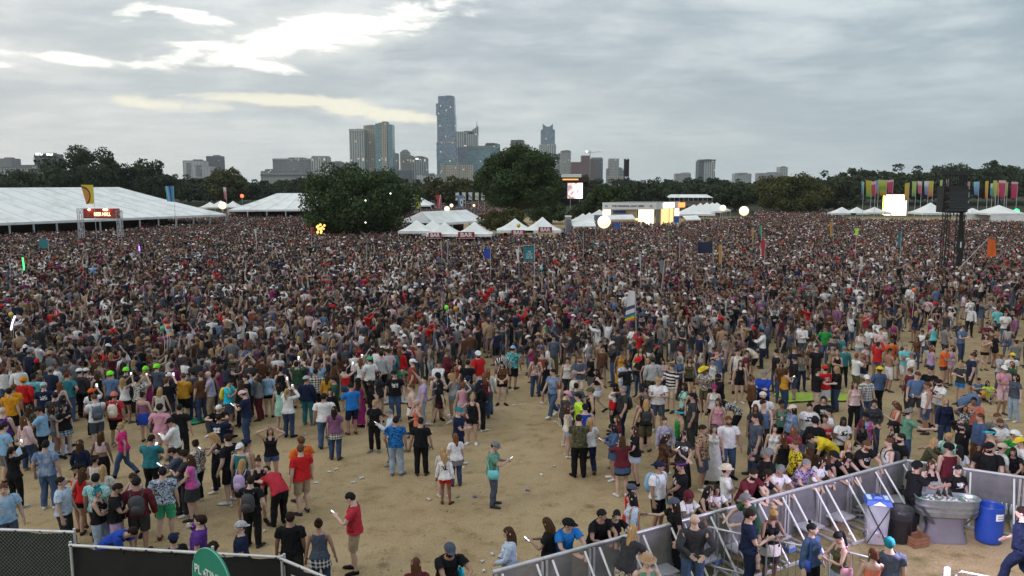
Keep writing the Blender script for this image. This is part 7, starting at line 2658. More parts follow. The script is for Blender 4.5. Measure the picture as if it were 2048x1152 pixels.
CLEARB = mat('clear_bottle_plastic', (.42, .48, .54), .2, .15, 8.0)
tread('pack of bottled water under the step behind the person in navy', 1434, 1128, CLEARB)
tread('pack of bottled water on the grass left of the recycling bin', 1600, 1062, CLEARB)
tread('pack of bottled water beside the person in the denim jacket', 1582, 1104, CLEARB)


def recycling_bin():
 p = on_z(1750, 1086, 0)
 root = empty('recycling_bin', (p.x, p.y, 0), R(-14), 'clear bag recycling bin with a blue slotted lid, full of crushed cans', 'recycling bin')
 bl = mat('blue_plastic_lid', (.025, .09, .42), .35, .1, 6.0)
 w, d, h = .52, .46, .98
 bag = MB()
 rows = 7
 vs, fs = [], []
 for i in range(rows):
  t = i / (rows - 1)
  k = .86 + .14 * t
  for a in range(16):
   th = 2 * math.pi * a / 16
   cx, cy = max(-1, min(1, 1.3 * math.cos(th))), max(-1, min(1, 1.3 * math.sin(th)))
   wob = 1 + .03 * math.sin(a * 2.3 + i * 1.7)
   vs.append((cx * w / 2 * k * wob, cy * d / 2 * k * wob, .05 + h * t))
 for i in range(rows - 1):
  for a in range(16):
   b = (a + 1) % 16
   fs.append((i * 16 + a, i * 16 + b, (i + 1) * 16 + b, (i + 1) * 16 + a))
 m, nt, b = principled('clear_bag')
 nt.nodes.remove(b)
 tr = nd(nt, 'ShaderNodeBsdfTransparent', None, Color=(.93, .94, .97, 1))
 df = nd(nt, 'ShaderNodeBsdfPrincipled', None, Base_Color=(.55, .57, .63, 1), Roughness=.25)
 mx = nd(nt, 'ShaderNodeMixShader', None, i0=.42, i1=tr.outputs[0], i2=df.outputs[0])
 nt.links.new(mx.outputs[0], nt.nodes['Material Output'].inputs[0])
 bag.add(vs, fs, 0, True).build('bag', m, root)
 rs = random.Random(4)
 cm = [CANM, mat('can_blue', (.08, .14, .4), .3, .2, 9, .3), mat('can_silver', (.5, .5, .52), .25, .1, 9, .6), mat('can_red', (.35, .05, .05), .3, .2, 9, .3)]
 cans = MB()
 for i in range(70):
  a = Vector((rs.uniform(-.19, .19), rs.uniform(-.16, .16), rs.uniform(.09, .34)))
  d_ = Vector((rs.gauss(0, 1), rs.gauss(0, 1), rs.gauss(0, .6))).normalized() * .055
  cans.tube([a - d_, a + d_], .031, 7, mi=rs.randrange(4), smooth=False)
 cans.build('crushed_cans', cm, root)['kind'] = 'stuff'
 for s in (-1, 1):
  MB().tube([(s * w / 2, -d / 2 - .015, h + .02), (-s * w / 2 * .86, -d / 2 - .015, .08)], .012, 6).build('cross_leg', BLACKM, root)
  MB().tube([(s * w / 2, d / 2 + .015, h + .02), (-s * w / 2 * .86, d / 2 + .015, .08)], .012, 6).build('cross_leg', BLACKM, root)
 lid = MB().box((0, 0, h + .075), (w * 1.1, d * 1.12, .10), taper=.9).box((0, .04, h + .15), (w * .36, d * .5, .06), taper=.85)
 L = lid.build('lid', bl, root)
 MB().box((0, .02, h + .185), (w * .2, d * .1, .012)).build('slot', BLACKM, L)
 MB().box((0, .12, h + .185), (w * .2, d * .1, .012)).build('slot', BLACKM, L)
 for x, y, sx, sy in ((-.19, .02, .1, .3), (.19, .05, .09, .24)):
  MB().box((x, y, h + .13), (sx, sy, .006)).build('printed_mark', mat('pale_print', (.45, .55, .62), .5, .3, 40), L)
 MB().add([(-.15, -.275, h + .04), (.15, -.275, h + .04), (0, -.255, h + .128)], [(0, 1, 2)]).build('white_triangle', WHITEP, L)


recycling_bin()


def trash_can():
 p = on_z(1797, 1082, 0)
 root = empty('trash_can', (p.x, p.y, 0), 0, 'black round trash can lined with a black bag', 'trash can')
 bk = mat('black_plastic', (.012, .012, .013), .4, .2, 5.0, 0, .5)
 MB().lathe([(.001, .02), (.23, .02), (.25, .05), (.285, .78), (.29, .80), (.265, .78), (.25, .3), (.001, .28)], 22).build('bin', bk, root)
 MB().lathe([(.292, .60), (.302, .70), (.306, .82), (.295, .83), (.26, .78), (.2, .62), (.01, .58)], 22).build('bag_liner', mat('bin_liner', (.02, .02, .024), .25, .2, 9.0, 0, .8), root)


trash_can()


def ice_tub():
 p = on_z(1888, 1082, 0)
 root = empty('ice_trough', (p.x, p.y, 0), R(-7), 'oval galvanized trough of iced cans on a stand with a grey stretch cover', 'trough')
 gv = mat('galvanized_steel', (.33, .37, .39), .32, .22, 5.0, .75)
 sx, sy = 1.0, .40
 ov = [(.01, .67), (.655, .67), (.68, .69), (.682, .77), (.702, .785), (.684, .81), (.686, .89), (.708, .905), (.69, .93), (.70, 1.06), (.722, 1.08), (.715, 1.1), (.69, 1.09), (.67, .98), (.66, .94)]

 def oval(prof, n=40):
  vs, fs = [], []
  for r, z in prof:
   for k in range(n):
    t = 2 * math.pi * k / n
    c, s = math.cos(t), math.sin(t)
    c, s = math.copysign(abs(c) ** .58, c), math.copysign(abs(s) ** .72, s)
    vs.append((r * sx * c, r * sy * s, z))
  for i in range(len(prof) - 1):
   for k in range(n):
    k2 = (k + 1) % n
    fs.append((i * n + k, i * n + k2, (i + 1) * n + k2, (i + 1) * n + k))
  return vs, fs
 MB().add(*oval(ov), 0, True).build('trough', gv, root)
 ice = mat('crushed_ice', (.5, .54, .58), .35, .3, 30, 0, 1.0)
 MB().add(*oval([(.665, .985), (.4, 1.0), (.001, 1.01)]), 0, True).build('ice', ice, root)
 cov = mat('grey_stretch_cover', (.15, .145, .16), .85, .12, 3.0)
 MB().add(*oval([(.50, .01), (.43, .2), (.39, .4), (.43, .58), (.52, .74)]), 0, True).build('stretch_cover', cov, root)
 for s in (-1, 1):
  MB().add([(s * .62, -.315, .93), (s * .70, -.24, .93), (s * .38, -.2, .5), (s * .30, -.22, .5)], [(0, 1, 2, 3)]).add([(s * .62, -.32, .93), (s * .70, -.245, .93), (s * .38, -.205, .5), (s * .30, -.225, .5)], [(3, 2, 1, 0)]).build('cover_strap', mat('dark_grey_elastic', (.06, .06, .07), .8), root)
 rs = random.Random(9)
 MC = [CANM, mat('can_silver', (.5, .5, .52), .25, .1, 9, .6), mat('can_green', (.10, .22, .14), .3, .2, 9, .3)]
 M = root.matrix_basis.copy()
 for i in range(34):
  a, r = rs.uniform(0, 6.28), math.sqrt(rs.uniform(0, 1)) * .58
  x, y = r * math.cos(a), r * sy * math.sin(a) * .95
  if abs(x) < .2 and y > -.05:
   continue
  c = empty('drink_can', (p.x, p.y, 0), 0, ('white', 'silver', 'green')[i % 3] + ' can lying in the ice of the galvanized trough', 'can', 'cans chilling in the trough')
  c.location = Vector((p.x, p.y, 0)) + Matrix.Rotation(R(-7), 3, 'Z') @ Vector((x, y, 1.03))
  c.rotation_euler = (rs.uniform(1.0, 1.7), 0, rs.uniform(0, 6.28))
  MB().lathe([(.001, -.06), (.03, -.06), (.033, -.05), (.033, .05), (.026, .062), (.001, .062)], 10).build('can', MC[i % 3], c)
 for i in range(6):
  x, y = -.17 + (i % 3) * .13, .02 + (i // 3) * .1
  c = empty('drink_bottle', Vector((p.x, p.y, 0)) + Matrix.Rotation(R(-7), 3, 'Z') @ Vector((x, y, .99)), 0, 'dark bottle standing in the middle of the iced trough', 'bottle', 'bottles standing in the trough')
  MB().lathe([(.001, 0), (.036, .005), (.037, .13), (.015, .19), (.014, .25), (.001, .252)], 10).build('glass', mat('dark_bottle_glass', (.02, .016, .012), .12), c)
  MB().lathe([(.0378, .04), (.0378, .11)], 10).build('paper_label', mat('bottle_label', (.4, .38, .33), .6), c)
 b = empty('cooler_box', Vector((p.x, p.y, 0)) + Vector((-.02, .62, 0)), R(-5), 'pale folded cooler lid propped behind the iced trough', 'cooler box')
 MB().box((0, 0, .55), (.42, .2, 1.1), taper=.95).box((0, -.01, 1.16), (.44, .22, .1), taper=.9).build('body', mat('pale_grey_plastic', (.34, .35, .38), .4, .1, 5), b)
 MB().box((0, -.115, 1.16), (.3, .012, .03)).build('handle', DULL, b)
 w = empty('wooden_crate', on_z(1833, 1090, 0), R(20), 'low orange brown wooden crate beside the trough stand', 'crate')
 for k in range(3):
  MB().box((0, -.16, .05 + k * .08), (.44, .02, .065)).box((0, .16, .05 + k * .08), (.44, .02, .065)).box((-.21, 0, .05 + k * .08), (.02, .3, .065)).box((.21, 0, .05 + k * .08), (.02, .3, .065)).build('slat', mat('crate_wood', (.22, .10, .05), .8, .25, 6), w)
 MB().box((0, 0, .012), (.42, .32, .02)).build('base', mat('crate_wood', (.22, .10, .05), .8, .25, 6), w)


ice_tub()


def barrel():
 p = on_z(1976, 1082, 0)
 root = empty('blue_barrel', (p.x, p.y, 0), R(10), 'open blue plastic barrel with a white label, right of the trough', 'barrel')
 bl = mat('blue_barrel_plastic', (.015, .06, .33), .35, .12, 5.0)
 MB().lathe([(.001, .02), (.27, .02), (.285, .05), (.3, .2), (.302, .24), (.3, .28), (.305, .58), (.308, .62), (.304, .66), (.295, .88), (.3, .9), (.285, .9), (.275, .86), (.285, .3), (.001, .25)], 28).build('drum', bl, root)
 MB().add([(-.10 + .2 * i / 4, -.316 + .02 * abs(i / 2 - 1) ** 2, z) for z in (.62, .78) for i in range(5)], [(i, i + 1, i + 6, i + 5) for i in range(4)]).build('label', WHITEP, root)
 for z in (.725, .67):
  MB().box((0, -.32, z), (.14, .004, .022)).build('label_line', mat('faded_print', (.25, .27, .36), .6, .4, 60), root)


barrel()


def tote():
 p = on_z(1769, 1004, 0)
 root = empty('black_tote', (p.x, p.y, 0), R(-25), 'black storage tote with a pale bag inside, by the pit corner', 'tote')
 bk = mat('black_plastic', (.012, .012, .013), .4, .2, 5.0, 0, .5)
 m = MB()
 for sx, sy, ln, a in ((0, -.24, .8, 0), (0, .24, .8, 0), (-.4, 0, .5, 1), (.4, 0, .5, 1)):
  m.box((sx, sy, .26), (.025 if a else ln, ln if a else .025, .5))
 m.box((0, 0, .02), (.78, .46, .03))
 m.build('bin', bk, root)
 MB().box((0, -.26, .5), (.86, .05, .04)).box((0, .26, .5), (.86, .05, .04)).box((.42, 0, .5), (.05, .48, .04)).box((-.42, 0, .5), (.05, .48, .04)).build('rim', bk, root)
 MB().ball((.05, 0, .38), .15, 12, sz=.5).build('plastic_bag', CLEARB, root)
 q = on_z(1806, 1008, 0)
 c = empty('white_chair', (q.x, q.y, 0), R(60), 'white plastic chair seen edge-on behind the black trash can', 'chair')
 MB().box((0, 0, .44), (.42, .4, .03)).build('seat', WHITEP, c)
 MB().box((0, .2, .68), (.4, .03, .46), rx=-.15).build('backrest', WHITEP, c)
 for sx in (-1, 1):
  for sy in (-1, 1):
   MB().tube([(sx * .18, sy * .17, .43), (sx * .2, sy * .2, 0)], .018, 6).build('leg', WHITEP, c)
 k = on_z(1712, 1038, 0)
 cr = empty('bottle_crate', (k.x, k.y, 0), R(-18), 'grey bottle crate under the barricade step, left of the recycling bin', 'crate')
 gm = mat('grey_crate_plastic', (.2, .2, .215), .5, .1)
 for z in (.06, .18, .30):
  MB().box((0, -.16, z), (.46, .02, .05)).box((0, .16, z), (.46, .02, .05)).box((-.22, 0, z), (.02, .3, .05)).box((.22, 0, z), (.02, .3, .05)).build('band', gm, cr)
 for i in range(4):
  MB().box((-.21 + .14 * i, -.165, .18), (.02, .02, .3)).build('rib', gm, cr)
 for i, (px, py) in enumerate(((2003, 1020), (2012, 1022), (2022, 1024), (2032, 1026), (2042, 1028))):
  q = on_z(px, py, .28)
  o = empty('water_bottle', (q.x, q.y, .22), 0, 'clear water bottle in the row on the step behind the blue barrel', 'bottle', 'water bottles in a row on the pit step')
  MB().lathe([(.001, 0), (.04, .005), (.04, .17), (.016, .22), (.016, .25), (.001, .252)], 10).build('plastic', CLEARB, o)
  MB().lathe([(.0165, .225), (.0165, .255), (.001, .256)], 8).build('lid', WHITEP, o)
 q = on_z(2022, 1030, 0)
 sh = empty('bottle_tray', (q.x, q.y, 0), R(-8), 'dark tray under the row of water bottles', 'tray')
 MB().box((0, 0, .2), (.6, .3, .04)).build('top', BLACKM, sh)
 for sx in (-1, 1):
  MB().box((sx * .26, 0, .09), (.03, .26, .18)).build('leg', BLACKM, sh)


tote()


def stage_lamp():
 p = on_z(1894, 1150, 1.0)
 root = empty('stage_lamp', (p.x, p.y, 0), 0, 'upright lamp tube glowing blue white in the near pit', 'lamp')
 MB().box((0, 0, .03), (.3, .3, .05)).box((0, 0, .4), (.05, .05, .8)).build('stand', BLACKM, root)
 MB().tube([(0, 0, .78), (0, 0, 1.14)], .055, 12).build('tube', glow('blue_white_tube', (.36, .44, 1.0), 1.6), root)
 L = bpy.data.lights.new('pit_stage_fill', 'POINT')  # added light above the tube, standing in for stage light on the pit
 L.energy, L.color, L.shadow_soft_size = 520, (.82, .68, 1.0), .3
 o = bpy.data.objects.new('pit_stage_fill', L)
 C.objects.link(o)
 o.parent = root
 o.location = (0, 0, 2.7)
 q, r = on_z(1913, 1141, 1.08), on_z(1985, 1156, 1.08)
 bike_rack('white topped steel barrier at the lower right of the pit', 1913, 1141, 2000, 1158)


stage_lamp()

# ------------------------------------------------------------------ fence in front, with the round sign
FENCE_Z = 2.35


def mesh_mat():
 return mat('galvanized_wire', (.20, .22, .19), .5, .2, 8.0, .4)


SCRIM = mat('black_windscreen_cloth', (.008, .008, .009), .92, .35, 1.2, 0, .8, 3.0)
SCRIMG = mat('dark_green_windscreen_cloth', (.012, .017, .013), .9, .35, 1.5, 0, .6, 3.0)


def fence(label, px0, py0, px1, py1, cloth, wire=False, ext0=0.0, ext1=0.0):
 p, q = on_z(px0, py0, FENCE_Z), on_z(px1, py1, FENCE_Z)
 d = (q - p).normalized()
 p, q = p - d * ext0, q + d * ext1
 L, ang = (q - p).length, math.atan2(d.y, d.x)
 root = empty('fence_panel', (p.x, p.y, 0), ang, label, 'fence', 'temporary fence panels')
 m = MB().tube([(0, 0, FENCE_Z - .02), (L, 0, FENCE_Z - .02)], .026, 10)
 m.build('top_rail', RAILM, root)
 MB().tube([(0, 0, .1), (L, 0, .1)], .02, 8).build('bottom_rail', RAILM, root)
 for x in (.02, L - .02):
  MB().tube([(x, .01, 0), (x, .01, FENCE_Z + .04)], .024, 8).build('post', RAILM, root)
 n = 26
 vs, fs = [], []
 for i in range(n + 1):
  x = L * i / n
  for j in range(9):
   z = .12 + (FENCE_Z - .2) * j / 8
   vs.append((x, .045 + .018 * math.sin(x * 5.3 + j) + .014 * math.sin(x * 11 - j * 1.7), z + .012 * math.sin(x * 9)))
 for i in range(n):
  for j in range(8):
   a = i * 9 + j
   fs.append((a, a + 9, a + 10, a + 1))
 MB().add(vs, fs, 0, True).build('windscreen', cloth, root)
 tie = MB()
 for i in range(int(L / .45) + 1):
  x = min(L, i * .45 + .05)
  tie.lathe([(.032, -.012), (.034, 0), (.032, .012)], 8, 0, (x, 0, FENCE_Z - .02))
  tie.box((x, .03, FENCE_Z - .08), (.012, .02, .1))
 tie.build('cable_tie', BLACKM, root)
 if wire:
  w = MB()
  s = .072
  k = int((L + FENCE_Z) / s)
  for i in range(-int(FENCE_Z / s), k):
   for sg in (1, -1):
    x0 = i * s
    x1 = x0 + sg * (FENCE_Z - .15)
    a, b = Vector((x0, -.02, .12)), Vector((x1, -.02, FENCE_Z - .03))
    # clip to the panel
    t0, t1 = 0.0, 1.0
    dx = b.x - a.x
    for lim, sign in ((0, 1), (L, -1)):
     t = (lim - a.x) / dx
     if (dx > 0) == (sign > 0):
      t0 = max(t0, t)
     else:
      t1 = min(t1, t)
    if t1 - t0 > .02:
     w.tube([a.lerp(b, t0), a.lerp(b, t1)], .0026, 4, cap=False, smooth=False)
  w.build('chain_link', mesh_mat(), root)
 return root, p, d


fence('chain-link fence panel with dark green windscreen at lower left', 0, 1057, 150, 1062, SCRIMG, True, ext0=2.0)
fence('fence panel with wrinkled black windscreen behind the round green sign', 138, 1088, 570, 1113, SCRIM)
fr, fp, fd = fence('short fence panel running toward the viewer, with a red lettered banner', 561, 1115, 652, 1153, SCRIM, ext1=2.2)


def lettered_banner():
 root = empty('lettered_banner', fr.location, fr.rotation_euler.z, 'pale banner with red lettering tied to the short fence panel', 'banner')
 MB().box((1.15, -.035, FENCE_Z - .42), (1.7, .012, .46)).build('cloth', mat('banner_pale_cloth', (.46, .38, .38), .8, .12, 3), root)
 text('lettering', 'PLATINUM', .3, mat('banner_red_ink', (.28, .03, .05), .7, .15, 9), root, (1.15, -.045, FENCE_Z - .4), width=1.5, bold=.012)


lettered_banner()


def round_sign():
 # a disc hung on the fence, turned away to the left
 c = at(425, 1163, 11.6)
 root = empty('round_sign', (c.x, c.y, c.z), R(-38), 'round green sign with white lettering in front of the black windscreen', 'sign')
 r = .525
 vs = [(0, -.02, 0)]
 n = 48
 m = MB()
 ring = lambda y, rr: [(math.cos(2 * math.pi * k / n) * rr, y, math.sin(2 * math.pi * k / n) * rr) for k in range(n)]
 a, b = ring(-.015, r), ring(.015, r)
 m.add(a + b, [tuple(range(n)), tuple(range(2 * n - 1, n - 1, -1))] + [(k, n + k, n + (k + 1) % n, (k + 1) % n) for k in range(n)])
 m.build('disc', mat('sea_green_sign', (.006, .20, .135), .45, .08, 2.0), root)
 rim = MB()
 rim.tube([(math.cos(2 * math.pi * k / 48) * r, -.02, math.sin(2 * math.pi * k / 48) * r) for k in range(49)], .007, 6)
 rim.build('rim', mat('pale_green_edge', (.2, .5, .4), .5), root)
 lw = mat('sign_white_ink', (.55, .62, .60), .6)
 o = text('lettering', 'PL  TINUM', .2, lw, root, (0, -.022, .09), width=.9, bold=.003)
 star = MB()
 pts = []
 for k in range(10):
  q = .062 if k % 2 == 0 else .026
  t = math.pi / 2 + k * math.pi / 5
  pts.append((-.175 + q * math.cos(t), -.024, .09 + q * math.sin(t)))
 star.add(pts, [tuple(range(10))])
 star.build('star', lw, root)
 MB().tube([(0, .03, -c.z), (0, .03, r + .03)], .022, 8).build('pole', RAILM, root)


round_sign()

# ------------------------------------------------------------------ litter on the dirt
def litter():
 rs = random.Random(21)
 spots = [(672, 940, 'w'), (659, 945, 'w'), (632, 967, 'w'), (706, 966, 's'), (720, 958, 'w'), (726, 957, 'w'), (529, 1064, 'w'), (858, 1000, 'w'), (915, 995, 'g'), (950, 995, 'b'), (1055, 982, 'b'), (1083, 951, 'w'), (964, 1125, 'w'), (985, 1110, 's'), (968, 1144, 'w'), (610, 870, 'w'), (626, 906, 'o'), (1041, 811, 'w'), (1028, 812, 'w'), (1110, 845, 'w'), (1026, 781, 'w'), (1039, 749, 'w'), (524, 836, 'w'), (1847, 719, 'w'), (1687, 755, 'w'), (1108, 934, 'w'), (560, 850, 'w'), (864, 866, 'w'), (1701, 1070, 'w'), (462, 1014, 'w')]
 cc = dict(w=('white', (.62, .6, .57)), s=('silver', (.5, .5, .5)), g=('green', (.1, .3, .15)), b=('blue', (.07, .12, .4)), o=('brown cardboard', (.3, .16, .07)))
 for px, py, k in spots:
  p = on_z(px, py, 0)
  nm, col = cc[k]
  near = min(PEOPLE, key=lambda q: (q['pos'] - p).length)
  o = empty('litter_cup' if k == 'w' else 'litter_can', (p.x, p.y, .026), rs.uniform(0, 6), None, 'litter', 'litter on the dirt')
  o['label'] = f"crumpled {nm} {'cup' if k == 'w' else 'piece'} on the dirt {'left' if p.x < near['pos'].x else 'right'} of the {short_desc(near)}"
  m = MB()
  n = 9
  prof = [(.02, -.07), (.036, -.068), (.038, -.02), (.045, .03), (.05, .06), (.046, .055), (.03, .0)]
  vs, fs = [], []
  for r, z in prof:
   for j in range(n):
    t = 2 * math.pi * j / n
    q = r * (1 + rs.uniform(-.25, .25))
    vs.append((z * .85, q * .7 * math.cos(t), q * .7 * math.sin(t) * .8))
  for i in range(len(prof) - 1):
   for j in range(n):
    fs.append((i * n + j, i * n + (j + 1) % n, (i + 1) * n + (j + 1) % n, (i + 1) * n + j))
  m.add(vs, fs)
  m.build('cup' if k == 'w' else 'shell', mat('litter_' + k, col, .6, .2, 20), o)
 # blankets on the ground
 for lab, px, py, w, d, a, c in (('lime green blanket spread on the dirt behind the red capped person', 1625, 796, 2.6, 1.3, .1, (.30, .42, .05)), ('lime green blanket end right of the person in the black jacket', 1692, 797, 1.5, 1.2, -.1, (.30, .42, .05)), ('pale blue blanket on the dirt at far left', 62, 905, 2.2, 1.5, .4, (.28, .40, .52)), ('grey printed mat on the dirt behind the person in lilac', 806, 802, 1.4, 1.0, .1, (.30, .30, .30)), ('green plastic sheet draped beside the seated person in the white cap', 402, 842, 1.5, .55, .9, (.02, .30, .15)), ('black and white bag cloth lying behind the grey dress', 1621, 745, .7, .5, .3, (.4, .42, .42))):
  p = on_z(px, py, 0)
  o = empty('blanket', (p.x, p.y, 0), a, lab, 'blanket')
  vs, fs, nx, ny = [], [], 12, 8
  ph = px * .1
  for j in range(ny + 1):
   for i in range(nx + 1):
    u, v = i / nx - .5, j / ny - .5
    vs.append((u * w * (1 + .08 * math.sin(v * 9 + ph)), v * d * (1 + .1 * math.sin(u * 7 + ph)), .02 + .035 * abs(math.sin(u * 11 + v * 6 + ph)) + .03 * abs(math.sin(v * 13 + ph))))
  for j in range(ny):
   for i in range(nx):
    q = j * (nx + 1) + i
    fs.append((q, q + 1, q + nx + 2, q + nx + 1))
  MB().add(vs, fs, 0, True).build('cloth', mat('blanket_' + str(px), c, .85, .2, 5, 0, .5), o)


def scraps():
 """trodden scraps of straw, paper and bark: nobody could count them"""
 rs = np.random.default_rng(8)
 V, F, CC, n = [], [], [], 0
 pal = [(.15, .105, .055), (.11, .08, .045), (.45, .36, .22), (.5, .47, .42), (.16, .12, .06), (.10, .10, .04)]
 while n < 2600:
  y = 16 + 30 * rs.random() ** 1.6
  x = rs.uniform(-.66, .66) * y
  a, s = rs.uniform(0, 6.28), rs.uniform(.008, .03)
  w = s * rs.uniform(.25, .9)
  c, d = math.cos(a), math.sin(a)
  z = rs.uniform(.006, .02)
  o = len(V)
  V += [(x - c * s, y - d * s, z), (x + d * w, y - c * w, z + rs.uniform(0, .025)), (x + c * s, y + d * s, z), (x - d * w, y + c * w, z + rs.uniform(0, .02))]
  F.append((o, o + 1, o + 2, o + 3))
  CC.append(pal[rs.choice(6, p=[.3, .25, .17, .06, .14, .08])])
  n += 1
 m, nt, b = principled('trodden_scraps')
 nt.links.new(nd(nt, 'ShaderNodeAttribute', {'attribute_name': 'tint'}).outputs['Color'], b.inputs['Base Color'])
 b.inputs['Roughness'].default_value = .9
 tag(link('ground_scraps', fast_mesh('ground_scraps', V, F, m, col=CC, smooth=False)), 'small scraps of straw and bark trodden into the dirt', 'debris', kind='stuff')


scraps()
# ------------------------------------------------------------------ people near the camera as objects, everyone behind them as one crowd
KEEP = 300
PEOPLE.sort(key=lambda p: p['pos'].length)
for p in PEOPLE:
 if p['pose'] == 'lean':
  # stand at the barricade with the hands on its rail
  if p['x'] < 1790 and p['x'] not in (1176.0, 1512.0):
   t = (p['pos'] - BA).dot(B_DIR)
   q = BA + B_DIR * t - B_IN * .44 * p['H'] / 1.75
   p['pos'] = Vector((q.x, q.y, 0))
   p['yaw'] = 'B'
   p['look'] = rng.normal(0, 28)
  elif p['x'] in (1176.0, 1512.0):
   t = (p['pos'] - BA).dot(B_DIR)
   q = BA + B_DIR * t + B_IN * .62
   p['pos'] = Vector((q.x, q.y, 0))
REST = PEOPLE[KEEP:]
PEOPLE = PEOPLE[:KEEP]
rs_p = np.random.default_rng(77)
for p in PEOPLE:
 build_person(p, 'near' if p['pos'].length < 25 else 'mid', rs_p)
give_labels()
bpy.context.view_layer.update()
give_props()


def staff_lettering():
 p = next(q for q in PEOPLE if q['say'] and 'lettering' in q['say'])
 M = p['Mt']['chest']
 o = text('lettering', 'PLATINUM', .1, LETW, p['root'], (0, 0, 0), width=.34, bold=.006)
 o.matrix_basis = M @ Matrix.Translation((0, -.165, 1.33)) @ Matrix.Rotation(R(90), 4, 'X')
 p = next(q for q in PEOPLE if q['say'] and 'number' in q['say'])
 M = p['Mt']['chest']
 o = text('number', '22', .2, LETW, p['root'], (0, 0, 0), width=.2, bold=.01)
 o.matrix_basis = M @ Matrix.Translation((0, -.165, 1.25)) @ Matrix.Rotation(R(90), 4, 'X')


staff_lettering()
litter()




# ---- the crowd
def project(X, Y, Z):
 cp, sp = math.cos(PITCH), math.sin(PITCH)
 dz = Z - CAM_H
 f = Y * cp - dz * sp
 u = Y * sp + dz * cp
 return 1024 + FPX * X / f, 576 - FPX * u / f


LOW_HAIR = {(st, i): hair_mesh(st, i * 5 + 1, 9) for st in ('short', 'long', 'longwavy', 'bun', 'pony') for i in range(2)}
TOPC = ['black'] * 24 + ['charcoal'] * 11 + ['slate'] * 3 + ['maroon'] * 2 + ['brown'] * 4 + ['white'] * 7 + ['offwhite'] + ['grey'] * 5 + ['lightgrey'] * 2 + ['navy'] * 5 + ['steelblue'] * 2 + ['sky'] + ['maroon'] * 3 + ['red', 'crimson'] + ['brown'] * 4 + ['olive'] * 2 + ['tan'] + ['teal', 'sage', 'darkgreen', 'palepink', 'pink', 'rust', 'mustard', 'denim', 'denim', 'steelblue', 'mauve', 'aqua', 'coral', 'slate', 'slate', 'lavender', 'khaki', 'mauve', 'rust', 'berry', 'palepink']
BOTC = ['black'] * 5 + ['jeans'] * 5 + ['denim'] * 4 + ['charcoal'] * 3 + ['khaki', 'lightdenim', 'olive', 'slate', 'navy', 'offwhite']
HAIRC = ['black'] * 4 + ['dark'] * 6 + ['hairbrown'] * 4 + ['auburn'] * 2 + ['blonde', 'ginger']


def low_person(rs, spec=None, pose=None, lod='far'):
 """vertices, triangles and face colours of one simple figure"""
 sex = spec['sex'] if spec else ('m', 'f')[rs.integers(2)]
 T = TPL[sex, lod]
 po = spec['pose'] if spec else (pose or rs.choice(['stand', 'stand', 'phone', 'film', 'film1', 'cross', 'up', 'up1', 'cup', 'clap', 'hips1', 'front'], p=[.36, .13, .04, .05, .05, .12, .02, .03, .08, .02, .05, .05]))
 M, Mt, hands = pose_mats(T.J, po, rs, rs.normal(0, 5), rs.normal(0, 18))
 sk = SKIN[spec['sk']] if spec and spec['sk'] is not None else SKIN[rs.choice(4, p=[.4, .36, .18, .06])]
 if not spec:
  sk = (sk[0] * .70, sk[1] * .74, sk[2] * .80)
 tk = spec['top'][0] if spec else rs.choice(['tee', 'long', 'tank', 'crop'] if sex == 'f' else ['tee', 'tee', 'tee', 'long', 'tank', 'bare'], p=[.35, .15, .35, .15] if sex == 'f' else [.25, .25, .2, .15, .1, .05])
 tc = COL[spec['top'][1]] if spec and len(spec['top']) > 1 else COL[TOPC[rs.integers(len(TOPC))]]
 bk = (spec['bot'][0] if spec['bot'] else 'pants') if spec else rs.choice(['shorts', 'pants', 'hot'])
 bc = COL[spec['bot'][1]] if spec and spec['bot'] else COL[BOTC[rs.integers(len(BOTC))]]
 tk = {'jacket': 'long', 'romper': 'tank', 'dress': 'tank'}.get(tk, tk)
 bk = {'skirt': 'shorts', 'maxi': 'pants', 'mini': 'hot'}.get(bk, bk)
 P = T.V.copy()
 col = np.tile(np.array(sk), (len(T.F), 1))
 mb = T.mask(bk)
 col[mb] = bc
 off = np.zeros(len(P))
 off[np.unique(T.F[mb])] = .014
 if tk != 'bare':
  mt = T.mask(tk)
  col[mt] = tc
  off[np.unique(T.F[mt])] = .022
 P = P + T.N * off[:, None]
 col[T.mask('shoe')] = (.05, .05, .05)
 V = lbs(P, T.W, M)
 F = T.F
 hs = ('long', 'longwavy', 'bun', 'pony', 'long')[rs.integers(5)] if sex == 'f' else 'short'
 hc = COL[HAIRC[rs.integers(len(HAIRC))]]
 if spec and spec['hair'][0]:
  hc = COL[spec['hair'][1]]
 HP, HF, _, HW = LOW_HAIR[hs, int(rs.integers(2))]
 parts = [(V, F, col), (lbs(HP, HW, M), HF, np.tile(np.array(hc), (len(HF), 1)))]
 hat = spec['hat'] if spec else None
 if not spec and rs.random() < .15:
  hat = (rs.choice(['cap', 'capback', 'straw', 'beanie', 'cap']), ['black', 'navy', 'white', 'offwhite', 'red', 'grey', 'charcoal', 'tan'][rs.integers(8)])
 if hat:
  Q, QF, _, QW = HAT[hat[0]]
  parts.append((lbs(Q, QW, M), QF, np.tile(np.array(COL[hat[1]]), (len(QF), 1))))
 VV, FF, CC, n = [], [], [], 0
 for v, f, c in parts:
  VV.append(v)
  FF.append(f + n)
  CC.append(c)
  n += len(v)
 V = np.concatenate(VV)
 if po in ('sit', 'kneel'):
  V[:, 2] -= V[:, 2].min()
 H = spec['H'] if spec else (1.76 if sex == 'm' else 1.65) + rs.normal(0, .06)
 return V * (H / 1.75), np.concatenate(FF), np.concatenate(CC)


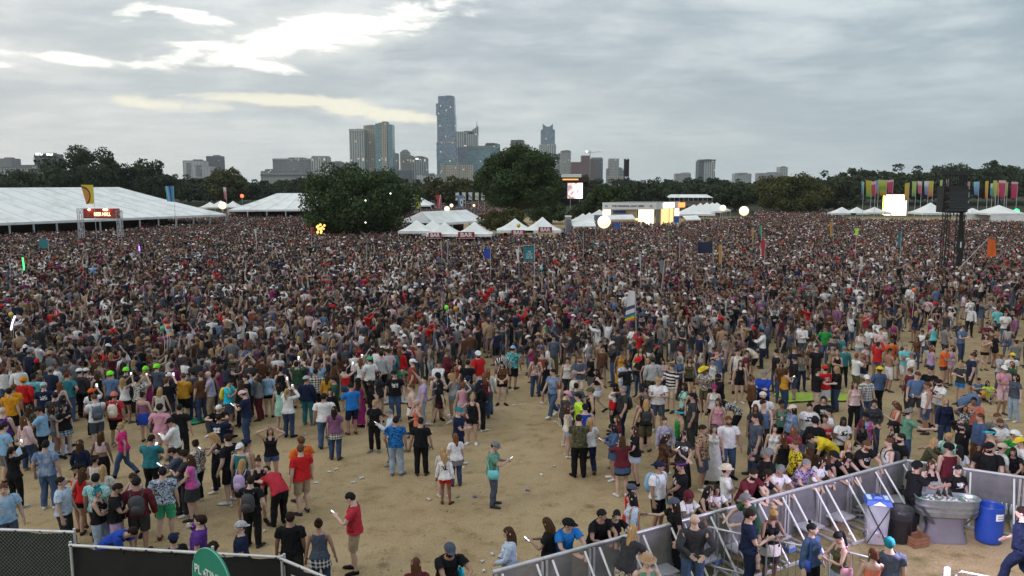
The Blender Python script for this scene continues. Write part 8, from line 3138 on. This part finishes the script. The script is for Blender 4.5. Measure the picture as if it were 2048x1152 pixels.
def crowd_mat():
 m, nt, b = principled('crowd_cloth_and_skin')
 a = nd(nt, 'ShaderNodeAttribute', {'attribute_name': 'tint'})
 g = nd(nt, 'ShaderNodeTexCoord')
 n = nd(nt, 'ShaderNodeTexNoise', None, Vector=g.outputs['Object'], Scale=7.0, Detail=3.0).outputs['Fac']
 c = nd(nt, 'ShaderNodeVectorMath', {'operation': 'SCALE'}, i0=a.outputs['Color'], Scale=nd(nt, 'ShaderNodeMapRange', None, Value=n, From_Min=.3, From_Max=.7, To_Min=.75, To_Max=1.2).outputs[0]).outputs[0]
 nt.links.new(c, b.inputs['Base Color'])
 b.inputs['Roughness'].default_value = .85
 b.inputs['Specular IOR Level'].default_value = .2
 return m


def build_crowd():
 rs = np.random.default_rng(2024)
 CM = crowd_mat()
 shapes = []

 def shape(V, F, c):
  me = fast_mesh('crowd_figure', V, F, CM, col=c)
  shapes.append(bpy.data.objects.new('crowd_figure', me))
  return len(shapes) - 1
 singles = [shape(*low_person(rs)) for _ in range(150)]
 patches = []
 CELL = 2.7
 for _ in range(18):
  VV, FF, CC, n = [], [], [], 0
  for i in range(4):
   for j in range(4):
    if rs.random() < .07:
     continue
    V, F, c = low_person(rs)
    a = rs.normal(0, .9)
    ca, sa = math.cos(a), math.sin(a)
    x, y = (i + .5) / 4 * CELL - CELL / 2 + rs.normal(0, .13), (j + .5) / 4 * CELL - CELL / 2 + rs.normal(0, .13)
    VV.append(np.stack([V[:, 0] * ca - V[:, 1] * sa + x, V[:, 0] * sa + V[:, 1] * ca + y, V[:, 2]], 1))
    FF.append(F + n)
    CC.append(c)
    n += len(V)
  patches.append(shape(np.concatenate(VV), np.concatenate(FF), np.concatenate(CC)))
 front = [(-300, 838), (0, 838), (300, 838), (420, 826), (560, 812), (700, 798), (820, 783), (900, 760), (1000, 730), (1050, 700), (1100, 700), (1200, 706), (1300, 712), (1400, 712), (1500, 700), (1600, 676), (1700, 646), (1800, 616), (1900, 598), (2048, 590), (2400, 570)]
 back = [(-300, 512), (0, 492), (280, 478), (300, 455), (460, 450), (600, 450), (610, 458), (820, 458), (830, 497), (1128, 495), (1135, 474), (1200, 471), (1205, 467), (1360, 465), (1370, 458), (1500, 450), (1510, 433), (1670, 433), (1680, 454), (1960, 458), (2060, 462), (2400, 455)]
 fx, fy = zip(*front)
 bx, by = zip(*back)
 occ = [(p['pos'].x, p['pos'].y) for p in PEOPLE + REST]
 grid = {}
 for x, y in occ:
  grid.setdefault((int(x // 1), int(y // 1)), []).append((x, y))

 def free(x, y, r):
  for i in (-1, 0, 1):
   for j in (-1, 0, 1):
    for a, b in grid.get((int(x // 1) + i, int(y // 1) + j), ()):
     if (a - x) ** 2 + (b - y) ** 2 < r * r:
      return False
  return True

 def facing(px):
  if px < 850:
   mu, sd, alt = 0, 38, .10
  elif px < 1150:
   mu, sd, alt = 40, 60, .2
  else:
   mu, sd, alt = (75 if rs.random() < .55 else 165), 40, .15
  return R(rs.uniform(0, 360) if rs.random() < alt else rs.normal(mu, sd))
 pts, pick, yaw, size = [], [], [], []

 def put(x, y, idx, a, s=1.0):
  pts.append((x, y, 0))
  pick.append(idx)
  yaw.append(a)
  size.append(s)
 for p in REST:
  put(p['pos'].x, p['pos'].y, shape(*low_person(rs, p, lod='mid')), R(YAW[p['yaw']] + rs.normal(0, 10)))
 far_pts = []
 # one by one up to 85 m
 y = 22.0
 while y < 85:
  st = .57 if y < 50 else .62
  half = y * .70 + 3
  x = -half
  while x < half:
   X, Yy = x + rs.normal(0, .17), y + rs.normal(0, .17)
   px, py = project(X, Yy, 0)
   f = np.interp(px, fx, fy)
   b = np.interp(px, bx, by)
   ok = False
   if b < py < f:
    d = 1.0 if f - py > 10 or px < 900 else .75
    ok = rs.random() < d * (.86 + .2 * math.sin(X * .31 + 2 * math.sin(Yy * .17)) * math.sin(Yy * .23 + math.sin(X * .13)))
   elif py >= f and px > 1020 and py < min(820, f + 150) and rs.random() < .55 * max(.25, 1 - (py - f) / 110):
    ok = True
   if ok and free(X, Yy, .42):
    put(X, Yy, singles[rs.integers(len(singles))], facing(px), rs.uniform(.91, 1.07))
    grid.setdefault((int(X // 1), int(Yy // 1)), []).append((X, Yy))
   x += st
  y += st
 # further off in patches of sixteen
 y = 86.0
 while y < 300:
  half = y * .72 + 6
  x = -half
  while x < half:
   px, py = project(x, y, 0)
   b = np.interp(px, bx, by)
   if py > b or (815 < px < 1010 and 408 < py < 442 and y > 175 and rs.random() < .75) or (1330 < px < 1440 and 414 < py < 440 and y > 190 and rs.random() < .6) or (455 < px < 610 and 425 < py and y > 160):
    put(x + rs.normal(0, .1), y + rs.normal(0, .1), patches[rs.integers(len(patches))], R(90 * rs.integers(4)) if px > 900 else R(90 * rs.integers(4)) * (rs.random() < .4))
   x += CELL
  y += CELL
 me = bpy.data.meshes.new('crowd')
 me.from_pydata(pts, [], [])
 for nm, ty, data in (('pick', 'INT', pick), ('yaw', 'FLOAT', yaw), ('size', 'FLOAT', size)):
  at_ = me.attributes.new(nm, ty, 'POINT')
  at_.data.foreach_set('value', np.array(data, np.int32 if ty == 'INT' else np.float32))
 me.materials.append(CM)
 o = link('crowd', me)
 tag(o, 'dense festival crowd filling the field as far as the tents', 'crowd', kind='stuff')
 ng = bpy.data.node_groups.new('crowd', 'GeometryNodeTree')
 ng.interface.new_socket('Geometry', in_out='INPUT', socket_type='NodeSocketGeometry')
 ng.interface.new_socket('Geometry', in_out='OUTPUT', socket_type='NodeSocketGeometry')
 gi, go = ng.nodes.new('NodeGroupInput'), ng.nodes.new('NodeGroupOutput')
 jn = ng.nodes.new('GeometryNodeJoinGeometry')
 for s in reversed(shapes):
  oi = ng.nodes.new('GeometryNodeObjectInfo')
  oi.inputs['Object'].default_value = s
  oi.inputs['As Instance'].default_value = False
  gt = ng.nodes.new('GeometryNodeGeometryToInstance')
  ng.links.new(oi.outputs['Geometry'], gt.inputs[0])
  ng.links.new(gt.outputs[0], jn.inputs[0])
 ip = ng.nodes.new('GeometryNodeInstanceOnPoints')

 def named(nm, ty):
  n = ng.nodes.new('GeometryNodeInputNamedAttribute')
  n.data_type = ty
  n.inputs['Name'].default_value = nm
  return next(s for s in n.outputs if s.enabled and s.name == 'Attribute')
 ng.links.new(gi.outputs[0], ip.inputs['Points'])
 ng.links.new(jn.outputs[0], ip.inputs['Instance'])
 ip.inputs['Pick Instance'].default_value = True
 ng.links.new(named('pick', 'INT'), ip.inputs['Instance Index'])
 cx = ng.nodes.new('ShaderNodeCombineXYZ')
 ng.links.new(named('yaw', 'FLOAT'), cx.inputs[2])
 ng.links.new(cx.outputs[0], ip.inputs['Rotation'])
 ng.links.new(named('size', 'FLOAT'), ip.inputs['Scale'])
 ng.links.new(ip.outputs[0], go.inputs[0])
 md = o.modifiers.new('crowd', 'NODES')
 md.node_group = ng
 print('CROWD', len(pts), 'points', len(shapes), 'shapes')


build_crowd()

# ------------------------------------------------------------------ the evening air
def haze():
 m = bpy.data.materials.new('evening_haze')
 m.use_nodes = True
 nt = m.node_tree
 nt.nodes.clear()
 v = nd(nt, 'ShaderNodeVolumePrincipled', None, Color=(.80, .84, .88, 1), Density=.0001, Anisotropy=.1)
 o = nd(nt, 'ShaderNodeOutputMaterial')
 nt.links.new(v.outputs[0], o.inputs['Volume'])
 m.cycles.homogeneous_volume = True
 h = MB().box((0, 1200, 170), (5200, 3200, 342)).build('haze', m)
 tag(h, 'thin pale evening haze over the park', 'haze', kind='stuff')


haze()
